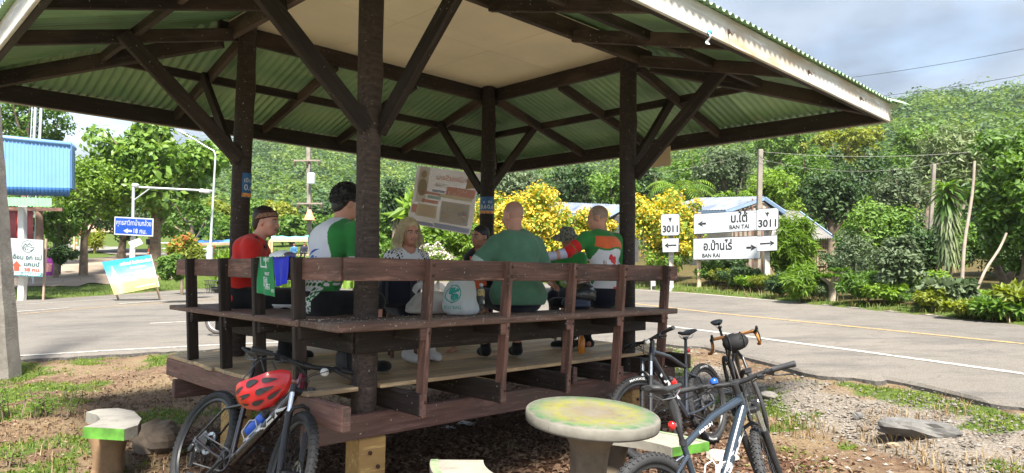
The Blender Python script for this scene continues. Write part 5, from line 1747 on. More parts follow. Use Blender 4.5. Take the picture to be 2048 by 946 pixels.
def strands(s, mat, n, seed, length, r, curl, wave, keep, name='hair_strands', start=1.0):
 q = random.Random(seed); mb = MB(); k = 0
 while k < n:
  th, ph = q.uniform(-pi, pi), q.uniform(-.5, 1.45)
  d = Vector((cos(ph) * sin(th) * .084, cos(ph) * cos(th) * .100 - .015, sin(ph) * .098 + .035))
  if not keep(d): continue
  k += 1; nn = Vector((d.x, d.y + .015, (d.z - .035))).normalized(); p = d * start; pts = []; L = length * q.uniform(.6, 1.15); f = q.uniform(0, 6)
  t1 = nn.orthogonal().normalized(); t2 = nn.cross(t1)
  for i in range(9):
   t = i / 8
   if curl: pts.append(p + nn * (.004 + .012 * sin(pi * t)) + (t1 * cos(f + t * 5) + t2 * sin(f + t * 5)) * curl)
   else:
    w = p + nn * (.010 + .018 * t) + Vector((nn.x * .9, nn.y * .5, 0)) * L * .3 * t * t - Vector((0, 0, 1)) * L * t * (.35 + .65 * t) + t1 * sin(t * wave + f) * .010 * (.3 + t)
    pts.append(w)
  mb.tube([s.H(*x) for x in pts], [r, r, r, r, r, r, r * .9, r * .7, r * .4], 4, False)
 return tag(mb.build(name, mat, s.root), kind='stuff')

C_RED = cloth('red cotton', (0.62, 0.025, 0.02)); C_BLACK = cloth('black cloth', (0.012, 0.012, 0.014)); C_NAVY = cloth('navy cloth', (0.010, 0.012, 0.024))
C_GREYS = cloth('grey sleeve cloth', (0.42, 0.44, 0.46)); C_WHITE = cloth('white jersey cloth', (0.72, 0.72, 0.76), .06); C_GREEN = cloth('green jersey cloth', (0.035, 0.22, 0.05))
C_DGREEN = cloth('dark green jersey cloth', (0.02, 0.13, 0.035)); C_TEE = cloth('forest green cotton', (0.085, 0.19, 0.12)); C_PALEG = cloth('pale green band', (0.42, 0.52, 0.46))
C_ORANGE = cloth('orange jersey cloth', (0.72, 0.14, 0.05)); C_JRED = cloth('red jersey cloth', (0.62, 0.02, 0.02)); C_LILAC = cloth('pale lilac sleeve', (0.55, 0.55, 0.72), .05)
C_MAROON = cloth('maroon band cloth', (0.06, 0.012, 0.014)); C_DARKPRINT = plain('dark print', (.03, .03, .04), .7); C_BLUEP = plain('blue print', (.03, .06, .35), .7); C_SKYP = plain('sky blue print', (.03, .17, .45), .7)
C_GREENP = plain('green print', (.04, .28, .08), .7); C_REDP = plain('red print', (.6, .03, .03), .7)
C_TAN = cloth('tan check cloth', (.35, .2, .12))

def seat_pos(a, b):
 p = PAV_N + _u * a + _v * b
 return Vector((p.x, p.y, ZF + .456))

# --- woman in red with a headband, in profile
def red_woman():
 s = Fig('woman in a red shirt and dark headband sitting in profile', seat_pos(-.20, 1.62), radians(8), SK_PALE, lean=.22, torso=.475, head_yaw=radians(-16), head_pitch=-.08, sh=.165, curve=.22)
 s.hc = s.hc + Vector((0, .03, 0)); s.body = []; s.head_prims()
 aR = s.arm(1, (.215, .175, .285), (.05, .33, .36), hand_dir=(-.9, .35, .1), curl=.35, palm=(0, -1, 0))
 aL = s.arm(-1, (-.21, .20, .27), (.06, .315, .335), hand_dir=(.95, -.2, .12), curl=.55, palm=(.1, -1, -.2))
 l1 = s.leg(1, (.13, .42, .09), (.12, .40, -.36)); l2 = s.leg(-1, (-.13, .42, .09), (-.12, .42, -.36))
 s.finish()
 def pt(P): return (P[:, 2] > .485).astype(int) * ((P[:, 1] > .12) & (np.abs(P[:, 0]) < .06)).astype(int)
 _, bv = shirt(s, 'shirt', [C_RED, C_MAROON], [(aR[0], aR[1], .74), (aL[0], aL[1], .74)], g=.016, paint=pt, disp=folds(.011, 20, 1), sleeve_r=(.070, .066), hem=.0)
 sleeve(s, 'arm_warmer', C_GREYS, aR[0].lerp(aR[1], .62), aR[1] + (aR[2] - aR[1]) * .02, .055, .050)
 sleeve(s, 'arm_warmer', C_GREYS, aR[1], aR[1].lerp(aR[2], .55), .048, .043)
 sleeve(s, 'arm_warmer', C_BLACK, aL[1], aL[1].lerp(aL[2], .9), .050, .044)
 trousers(s, 'trousers', C_BLACK, (l1, l2), long=True)
 for l in (l1, l2): shoe(s, l[2], (0, 1, 0), C_BLACK, M_WHITE)
 hair(s, hair_mat('dark brown hair', (.03, .018, .012)), [('ell', (0, -.030, .045), (.084, .098, .092), .01, '+'), ('ell', (0, -.075, -.02), (.06, .05, .07), .02, '+'), ('ell', (0, .095, -.02), (.075, .09, .10), .008, '-'), ('ell', (.08, .0, -.03), (.03, .03, .045), .006, '-'), ('ell', (-.08, .0, -.03), (.03, .03, .045), .006, '-')])
 R = np.array(s.HR); hc = np.array(s.hc)
 def band(P):
  q = (P - hc) @ R
  w = q[:, 2] - .05 - .25 * (q[:, 1] - .0)
  pat = (np.abs(np.sin(np.arctan2(q[:, 0], q[:, 1]) * 22)) > .55) & (np.abs(w) < .010) | (np.abs(np.abs(w) - .014) < .0025)
  return pat.astype(int)
 hair(s, None, [('ell', (0, -.014, .036), (.0875, .107, .096), .01, '+')], name='headband', mats=[C_MAROON, C_TAN], paint=band, vox=.005,
         cuts=[((0, 0, .085), (0, -.25, 1)), ((0, 0, .022), (0, .30, -1))])
 # backpack strap
 MB().tube([s.nk + Vector((.10, .09, -.05)), s.nk + Vector((.12, .02, .035)), s.nk + Vector((.13, -.08, .0)), s.nk + Vector((.14, -.13, -.18)), s.pel + Vector((.13, -.14, .1))], [.013, .014, .014, .013, .012], 8).build('strap', C_MAROON, s.root)
red_woman()

# --- man in the white and green jersey with curly dark hair
def jersey_man():
 s = Fig('man with curly dark hair in a white and green cycling jersey beside the near post', seat_pos(-.13, .44), radians(52), SK_TAN, lean=.30, torso=.60, head_yaw=radians(-12), head_pitch=-.22, sh=.195, bulk=1.08, curve=.22)
 aR = s.arm(1, (.245, .17, .30), (.16, .42, .33)); aL = s.arm(-1, (-.25, .20, .28), (-.14, .42, .30))
 l1 = s.leg(1, (.14, .44, .09), (.13, .42, -.36)); l2 = s.leg(-1, (-.14, .44, .09), (-.14, .45, -.36))
 s.finish()
 def pt(P):
  m = np.zeros(len(P), int)
  x, y, z = P[:, 0], P[:, 1], P[:, 2]
  side = np.abs(x) - (.095 + .03 * np.sin((z - .1) * 6))
  green = (side > 0) & (z < .715)
  m[green] = 1
  slv = (np.abs(x) > .19) & (z > .30)
  m[slv & (z < .715)] = 1
  m[(np.abs(x) > .21) & (z < .42) & (z > .30)] = 0
  u = x / .034; w = (z - .0) / .034
  row = np.floor(w); du = u - row * .5 - np.round(u - row * .5); dw = w - row - .5
  dots = (du ** 2 + dw ** 2) < .15
  lowz = (z < .095) | ((z > .20) & (z < .25)) | ((np.abs(side) < .03) & (z < .25))
  m[dots & lowz & ~green] = 2
  m[dots & lowz & green & (side < .05)] = 0
  return m
 _, bv = shirt(s, 'jersey', [C_WHITE, C_GREEN, C_DGREEN], [(aR[0], aR[1], .85), (aL[0], aL[1], .85)], g=.012, paint=pt, disp=folds(.006, 22, 2), sleeve_r=(.066, .058), hem=-.01)
 bk = (1, 0, 0)
 X, Yd = Vector((1, 0, 0)), Vector((0, .25, 1))
 it = [('Retro', (-.085, -.2, .435), X, Yd, .034, 1, .085), ('Tem', (.065, -.2, .435), X, Yd, .034, 1, .06), ([blob(1, 12)], (.005, -.2, .448), X, Yd, .022, 2, None),
          ([[(-1, -.2), (-.6, .35), (0, .6), (1, .7), (.3, .35), (-.5, -.1)]], (.0, -.2, .485), X, Yd, .05, 1, None),
          ([[(-.5, -1), (.5, -1), (.5, -.2), (.2, 1), (-.5, 1)]], (-.088, -.2, .335), X, Yd, .022, 3, None), ('GRUPPE', (-.088, -.2, .295), X, Yd, .012, 0, .05),
          ([[(-1, -1), (1, -1), (1, 1), (-1, 1)]], (-.025, -.2, .315), X, Yd, .020, 1, None), ('PURWELL', (.04, -.2, .297), X, Yd, .018, 1, .075),
          ('VINT', (-.088, -.2, .222), X, Yd, .022, 4, .045), ('GROUP', (-.035, -.2, .222), X, Yd, .022, 0, .055),
          ('Bein', (-.03, -.2, .135), X, Yd, .028, 0, .06), ('UMH', (.035, -.2, .135), X, Yd, .03, 4, .06), ([[(-1, -.12), (1, -.12), (1, .12), (-1, .12)]], (0, -.2, .115), X, Yd, .05, 4, None)]
 print_on(s, bv, 'jersey_print', it, [C_DARKPRINT, C_BLUEP, C_SKYP, C_GREENP, C_REDP])
 trousers(s, 'trousers', C_BLACK, (l1, l2), long=False)
 for l in (l1, l2): shoe(s, l[2], (0, 1, 0), C_BLACK, M_BLKM)
 q = random.Random(3); curls = []
 for _ in range(80):
  th = q.uniform(-pi, pi); ph = q.uniform(-.35, 1.5)
  d = (cos(ph) * sin(th) * .088, cos(ph) * cos(th) * .104 - .015, sin(ph) * .105 + .028)
  if d[1] > .045 and d[2] < .075: continue
  if abs(d[0]) > .06 and d[2] < .02 and d[1] > -.045: continue
  r = q.uniform(.012, .021); curls.append(('ell', d, (r, r, r), .012, '+'))
 _hm = hair_mat('black curly hair', (.022, .018, .016)); strands(s, _hm, 240, 5, .05, .0036, .013, 0, lambda d: not (d.y > .045 and d.z < .085) and not (abs(d.x) > .06 and d.z < .02 and d.y > -.045), start=1.12)
 hair(s, _hm, [('ell', (0, -.022, .038), (.083, .10, .098), .01, '+'), ('ell', (0, -.068, -.035), (.062, .045, .055), .03, '+')] + curls +
         [('ell', (0, .12, -.02), (.08, .085, .085), .01, '-'), ('ell', (.085, .0, -.03), (.03, .035, .045), .008, '-'), ('ell', (-.085, .0, -.03), (.03, .035, .045), .008, '-')])
jersey_man()

# --- blonde woman facing the camera
def stool_seat(label, p, h, mat):
 r = empty('low_stool', p, .3, label, 'stool')
 MB().lathe([(.15, h - .03), (.155, h - .02), (.15, h), (0, h)], 24).build('seat', mat, r)
 for k in range(4):
  a = pi / 4 + k * pi / 2
  MB().tube([(.11 * cos(a), .11 * sin(a), h - .03), (.15 * cos(a), .15 * sin(a), 0)], .016, 8).build('leg', mat, r)
def blonde():
 pos = Vector((-.99, 6.42, ZF + .40))
 stool_seat('low wooden stool under the blonde woman', Vector((pos.x, pos.y, ZF + .002)), .395, M_WRAIL)
 s = Fig('smiling blonde woman in a white and black patterned top', pos, radians(-58), SK_TAN, lean=.10, torso=.455, head_yaw=radians(4), head_pitch=-.05, sh=.16, size=.98, curve=.12)
 aR = s.arm(1, (.20, .08, .24), (.13, .30, .19)); aL = s.arm(-1, (-.20, .08, .24), (-.12, .30, .19))
 l1 = s.leg(1, (.12, .40, .05), (.11, .38, -.31)); l2 = s.leg(-1, (-.12, .40, .05), (-.11, .36, -.31))
 s.finish(smile=True)
 def pt(P):
  x, y, z = P[:, 0], P[:, 1], P[:, 2]
  f = np.sin(x * 150 + 2 * np.sin(z * 60)) * np.sin(z * 140 + 2 * np.sin(x * 50 + y * 40)) * np.sin(y * 120 + 1)
  m = ((f > .18) & ((np.abs(x) > .075) | (y < .02))).astype(int)
  m[(z > .60)] = 1
  return m
 _, bv = shirt(s, 'top', [C_WHITE, C_NAVY, C_RED], [(aR[0], aR[1], .95), (aL[0], aL[1], .95)], g=.010, paint=pt, disp=folds(.003, 32, 4), sleeve_r=(.058, .052), hem=.02)
 print_on(s, bv, 'top_print', [([[(-.2, 1.2), (.2, 1.0), (.25, .1), (-.1, .1)], blob(.45, 9, .3, cx=-.4, cy=-.2), blob(.45, 9, .3, cx=.5, cy=-.1, seed=3), [(-.1, 0), (.25, 0), (.1, -1)]], (.0, .3, .40), (-1, 0, 0), (0, -.1, 1), .045, 0, None)], [C_REDP])
 trousers(s, 'trousers', C_NAVY, (l1, l2), long=False, r=(.105, .10))
 for l in (l1, l2): shoe(s, l[2], (0, 1, 0), C_WHITE, M_WHITE)
 def wav(P): return .006 * np.sin(P[:, 2] * 95 + 3 * np.sin(P[:, 0] * 40)) * np.sin(P[:, 0] * 80 + P[:, 1] * 60)
 _hm = hair_mat('wavy blonde hair', (.88, .72, .44)); strands(s, _hm, 520, 8, .175, .0020, 0, 9, lambda d: d.y < .045 or d.z > .11, start=1.06)
 hair(s, _hm, [('ell', (0, -.022, .040), (.088, .103, .094), .01, '+'), ('ell', (.078, -.035, -.035), (.030, .052, .085), .03, '+'), ('ell', (-.078, -.035, -.035), (.030, .052, .085), .03, '+'), ('ell', (0, -.075, -.05), (.08, .05, .095), .03, '+'),
  ('ell', (.095, -.02, -.10), (.03, .04, .045), .03, '+'), ('ell', (-.095, -.02, -.10), (.03, .04, .045), .03, '+'),
  ('ell', (0, .100, -.022), (.070, .092, .098), .012, '-'), ('cap', (0, 0, -.06), ((0, .02, -.2), .056, .06), .01, '-')], disp=wav)
blonde()

# --- boy
def boy():
 x, y = -.30, 6.86
 s = Fig('young boy with short black hair standing barefoot beside the man in green', Vector((x, y, ZF)), radians(-108), SK_BROWN, hip=.60, lean=.03, torso=.36, head_yaw=radians(-26), head_pitch=-.03, sh=.125, size=.88, bulk=.72, curve=.05)
 s.arm(1, (.17, -.02, .72), (.15, .10, .58), r=(.036, .031, .03, .021)); s.arm(-1, (-.17, -.02, .72), (-.15, .10, .58), r=(.036, .031, .03, .021))
 l1 = s.leg(1, (.12, .05, .32), (.24, .10, .058), r=(.068, .048, .044, .03), barefoot=True); l2 = s.leg(-1, (-.07, .02, .31), (-.08, -.01, .058), r=(.068, .048, .044, .03), barefoot=True)
 s.finish()
 def pt(P): return ((np.abs(P[:, 0]) > .085) | (P[:, 2] > .93)).astype(int)
 shirt(s, 'shirt', [C_ORANGE, C_BLACK], [(s.shr, Vector((.17, -.02, .72)), .8), (s.shl, Vector((-.17, -.02, .72)), .8)], g=.012, paint=pt, disp=folds(.003, 40, 5), sleeve_r=(.048, .046), hem=.50)
 trousers(s, 'shorts', C_NAVY, (l1, l2), r=(.11, .075))
 hair(s, hair_mat('short black hair', (.012, .011, .012)), [('ell', (0, -.02, .042), (.083, .101, .092), .01, '+'), ('ell', (0, -.06, .0), (.07, .055, .06), .02, '+'), ('ell', (0, .108, -.035), (.085, .075, .095), .008, '-'), ('ell', (.08, .005, -.035), (.03, .035, .05), .006, '-'), ('ell', (-.08, .005, -.035), (.03, .035, .05), .006, '-')],
         disp=lambda P: .0015 * np.sin(P[:, 0] * 300) * np.sin(P[:, 1] * 280))
boy()

# --- big man in a green tee seen from behind
def green_man():
 s = Fig('large man with shaved head in a dark green t-shirt seen from behind', seat_pos(1.50, .0), radians(112), SK_PALE, hip=.11, lean=.10, torso=.545, head_yaw=radians(18), head_pitch=-.1, sh=.20, bulk=1.17, drop=.085, curve=.22)
 aL = s.arm(-1, (-.36, .10, .335), (-.22, .36, .30), r=(.056, .05, .048, .032)); aR = s.arm(1, (.30, .10, .30), (.18, .36, .25), r=(.056, .05, .048, .032))
 l1 = s.leg(1, (.17, .46, .10), (.20, .50, -.355)); l2 = s.leg(-1, (-.17, .46, .10), (-.10, .52, -.355))
 s.extra_mats = (skin_mat('shaved scalp', (.42, .235, .185)),)
 def scalp(q, P, m):
  m = m.copy()
  top = (q[:, 2] > .02 + .35 * np.maximum(q[:, 1], 0) + .02 * (q[:, 1] > 0)) & (q[:, 2] > .0) & (q[:, 1] < .075)
  low = (q[:, 1] < -.03) & (q[:, 2] > -.035)
  ear = (np.abs(q[:, 0]) > .071) & (q[:, 2] < .02)
  m[(top | low) & ~ear] = 4
  return m
 s.finish(extra=scalp)
 def pt(P):
  e = np.array(aL[1]); sh = np.array(aL[0]); d = (e - sh) / np.linalg.norm(e - sh)
  t = ((P - sh) @ d) / np.linalg.norm(e - sh)
  return ((t > .62) & (t < .80) & (P[:, 0] < -.2)).astype(int)
 _, bv = shirt(s, 'shirt', [C_TEE, C_PALEG], [(aL[0], aL[1], .98), (aR[0], aR[1], .95)], g=.016, paint=pt, disp=folds(.011, 17, 7), sleeve_r=(.066, .068), hem=.055, extra=[(('ell', tuple(s.pel + Vector((0, .0, .05))), (.245, .20, .17), None), .06, '+')])
 MB().tube([s.nk + Vector((.062 * cos(a), .018 + .062 * sin(a), .018 + .012 * sin(a))) for a in np.linspace(0, 2 * pi, 25)[:-1]], .009, 8, closed=True).build('collar', C_TEE, s.root)
 trousers(s, 'trousers', C_NAVY, (l1, l2), g=.014, long=False, r=(.098, .082))
 for l in (l1, l2): shoe(s, l[2], (.1, 1, 0), C_BLACK, M_BLKM)
green_man()

# --- man in the green, white and orange jersey
def orange_man():
 s = Fig('grey haired man in a green, white and orange cycling jersey with white arm sleeves', seat_pos(2.72, .02), radians(122), SK_TAN, hip=.11, lean=.08, torso=.60, head_yaw=radians(42), head_pitch=-.14, sh=.195, bulk=1.06, curve=.20)
 aL = s.arm(-1, (-.42, .08, .515), (-.69, .14, .455), hand_dir=(-.9, .2, -.15), curl=.4); aR = s.arm(1, (.25, .10, .28), (.16, .36, .25))
 l1 = s.leg(1, (.15, .46, .10), (.10, .42, -.355)); l2 = s.leg(-1, (-.15, .46, .10), (-.10, .46, -.355))
 s.extra_mats = (skin_mat('thin grey hair scalp', (.30, .215, .165)),)
 def scalp(q, P, m):
  m = m.copy()
  low = (q[:, 1] < .035) & (q[:, 2] > -.03 - .2 * q[:, 1]) & (q[:, 2] < .13)
  ear = (np.abs(q[:, 0]) > .071) & (q[:, 2] < .02)
  m[low & ~ear] = 4
  return m
 s.finish(extra=scalp)
 def pt(P):
  m = np.zeros(len(P), int); x, y, z = P[:, 0], P[:, 1], P[:, 2]
  m[(np.abs(x) > .135 + .10 * np.clip((.56 - z) / .2, 0, 1) * (z > .3)) & ~((z < .3) & (np.abs(x) < .16))] = 1
  m[(z > .555 + .012 * np.sin(x * 25))] = 1
  m[(z > .575 + .012 * np.sin(x * 25)) & (z < .685) & (np.abs(x) < .165 - .35 * np.maximum(z - .60, 0)) & (y < .10)] = 2
  m[(z < .045)] = 1
  e, sh = np.array(aL[1]), np.array(aL[0]); d = (e - sh); L = np.linalg.norm(d); t = ((P - sh) @ (d / L)) / L
  m[(t > .10) & (x < -.17)] = 1
  m[(t > .74) & (x < -.2)] = 3
  m[(t > .45) & (t < .70) & (x < -.2) & (z > .46)] = 3
  return m
 _, bv = shirt(s, 'jersey', [C_WHITE, C_GREEN, C_ORANGE, C_JRED], [(aL[0], aL[1], .92), (aR[0], aR[1], .85)], g=.013, paint=pt, disp=folds(.0065, 21, 3), sleeve_r=(.066, .058), hem=-.015)
 X, Yd = Vector((1, 0, 0)), Vector((0, .15, 1))
 gear = []
 for k in range(14):
  a = 2 * pi * k / 14; gear.append([(cos(a) * .8, sin(a) * .8), (cos(a + .25) * 1.0, sin(a + .25) * 1.0), (cos(a + .4) * .8, sin(a + .4) * .8), (cos(a + .2) * .62, sin(a + .2) * .62)])
 print_on(s, bv, 'jersey_print', [
  (gear, (.03, -.2, .385), X, Yd, .052, 1, None), ([blob(1, 14)], (.03, -.2, .385), X, Yd, .026, 2, None),
  ([blob(.9, 12, .35, seed=5), blob(.6, 10, .4, cx=-.9, cy=.7, seed=6), [(-.3, -.5), (.5, -.6), (.5, -2.3), (.0, -1.9)]], (.03, -.2, .47), X, Yd, .042, 0, None),
  ([blob(.8, 12, .35, sx=1.8, seed=8), blob(.5, 9, .4, cx=-1.3, cy=-.3, seed=9)], (.03, -.2, .19), X, Yd, .034, 0, None),
  ([blob(.7, 9, .3, sx=.35, sy=2.2, seed=11, cx=-1.2, cy=0), blob(.6, 9, .3, sx=.3, sy=1.8, seed=12, cx=-.4, cy=.2)], (-.05, -.2, .44), X, Yd, .024, 3, None),
  ('Cycling Adventure In Th', (.005, -.2, .105), X, Yd, .022, 1, .21), ('www', (-.06, -.2, .075), X, Yd, .014, 1, .05), ('evolutionscycles.com', (.06, -.2, .082), X, Yd, .012, 1, .13)],
  [C_REDP, C_DARKPRINT, C_WHITE, C_TAN])
 MB().tube([s.nk + Vector((.060 * cos(a), .012 + .060 * sin(a), .02 + .014 * sin(a))) for a in np.linspace(0, 2 * pi, 25)[:-1]], .013, 8, closed=True).build('collar', C_BLACK, s.root)
 b = s.bulk ** .5
 sleeve(s, 'arm_sleeve', C_LILAC, aL[0].lerp(aL[1], .85), aL[1] + (aL[2] - aL[1]) * .03, .053, .050); sleeve(s, 'arm_sleeve', C_LILAC, aL[1], aL[1].lerp(aL[2], .98), .050, .037)
 trousers(s, 'trousers', C_NAVY, (l1, l2), long=False)
 for l in (l1, l2):
  sleeve(s, 'sock', C_BLACK, l[2] + Vector((0, 0, .14)), l[2] + Vector((0, 0, .02)), .05, .045)
  shoe(s, l[2], (-.8, .9, 0), C_BLACK, M_WHITE)
 MB().tube([s.H(.078, -.02, .0), s.H(.083, .02, .075), s.H(.04, .06, .105), s.H(-.04, .06, .105), s.H(-.083, .02, .075), s.H(-.078, -.02, .0)], .0028, 6).build('spectacles', M_SILV, s.root)
orange_man()

# --- person in a bucket hat behind
def hat_person():
 p = PAV_N + _u * 3.42 + _v * 1.12
 pos = Vector((p.x, p.y, ZF + .47))
 stool_seat('low wooden stool under the person in the bucket hat', Vector((pos.x, pos.y, ZF + .002)), .465, M_WRAIL)
 s = Fig('person in a patterned bucket hat and green shirt facing the camera', pos, radians(-100), SK_BROWN, lean=.12, torso=.44, sh=.155, size=.96, curve=.15, head_pitch=-.18)
 aR = s.arm(1, (.20, .07, .22), (.12, .28, .17)); aL = s.arm(-1, (-.20, .07, .22), (-.12, .28, .17))
 l1 = s.leg(1, (.12, .38, .05), (.11, .36, -.31)); l2 = s.leg(-1, (-.12, .38, .05), (-.11, .36, -.31))
 s.finish(smile=True)
 _, bv = shirt(s, 'shirt', [C_GREEN], [(aR[0], aR[1], .9), (aL[0], aL[1], .9)], g=.014, disp=folds(.004, 30, 6), sleeve_r=(.06, .056), hem=.0)
 print_on(s, bv, 'shirt_print', [([blob(1, 16)], (.03, .3, .2), (-1, 0, 0), (0, 0, 1), .055, 0, None), ([blob(.3, 8, .4, cx=-.4), blob(.3, 8, .4, cx=.3, seed=4), blob(.3, 8, .4, cy=.4, seed=5)], (.03, .302, .2), (-1, 0, 0), (0, 0, 1), .055, 1, None)], [plain('lime print', (.35, .6, .12), .7), C_WHITE])
 trousers(s, 'trousers', C_NAVY, (l1, l2), long=True)
 for l in (l1, l2): shoe(s, l[2], (0, 1, 0), C_BLACK, M_BLKM)
 m, nt, b, _ = new_mat('patterned hat cloth')
 v = coords(nt, rand=False); vo = N(nt, 'ShaderNodeTexVoronoi', Scale=38.0); nt.links.new(v, vo.inputs['Vector'])
 nt.links.new(ramp(nt, vo.outputs['Distance'], [(.2, (.03, .04, .045)), (.45, (.14, .15, .13)), (.7, (.25, .24, .19))]).outputs[0], b.inputs['Base Color']); b.inputs['Roughness'].default_value = .9
 mb = MB(); M_ = Matrix.Translation(s.H(0, -.008, .05)) @ s.HR.to_4x4()
 prof = [(.0, .085), (.06, .08), (.085, .06), (.095, .015), (.10, .0), (.15, -.02), (.185, -.045), (.187, -.049), (.15, -.026), (.098, -.004)]
 n = 40; vs = []
 for r, z in prof:
  for j in range(n):
   a = 2 * pi * j / n; k = 1 + (.06 * sin(5 * a) * (r > .12)); vs.append(M_ @ Vector((r * cos(a) * .96, r * sin(a) * 1.08, z + (.014 * sin(3 * a + 1) * (r > .12)))))
 mb.add(vs, [(i * n + j, i * n + (j + 1) % n, (i + 1) * n + (j + 1) % n, (i + 1) * n + j) for i in range(len(prof) - 1) for j in range(n)], 0, True)
 mb.build('bucket_hat', m, s.root)
hat_person()
# ------------------------------------------------------------------ things on and around the pavilion
PM = Matrix.Translation(PAV_N) @ Matrix.Rotation(PAV_YAW, 4, 'Z')
PMI = PM.inverted()
def pav_plane(px, py, ax, val):
 """point of the photograph on the pavilion plane x=val or y=val, in pavilion coordinates"""
 o = PMI @ Vector((0, 0, CAM_H)); q = PMI @ (Vector((0, 0, CAM_H)) + ray(px, py)); d = q - o
 i = 0 if ax == 'x' else 1
 return o + d * ((val - o[i]) / d[i])
def on_z(px, py, z):
 d = ray(px, py); return Vector((0, 0, CAM_H)) + d * ((z - CAM_H) / d.z)
ZS = ZF + .457

def towel(label, pts_px, mat, plane, prints=None, name='towel', fold_in=.16, amp=.008, trim=None):
 """cloth laid over the left backrest rail; pts: top-left, top-right, bottom-right, bottom-left in the photograph"""
 tl, tr, br, bl = [pav_plane(*p, 'x', plane) for p in pts_px]
 top = ZF + .866
 tl.z = tr.z = top
 root = empty(name, PM @ Vector((plane, (tl.y + tr.y) / 2, top)), PAV_YAW, label, 'towel')
 o = Vector((plane, (tl.y + tr.y) / 2, top))
 def fn(u, v):
  e = tl.lerp(tr, u); f = bl.lerp(br, u)
  if v < .3:
   t = v / .3
   p = Vector((plane + .065 - .0 * t, e.y, top - fold_in * (1 - t))) if t < .75 else Vector((plane + .065 - .065 * (t - .75) * 4, e.y, top - fold_in * (1 - t) * .3 + .004))
  else:
   t = (v - .3) / .7
   p = e.lerp(f, t); p.x = plane - .004
   p.x -= amp * (1 + sin(u * 11 + t * 2)) * t + .006 * t
  return p - o
 mb = MB().grid(fn, 22, 40, 0)
 ob = mb.build('cloth', [mat], root)
 sm = ob.modifiers.new('thickness', 'SOLIDIFY'); sm.thickness = .003
 if prints:
  pm, items = prints; b = MB()
  for txt, u, v, size, wd in items:
   def bend(X, Y):
    L = (tr - tl).length or 1; H = (bl - tl).length
    return fn(min(1, max(0, u + X / L * (1))), .3 + .7 * min(1, max(0, v - Y / H))) + Vector((-.004, 0, 0))
   if isinstance(txt, str): letter(b, txt, (0, 0, 0), (0, 1, 0), (0, 0, 1), size, 0, bold=.02, bend=bend, width=wd)
   else:
    for poly in txt:
     b.add([bend(x * size, y * size) for x, y in poly], [tuple(range(len(poly)))], 0)
  tag(b.build('printed_lettering', pm, root), kind='stuff')
 return root
M_TOWELG = cloth('green towel cloth', (.02, .23, .075)); M_TOWELB = cloth('royal blue cloth', (.02, .035, .52)); M_TOWELW = cloth('white towel cloth', (.74, .74, .76), .05)
ringp = [[(cos(a) * 1.0, sin(a) * .9) for a in np.linspace(0, 2 * pi, 14)[:-1]]]
frame = [[(-1, -1), (1, -1), (1, -.8), (-1, -.8)], [(-1, .8), (1, .8), (1, 1), (-1, 1)], [(-1, -.8), (-.8, -.8), (-.8, .8), (-1, .8)], [(.8, -.8), (1, -.8), (1, .8), (.8, .8)]]
towel('green towel with white lettering hanging over the backrest rail', [(515, 512), (547, 512), (556, 594), (521, 586)], M_TOWELG, -.452,
      (M_TOWELW, [('PROFIT', .62, .12, .035, .09), (frame, .42, .11, .045, None), ('A', .6, .30, .045, .03), ('PRINT', .62, .48, .03, .07), (frame, .5, .66, .035, None), ('ad', .5, .67, .05, .04), ('PROTECT', .55, .78, .03, .10), ('2023', .6, .84, .022, .06), ('UPDATE', .86, .9, .03, .05)]))
towel('royal blue cloth with grey hem draped over the backrest rail', [(547, 511), (580, 511), (580, 566), (560, 573)], M_TOWELB, -.452)
wt = empty('folded_towel', PM @ Vector((-.43, pav_plane(566, 512, 'x', -.43).y, ZF + .862)), PAV_YAW, 'white folded towel lying on top of the backrest rail', 'towel')
MB().grid(lambda u, v: Vector((.055 * cos(pi * v) * (1 + .1 * sin(9 * u)), (u - .5) * .19, .004 + .045 * sin(pi * v) * (.75 + .25 * sin(pi * u)) + .003 * sin(u * 20))), 18, 12).build('cloth', M_TOWELW, wt)

def juice(px, py, label):
 p = on_z(px, py, ZS); r = empty('juice_bottle', p, 0, label, 'bottle', 'juice bottles on the bench')
 glass, nt, b, _ = new_mat('clear plastic ' + str(px)); b.inputs['Base Color'].default_value = (.85, .87, .85, 1); b.inputs['Roughness'].default_value = .12; b.inputs['Transmission Weight'].default_value = .85; b.inputs['IOR'].default_value = 1.2
 MB().lathe([(.026, .0), (.03, .004), (.03, .115), (.027, .125), (.03, .135), (.03, .165), (.014, .195), (.013, .205)], 18).build('bottle_body', glass, r)
 MB().lathe([(.0, .003), (.0285, .006), (.0285, .06 if px > 800 else .10), (0, .06 if px > 800 else .10)], 18).build('juice', plain('orange juice ' + str(px), (.75, .30, .02), .3), r)
 MB().lathe([(.0304, .125), (.0304, .165), (.024, .18)], 18).build('bottle_label', plain('pale label ' + str(px), (.7, .5, .2), .5, var=.5, scale=40), r)
 MB().lathe([(.016, .205), (.016, .228), (0, .23)], 14).build('bottle_cap', M_WHITE, r)
juice(711, 622, 'orange juice bottle standing beside the near pavilion post')
juice(962, 622, 'half empty orange juice bottle right of the white plastic bag')

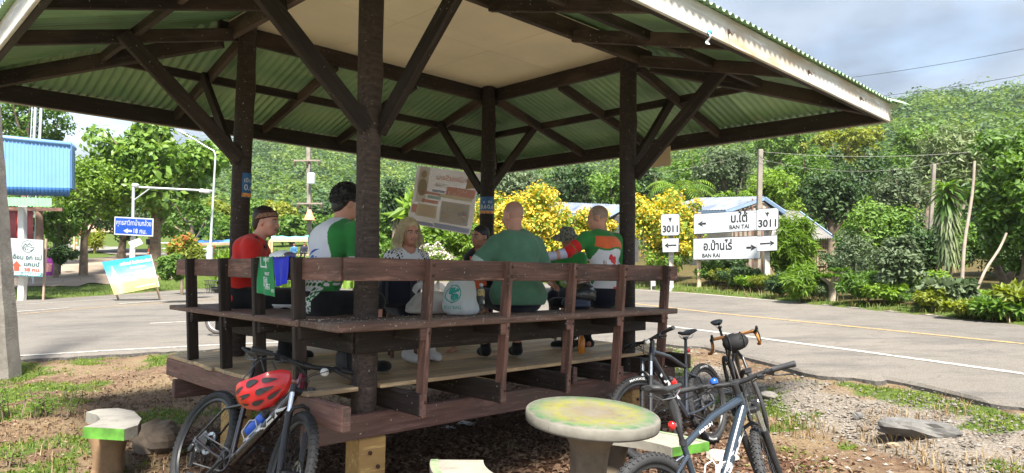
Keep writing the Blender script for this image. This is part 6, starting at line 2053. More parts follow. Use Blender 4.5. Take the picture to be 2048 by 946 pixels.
def bag_mat(name, col, see=.25):
 m, nt, b, out = new_mat(name)
 v = coords(nt, rand=False); f = noise(nt, v, 14, 5, .65)
 b.inputs['Base Color'].default_value = c4(col); b.inputs['Roughness'].default_value = .35
 t = nt.nodes.new('ShaderNodeBsdfTranslucent'); t.inputs[0].default_value = c4(col)
 tr = nt.nodes.new('ShaderNodeBsdfTransparent')
 m1 = nt.nodes.new('ShaderNodeMixShader'); m1.inputs[0].default_value = .4; m2 = nt.nodes.new('ShaderNodeMixShader'); m2.inputs[0].default_value = see
 nt.links.new(b.outputs[0], m1.inputs[1]); nt.links.new(t.outputs[0], m1.inputs[2]); nt.links.new(m1.outputs[0], m2.inputs[1]); nt.links.new(tr.outputs[0], m2.inputs[2]); nt.links.new(m2.outputs[0], out.inputs[0])
 bump(nt, b, f, .9, .012)
 return m
def plastic_bag(px, py, w, h, d, label, mat, seed, handles=True, knot=None):
 p = on_z(px, py, ZS); r = empty('plastic_bag', p, .2, label, 'plastic bag', 'plastic bags on the bench')
 q = random.Random(seed); ph = [q.uniform(0, 6) for _ in range(8)]
 def fn(u, v):
  a = 2 * pi * u
  k = 1 - .38 * v ** 2.2 - (.28 * max(0, v - .85) / .15)
  k *= 1 + .05 * sin(5 * a + ph[0] + 5 * v) + .04 * sin(9 * a + ph[1] - 6 * v) + .03 * sin(14 * a + ph[2] + 9 * v)
  if v < .12: k *= .8 + .2 * (v / .12) ** .5
  return Vector((w / 2 * k * cos(a) + .02 * sin(3 * v + ph[3]), d / 2 * k * sin(a), h * v))
 mb = MB().grid(fn, 44, 22); bot = [fn(i / 44, 0) for i in range(44)]; mb.add(bot, [tuple(range(43, -1, -1))])
 mb.build('bag_body', mat, r)
 if handles:
  for s in (-1, 1):
   def hn(u, v, s=s):
    t = pi * u
    c = Vector((s * w * .22 + w * .12 * cos(t), d * .1 * s, h * .9 + h * .34 * sin(t)))
    wd = .022 + .012 * abs(cos(t))
    return c + Vector((0, (v - .5) * wd * .4, (v - .5) * wd)) + Vector((cos(t), 0, sin(t))) * (v - .5) * wd
   MB().grid(hn, 18, 3).build('handle', mat, r)
 return r, fn
M_BAGW = bag_mat('white plastic film', (.80, .83, .84), .08); M_BAGC = bag_mat('thin clear film', (.72, .72, .68), .30)
rb, fnb = plastic_bag(924, 628, .27, .285, .20, 'full white plastic bag with a teal globe print on the bench', M_BAGW, 3, False)
M_TEAL = plain('teal print', (.02, .36, .30), .5)
def on_bag(X, Y, fn=fnb, u0=.66, v0=.55):
 p = fn(u0 + X, v0 + Y); n = Vector((p.x, p.y * 1.6, 0)).normalized(); return p + n * .004
mb = MB()
for t0, t1 in ((0, 2 * pi),):
 n = 36
 vs = [on_bag(.085 * cos(2 * pi * i / n), .24 * sin(2 * pi * i / n)) for i in range(n)] + [on_bag(.076 * cos(2 * pi * i / n), .215 * sin(2 * pi * i / n)) for i in range(n)]
 mb.add(vs, [(i, (i + 1) % n, n + (i + 1) % n, n + i) for i in range(n)])
for poly in (blob(1, 12, .3, sx=.045, sy=.10, seed=2, cx=-.012, cy=.07), blob(1, 12, .35, sx=.04, sy=.09, seed=5, cx=.02, cy=-.09), blob(1, 9, .3, sx=.02, sy=.05, seed=7, cx=.045, cy=.10)):
 mb.add([on_bag(*p) for p in poly] , [tuple(range(len(poly)))])
letter(mb, 'ECO BAG', (0, 0, 0), (1, 0, 0), (0, 0, 1), .1, 0, bend=lambda X, Y: on_bag(X * .28, -.40 + Y * 1.2), width=.6)
tag(mb.build('bag_print', M_TEAL, rb), kind='stuff')
rc, fnc = plastic_bag(858, 626, .34, .17, .2, 'thin plastic bag of red and brown groceries with its handles up', M_BAGC, 9, True)
for k in range(7):
 q = random.Random(k); MB().ball((q.uniform(-.11, .11), q.uniform(-.05, .05), q.uniform(.035, .09)), (q.uniform(.03, .05), .035, .03), 10, 8).build('grocery', plain('grocery %d' % k, [(.5, .04, .03), (.2, .08, .04), (.45, .06, .04), (.3, .2, .1)][k % 4], .5, var=.4, scale=20), rc)

def soft_bag(name, label, loc, size, mat, cat='backpack', rz=0.0, straps=True, accents=None):
 r = empty(name, loc, rz, label, cat)
 w, d, h = size
 def fn(u, v):
  a = 2 * pi * u; ph = -pi / 2 + pi * v
  s = lambda x, e: math.copysign(abs(x) ** e, x)
  k = 1 + .03 * sin(6 * a + 5 * v) + .025 * sin(11 * v + 3 * a)
  return Vector((w / 2 * s(cos(ph), .55) * s(cos(a), .7) * k, d / 2 * s(cos(ph), .55) * s(sin(a), .8) * k, h / 2 + h / 2 * s(sin(ph), .75)))
 MB().grid(fn, 36, 22).build('bag_body', mat, r)
 MB().grid(lambda u, v: fn(.55 + .4 * u, .22 + .33 * v) * 1.0 + Vector((0, -.018 * sin(pi * u) * sin(pi * v) - .004, 0)), 14, 10).build('front_pocket', mat, r)
 if straps:
  for x in (-.28, .28):
   MB().tube([Vector((x * w, d * .2, h * .95)), Vector((x * w, d * .0, h * 1.06)), Vector((x * w, -d * .3, h * .95)), Vector((x * 1.1 * w, -d * .55, h * .55)), Vector((x * w, -d * .5, h * .15))], .011, 7).build('strap', M_BLKM, r)
 return r
soft_bag('backpack', 'navy backpack slumped on the bench right of the near post', on_z(792, 618, ZS) + Vector((0, .08, 0)), (.34, .22, .30), C_NAVY, rz=.25)
fb = soft_bag('shoulder_bag', 'dark grey bag on the floor beside the near post', on_z(707, 744, ZF + .004), (.26, .17, .20), plain('charcoal nylon', (.03, .032, .036), .6), cat='bag', rz=.5)
MB().ball((.05, -.05, .19), (.04, .04, .03), 14, 10).build('blue_flap', plain('teal nylon', (.02, .16, .22), .6), fb)
soft_bag('pouch', 'black crumpled pouch on the bench beside the man in green', on_z(1120, 616, ZS), (.20, .13, .10), C_BLACK, cat='pouch', rz=.3, straps=False)
hs = on_z(1165, 618, ZS)
helmet('black bicycle helmet lying on the bench with a silver trim', Matrix.Translation(hs + Vector((0, .02, .11))) @ Matrix.Rotation(.9, 4, 'Z') @ Matrix.Rotation(.5, 4, 'X'), (.015, .015, .018))
soft_bag('waist_bag', 'dark blue bag under the black helmet on the bench', hs + Vector((-.06, -.05, 0)), (.26, .15, .11), plain('dark blue nylon', (.02, .028, .06), .55), cat='bag', rz=.2, straps=False)
# orange framed sports glasses
gl = empty('sports_glasses', on_z(651, 627, ZS), .1, 'orange framed sports glasses lying on the bench corner', 'glasses')
M_ORF = gloss('orange plastic', (.80, .13, .02), .35, .3)
for s in (-1, 1):
 MB().tube([Vector((s * .058, -.035, .035)), Vector((s * .072, .0, .03)), Vector((s * .07, .05, .022)), Vector((s * .062, .10, .010)), Vector((s * .05, .125, .006))], [.007, .008, .006, .0055, .007], 8).build('temple', M_ORF, gl)
MB().grid(lambda u, v: Vector((.066 * sin((u - .5) * 2.6), -.055 + .05 * (1 - cos((u - .5) * 2.6)), .012 + .042 * v - (.018 * (1 - abs(u - .5) * 2) ** 3 * (1 - v)))), 20, 5).build('lens', gloss('black lens', (.02, .02, .022), .08), gl)
MB().tube([Vector((.066 * sin((u - .5) * 2.6), -.056 + .05 * (1 - cos((u - .5) * 2.6)), .055)) for u in np.linspace(0, 1, 14)], .004, 6).build('rim', M_ORF, gl)
# tray with leftovers
tr_ = empty('foam_tray', on_z(598, 616, ZS) + Vector((.0, .05, 0)), .75, 'white foam tray on the left bench behind the cloths', 'tray')
MB().lathe([(.0, .006), (.15, .006), (.175, .035), (.182, .036), (.182, .03), (.155, .0), (0, .0)], 32, None, 0, True, 1.5, 1.0).build('tray_body', plain('white foam', (.72, .72, .73), .6, var=.04), tr_)
MB().ball((.06, .02, .03), (.05, .04, .03), 12, 8).build('leaf_wrap', C_GREENP, tr_)
sh_ = empty('riding_glove', on_z(540, 612, ZS), .6, 'black glove lying on the left bench by the rail post', 'glove')
MB().ball((0, 0, .025), (.07, .05, .028), 14, 9).build('palm', C_BLACK, sh_)
for k in range(4): MB().tube([Vector((.05, -.03 + .02 * k, .025)), Vector((.09, -.034 + .022 * k, .022)), Vector((.115, -.036 + .023 * k, .01))], [.012, .011, .009], 8).build('finger', C_BLACK, sh_)
bx = empty('cardboard_box', on_z(606, 604, ZS) + Vector((.02, .16, 0)), .9, 'small brown cardboard box on the left bench', 'box')
MB().box((0, 0, .09), (.20, .14, .18), None, 0, .003).build('carton', plain('brown card', (.40, .20, .10), .8, bmp=.1), bx)
ob = empty('orange_bottle', on_z(1163, 706, ZF + .004), 0, 'orange bottle standing on the pavilion floor by the black shoes', 'bottle')
MB().lathe([(.03, 0), (.034, .01), (.034, .13), (.02, .16), (.015, .17), (.015, .19), (0, .19)], 16).build('bottle_body', gloss('orange bottle plastic', (.75, .25, .02)), ob)
# litter under the floor
for k, (px, py, s) in enumerate(((932, 851, .09), (897, 858, .06), (930, 836, .05))):
 p = hit(px, py, 4.5); r = random.Random(k)
 o = MB().grid(lambda u, v: Vector((s * (u - .5) * 2.2 + .01 * sin(v * 9), s * (v - .5) * 1.5, .012 + s * .35 * (sin(u * 7 + k) * cos(v * 6) * .5 + .5) * sin(pi * u))), 12, 10).build('plastic_scrap', M_BAGW)
 o.location = p; tag(o, ['crumpled clear plastic scrap lying under the pavilion floor', 'small plastic scrap left of the larger one under the floor', 'plastic scrap farthest back under the pavilion floor'][k], 'litter')

# banner hung from the far eave, seen from behind
def vinyl():
 m, nt, b, out = new_mat('thin vinyl')
 v = coords(nt, rand=False); f = noise(nt, v, 3, 5)
 c = ramp(nt, f, [(.3, (.44, .37, .31)), (.7, (.52, .45, .38))]).outputs[0]
 nt.links.new(c, b.inputs['Base Color']); b.inputs['Roughness'].default_value = .5
 t = nt.nodes.new('ShaderNodeBsdfTranslucent'); nt.links.new(c, t.inputs[0])
 mx = nt.nodes.new('ShaderNodeMixShader'); mx.inputs[0].default_value = .6
 nt.links.new(b.outputs[0], mx.inputs[1]); nt.links.new(t.outputs[0], mx.inputs[2]); nt.links.new(mx.outputs[0], out.inputs[0])
 return m
def ink(name, col, tr=.55):
 m, nt, b, out = new_mat(name)
 b.inputs['Base Color'].default_value = c4(col); b.inputs['Roughness'].default_value = .6
 t = nt.nodes.new('ShaderNodeBsdfTranslucent'); t.inputs[0].default_value = c4(col)
 mx = nt.nodes.new('ShaderNodeMixShader'); mx.inputs[0].default_value = tr
 nt.links.new(b.outputs[0], mx.inputs[1]); nt.links.new(t.outputs[0], mx.inputs[2]); nt.links.new(mx.outputs[0], out.inputs[0])
 return m
def banner():
 pb = PSL + OE + .05
 c = [pav_plane(*p, 'y', pb) for p in ((836, 331), (962, 347), (940, 470), (815, 446))]
 o = (c[0] + c[1]) / 2
 r = empty('vinyl_banner', PM @ o, PAV_YAW, 'faded vinyl poster hanging tilted from the far eave, seen from behind', 'banner')
 def fn(u, v, off=0.0):
  p = c[0].lerp(c[1], u).lerp(c[3].lerp(c[2], u), v)
  p.y += .03 * sin(u * 3.1) * sin(v * 2.6 + .4) + .012 * sin(v * 9 + u * 4) + off
  return p - o
 MB().grid(fn, 20, 20).build('vinyl_sheet', vinyl(), r)
 inks = [ink('faded red ink', (.64, .32, .24)), ink('faded grey ink', (.42, .38, .37)), ink('faded teal ink', (.40, .50, .44)), ink('faded yellow ink', (.64, .56, .38)), ink('faded blue ink', (.36, .38, .47)), ink('pale ink', (.70, .64, .55)), ink('faded brown ink', (.50, .43, .35))]
 n_ = [0]
 def rect(u0, v0, u1, v1, k, lv=1, nu=6, nv=4):
  n_[0] += 1
  b = MB().grid(lambda a, b_: fn(u0 + (u1 - u0) * a, v0 + (v1 - v0) * b_, -.003 * lv), nu, nv)
  b.build('printed_block', inks[k], r)
 rect(.50, .285, .97, .42, 0); rect(.40, .42, .95, .475, 3); rect(.10, .415, .42, .46, 0); rect(.28, .365, .49, .405, 4); rect(.22, .47, .44, .525, 2); rect(.15, .545, .42, .60, 0)
 rect(.10, .63, .42, .84, 3); rect(.47, .53, .92, .88, 6); rect(.02, .66, .1, .8, 0); rect(.40, .91, .97, .985, 4); rect(.0, .93, .38, .985, 4); rect(.04, .0, .20, .62, 5)
 tm = MB()
 def mir(txt, u, v, size, k, wd):
  letter(tm, txt, (0, 0, 0), (1, 0, 0), (0, 0, 1), size, k, bold=.012, width=wd, bend=lambda X, Y: fn(u - X / .95, v - Y / .98, -.008))
 mir('รับสมัครเรียน', .63, .19, .12, 0, .60); mir('2566', .40, .31, .085, 1, .17); mir('ม.4', .74, .35, .075, 5, .16); mir('ม.1', .62, .41, .075, 5, .16); mir('ป.1 - ม.4', .28, .45, .045, 5, .22)
 for k in range(6): rect(.13, .655 + .03 * k, .38, .662 + .03 * k, 0, 2, 3, 1)
 q = random.Random(2)
 for k in range(16):
  u, v = q.uniform(.5, .85), q.uniform(.56, .82); rect(u, v, u + q.uniform(.03, .08), v + q.uniform(.02, .06), q.choice([0, 4, 5, 1, 3]), 2 + k * .1, 2, 2)
 tag(tm.build('mirrored_lettering', inks, r), kind='stuff')
 b = MB(); ed = .004
 # portrait at the left: plain head and shoulders
 for (cu, cv, ru, rv, k) in ((.12, .13, .045, .065, 6), (.12, .36, .07, .15, 6)):
  n = 18; vs = [fn(cu + ru * cos(2 * pi * i / n), cv + rv * sin(2 * pi * i / n), -.006) for i in range(n)]
  b.add(vs, [tuple(range(n))], 0)
 tag(b.build('portrait_print', ink('portrait ink', (.52, .42, .29)), r), kind='stuff')
banner()

# stickers on posts
def sticker(a, b, rad, z0, z1, label, txt, seed, hw=1.15, turn=0.0):
 r = empty('sticker', PM @ Vector((a, b, z0)), PAV_YAW, label, 'sticker')
 camd = (PMI @ Vector((0, 0, 0))) - Vector((a, b, 0)); a0 = atan2(camd.y, camd.x) + turn
 H = z1 - z0; q = random.Random(seed); rad += .004
 pt = lambda th, z, off=0: Vector(((rad + off) * cos(a0 + th), (rad + off) * sin(a0 + th), z))
 def fn(u, v): return pt(-hw + 2 * hw * u, H * v + .012 * (q.random() - .5) * (v > .98 or v < .02))
 mats = [plain('blue sticker', (.02, .11, .27), .5, var=.35, scale=18), plain('orange sticker band', (.70, .28, .06), .6, var=.5, scale=30), M_WHITE]
 MB().grid(fn, 20, 10).build('sticker_sheet', mats[0], r)
 MB().grid(lambda u, v: pt(-hw + 2 * hw * u, H * (.02 + .16 * v), .0015), 20, 3).build('sticker_band', mats[1], r)
 mb = MB()
 for t, th, zf_, sz in txt:
  letter(mb, t, (0, 0, 0), (1, 0, 0), (0, 0, 1), sz, 0, bold=.01, bend=lambda X, Y: pt(th + X / rad, H * zf_ + Y, .002))
 tag(mb.build('sticker_lettering', M_WHITE, r), kind='stuff')
zA = (PMI @ at(495, 398, 6.42)).z; zB = (PMI @ at(495, 350, 6.42)).z
sticker(0, PSL, .082, zA, zB, 'blue sticker strip with white figures on the left post', [('0.6', .1, .3, .075), ('เงิน', .0, .62, .055)], 1, .62, .62)
zA = (PMI @ at(976, 425, 8.2)).z; zB = (PMI @ at(976, 390, 8.2)).z
sticker(PSR, PSL, .088, zA, zB, 'blue sticker with white figures on the far post', [('0.6', -.5, .3, .068), ('0.6', .48, .3, .068), ('e', -.4, .62, .05), ('ฮฮ', .42, .62, .05)], 2)
# boards nailed to the braces
M_PLY = plain('tan plywood', (.50, .36, .22), .8, var=.12)
def brace_board(px, Y, label, cat='board'):
 P = [at(x, y, Y) for x, y in px]; c = sum(P, Vector()) / len(P); n = (P[1] - P[0]).cross(P[2] - P[0]).normalized() * .004
 mb = MB(); k = len(P); vs = [p - c + n for p in P] + [p - c - n for p in P]
 mb.add(vs, [tuple(range(k)), tuple(range(2 * k - 1, k - 1, -1))] + [(i, (i + 1) % k, k + (i + 1) % k, k + i) for i in range(k)])
 o = mb.build('plywood_board', M_PLY); o.location = c; return tag(o, label, cat)
brace_board([(1300, 336), (1287, 348), (1296, 318), (1341, 291), (1341, 331)], 7.75, 'tan plywood sheet fixed behind the right post brace')
brace_board([(1278, 322), (1304, 300), (1298, 322)], 6.9, 'small tan plywood scrap on the right post brace')
brace_board([(938, 347), (962, 372), (950, 377), (931, 378)], 8.9, 'folded tan plywood piece on the far post brace')
brace_board([(957, 372), (961, 386), (940, 345)], 8.95, 'tan plywood strip beside the far post')
rbp = pav_plane(1415, 72, 'y', -OE - .02)
rbn = empty('ribbon', PM @ rbp, PAV_YAW, 'blue and white ribbon knotted on the white fascia', 'ribbon')
MB().ball((.01, -.01, .02), (.022, .016, .02), 12, 8).build('knot', plain('bright blue ribbon', (.04, .28, .6), .6), rbn)
MB().grid(lambda u, v: Vector((-.02 + .03 * u + .01 * sin(v * 5), -.012 - .01 * sin(v * 6 + u), .015 - .075 * v)), 4, 10).build('ribbon_tail', M_TOWELW, rbn)
# ------------------------------------------------------------------ signs, poles, buildings
class Panel:
 """a flat board given by its four corners in the photograph (TL, TR, BR, BL) and its distance at the left and right edge"""
 def __init__(s, px, yl, yr):
  s.c = [at(*px[0], yl), at(*px[1], yr), at(*px[2], yr), at(*px[3], yl)]
  s.o = (s.c[2] + s.c[3]) / 2
  s.n = (s.c[1] - s.c[0]).cross(s.c[0] - s.c[3]).normalized()
  if s.n.y > 0: s.n = -s.n
  s.w = ((s.c[1] - s.c[0]).length + (s.c[2] - s.c[3]).length) / 2; s.h = ((s.c[0] - s.c[3]).length + (s.c[1] - s.c[2]).length) / 2
 def pt(s, u, v, off=0.0):      # v = 0 bottom
  return s.c[3].lerp(s.c[2], u).lerp(s.c[0].lerp(s.c[1], u), v) - s.o + s.n * off
 def board(s, name, mat, parent, t=.02, round_=0.0, inset=0.0, off=0.0):
  pts = []
  if round_:
   for cu, cv, a0 in ((1, 0, -pi / 2), (1, 1, 0), (0, 1, pi / 2), (0, 0, pi)):
    for k in range(6):
     a = a0 + k / 5 * pi / 2; ru, rv = round_ / s.w, round_ / s.h; iu, iv = inset / s.w, inset / s.h
     ru = max(ru - iu, .001); rv = max(rv - iv, .001)
     pts.append((abs(cu - iu) + (ru * cos(a) - (ru if cu else -ru)), abs(cv - iv) + (rv * sin(a) - (rv if cv else -rv))))
  else:
   iu, iv = inset / s.w, inset / s.h
   pts = [(iu, iv), (1 - iu, iv), (1 - iu, 1 - iv), (iu, 1 - iv)]
  k = len(pts); vs = [s.pt(u, v, off) for u, v in pts] + [s.pt(u, v, off - t) for u, v in pts]
  return MB().add(vs, [tuple(range(k)), tuple(range(2 * k - 1, k - 1, -1))] + [(i, k + i, k + (i + 1) % k, (i + 1) % k) for i in range(k)]).build(name, mat, parent)
 def text(s, mb, txt, u, v, size, m=0, width=None, bold=.01, align='c', off=.004):
  return letter(mb, txt, (0, 0, 0), (1, 0, 0), (0, 0, 1), size, m, align, bold, width, bend=lambda X, Y: s.pt(u + X / s.w, v + Y / s.h, off))
 def shape(s, mb, pts, m=0, off=.004):
  return mb.add([s.pt(u, v, off) for u, v in pts], [tuple(range(len(pts)))], m)

M_SIGNW = plain('white sign sheeting', (.42, .44, .455), .45, var=.09, scale=1.6); M_SIGNB = plain('black sign ink', (.015, .015, .017), .5)
M_POSTW = wood('white painted post', (.42, .405, .375), (.57, .555, .525), specks=0, rough=.7, worn=(.55, .50, .42), bmp=.15)
M_RUST = plain('rusty white post', (.50, .36, .24), .8, var=.45, scale=5)
M_BLUES = plain('road sign blue', (.006, .05, .30), .4, var=.05); M_STEELP = plain('galvanised pole', (.50, .53, .55), .45, .4, var=.1)

def arrow(p, u0, u1, v, hw, head, th, m, mb, right=True):
 s = 1 if right else -1
 a, b = (u0, u1) if right else (u1, u0)
 asp = p.w / p.h
 p.shape(mb, [(a, v - th / 2), (b - s * head, v - th / 2), (b - s * head, v + th / 2), (a, v + th / 2)], m)
 p.shape(mb, [(b - s * head * 1.25, v - hw), (b, v), (b - s * head * 1.25, v + hw), (b - s * head * .9, v)], m)

def post(name, px, top, bottom_px, Y, w, mat, parent, o, depth=None):
 b = at(px, bottom_px, Y); t = at(px, top, Y); b.z = min(b.z, float(ground_z(b.x, b.y))) - .1
 mb = MB().bar(b - o, Vector((b.x, b.y, t.z)) - o, w, depth or w * .9, up=(0, 1, 0), ch=.006)
 return mb.build(name, mat, parent)

YS = 23.0
def route_sign(px_top, px_arrow, post_px, post_top, post_bot, right, label, Y):
 P1 = Panel(px_top, Y, Y * .985); P2 = Panel(px_arrow, Y, Y * .985)
 r = empty('route_sign', P1.o, 0, label, 'road sign', 'route 3011 signs')
 P1.board('number_plate', M_SIGNB, r, .02, .10); P1.board('number_face', M_SIGNW, r, .004, .10, .018, .004)
 mb = MB(); P1.text(mb, '3011', .5, .17, .33, 0, width=P1.w * .80, off=.008, bold=.035)
 # small garuda-like crest: wings and body
 for sx in (-1, 1):
  P1.shape(mb, [(.5, .70), (.5 + sx * .07, .74), (.5 + sx * .10, .86), (.5 + sx * .055, .80), (.5 + sx * .02, .80)], 0, .008)
 P1.shape(mb, [(.47, .66), (.53, .66), (.54, .78), (.5, .86), (.46, .78)], 0, .0085); P1.shape(mb, [(.46, .66), (.5, .62), (.54, .66)], 0, .008)
 tag(mb.build('lettering', M_SIGNB, r), kind='stuff')
 d = P2.o - P1.o
 class Q(Panel): pass
 P2b = P2; oo = P2.o; P2.o = P1.o
 P2.board('arrow_plate', M_SIGNB, r, .02, .02); P2.board('arrow_face', M_SIGNW, r, .004, .02, .012, .004)
 mb = MB(); arrow(P2, .15, .87, .5, .2, .2, .10, 0, mb, right);
 for i, v in enumerate(mb.v): mb.v[i] = tuple(Vector(v) + P2.n * .005)
 mb.build('arrow_mark', M_SIGNB, r)
 post('post', post_px, post_top, post_bot, Y + .06, .155, M_POSTW, r, P1.o)
 return r
route_sign([(1321, 428), (1360, 427), (1360, 471), (1322, 472)], [(1324, 477), (1358, 476), (1357, 504), (1325, 505)], 1342, 440, 588, False, 'small route 3011 sign with left arrow on a white post', 25.0)
route_sign([(1512, 418), (1558, 415), (1557, 460), (1512, 462)], [(1514, 473), (1555, 470), (1555, 501), (1514, 503)], 1534, 430, 590, True, 'route 3011 sign with right arrow on a white post before the guide boards', 22.5)
def guide_board():
 A = Panel([(1387, 428), (1520, 419), (1520, 461), (1387, 469)], 24.6, 23.2); B = Panel([(1386, 477), (1521, 471), (1521, 518), (1386, 520)], 24.6, 23.2)
 r = empty('guide_sign', A.o, 0, 'pair of white direction boards for Ban Tai and Ban Rai on two rusty posts', 'road sign')
 B.o = A.o
 for P, nm in ((A, 'upper_board'), (B, 'lower_board')):
  o = P.board(nm, M_SIGNB, r, .03, .04); P.board(nm + '_face', M_SIGNW, o, .004, .04, .018, .004)
 mb = MB()
 A.text(mb, 'บ.ใต้', .70, .47, .42, 0, width=A.w * .245, off=.008, bold=.028); A.text(mb, 'BAN TAI', .70, .15, .19, 0, width=A.w * .29, off=.008, bold=.03)
 B.text(mb, 'อ.บ้านไร่', .38, .44, .42, 0, width=B.w * .43, off=.008, bold=.028); B.text(mb, 'BAN RAI', .28, .11, .19, 0, width=B.w * .27, off=.008, bold=.03)
 tag(mb.build('lettering', M_SIGNB, r), kind='stuff')
 m2 = MB(); arrow(A, .065, .20, .50, .15, .07, .09, 0, m2, False); arrow(B, .80, .945, .50, .15, .07, .09, 0, m2, True)
 m2.v = [tuple(Vector(v) + A.n * .006) for v in m2.v]
 tag(m2.build('arrow_marks', M_SIGNB, r), kind='stuff')
 for P in (A, B):
  for u in (.07, .93):
   for v in (.1, .9): MB().lathe([(.02, 0), (.016, .012), (0, .014)], 8, Matrix.Translation(P.pt(u, v, .004)) @ Matrix.Rotation(radians(90), 4, 'X')).build('bolt', M_STEELP, r)
 post('post', 1398, 425, 583, 24.7, .13, M_RUST, r, A.o); post('post', 1512, 422, 587, 23.45, .13, M_RUST, r, A.o)
guide_board()
_p = Vector((0, 0, 0))
km = hit(1306, 583); k_ = empty('kilometre_stone', km, .2, 'small white concrete marker at the verge left of the signs', 'marker')
MB().box((0, 0, .15), (.18, .12, .5), None, 0, .02).build('marker_block', M_POSTW, k_); MB().box((0, -.066, .05), (.14, .01, .12)).build('black_plate', M_SIGNB, k_)

# --- left side signs
def blue_sign():
 Y = 29.0; P = Panel([(229, 433), (307, 437), (306, 473), (228, 469)], Y * 1.01, Y)
 r = empty('blue_road_sign', P.o, 0, 'blue road sign in Thai with a left arrow and 18 km', 'road sign')
 P.board('sign_plate', M_SIGNW, r, .02); P.board('sign_face', M_BLUES, r, .004, 0, .05, .004)
 mb = MB(); P.text(mb, 'พุทธสาวิกาบ้านกล้วย', .5, .56, .30, 0, width=P.w * .90, bold=.006, off=.008); P.text(mb, '18 กม.', .67, .13, .28, 0, width=P.w * .33, bold=.012, off=.008)
 M_SL = plain('sign lettering white', (.42, .43, .44), .5, var=.02); tag(mb.build('lettering', M_SL, r), kind='stuff')
 mb = MB(); arrow(P, .24, .46, .24, .15, .10, .12, 0, mb, False); mb.v = [tuple(Vector(v) + P.n * .005) for v in mb.v]; mb.build('arrow_mark', M_SL, r)
 # white paper stuck on its post
 Q = Panel([(256, 484), (279, 476), (286, 487), (264, 497)], Y - .1, Y - .1)
 q = empty('paper_notice', Q.o, 0, 'blank white paper pinned askew on the post under the blue sign', 'notice'); Q.board('paper_sheet', M_WHITE, q, .005)
 # gantry: post, arm, brace, lamps
 g = empty('lamp_gantry', at(266, 515, Y + .55), 0, 'grey steel gantry post with an arm and white lamp boxes above the blue sign', 'gantry')
 o = g.location
 T = lambda x, y, dy=.55: at(x, y, Y + dy) - o
 z0 = float(ground_z(o.x, o.y)) - o.z - .2
 MB().tube([Vector((0, 0, z0)), T(267, 374)], .06, 10).build('post', M_STEELP, g); MB().tube([T(268, 374), T(424, 382)], .045, 8).build('arm', M_STEELP, g); MB().tube([T(267, 401), T(300, 377)], .03, 8).build('brace', M_STEELP, g)
 MB().tube([Vector((0, 0, z0)), T(266, 474)], .11, 12).build('concrete_base', M_POSTW, g)
 for x, y in ((271, 371), (405, 382), (414, 383)):
  MB().box(T(x, y, .0), (.22, .25, .16), None, 0, .04).build('lamp_box', M_WHITE, g)
blue_sign()
def street_lamp():
 Y = 29.6; b = hit(420, 503, 20); b = at(420, 503, Y); r = empty('street_lamp', b, 0, 'tall galvanised street lamp with a curved arm beside the gantry', 'street lamp')
 T = lambda x, y: at(x, y, Y) - b
 MB().tube([T(419, 520) , T(421, 490), T(426, 400), T(431, 312)], [.06, .055, .045, .035], 12).build('pole', M_STEELP, r)
 MB().tube([T(431, 312), T(428, 302), T(410, 292), T(385, 276), T(366, 266)], [.03, .028, .025, .022, .02], 8).build('arm', M_STEELP, r)
 MB().ball(T(363, 264), (.22, .10, .06), 14, 8, Matrix.Rotation(.5, 3, 'Y')).build('lamp_head', M_WHITE, r)
 MB().tube([T(419, 520), T(419.5, 494)], .14, 12).build('base', M_STEELP, r)
street_lamp()
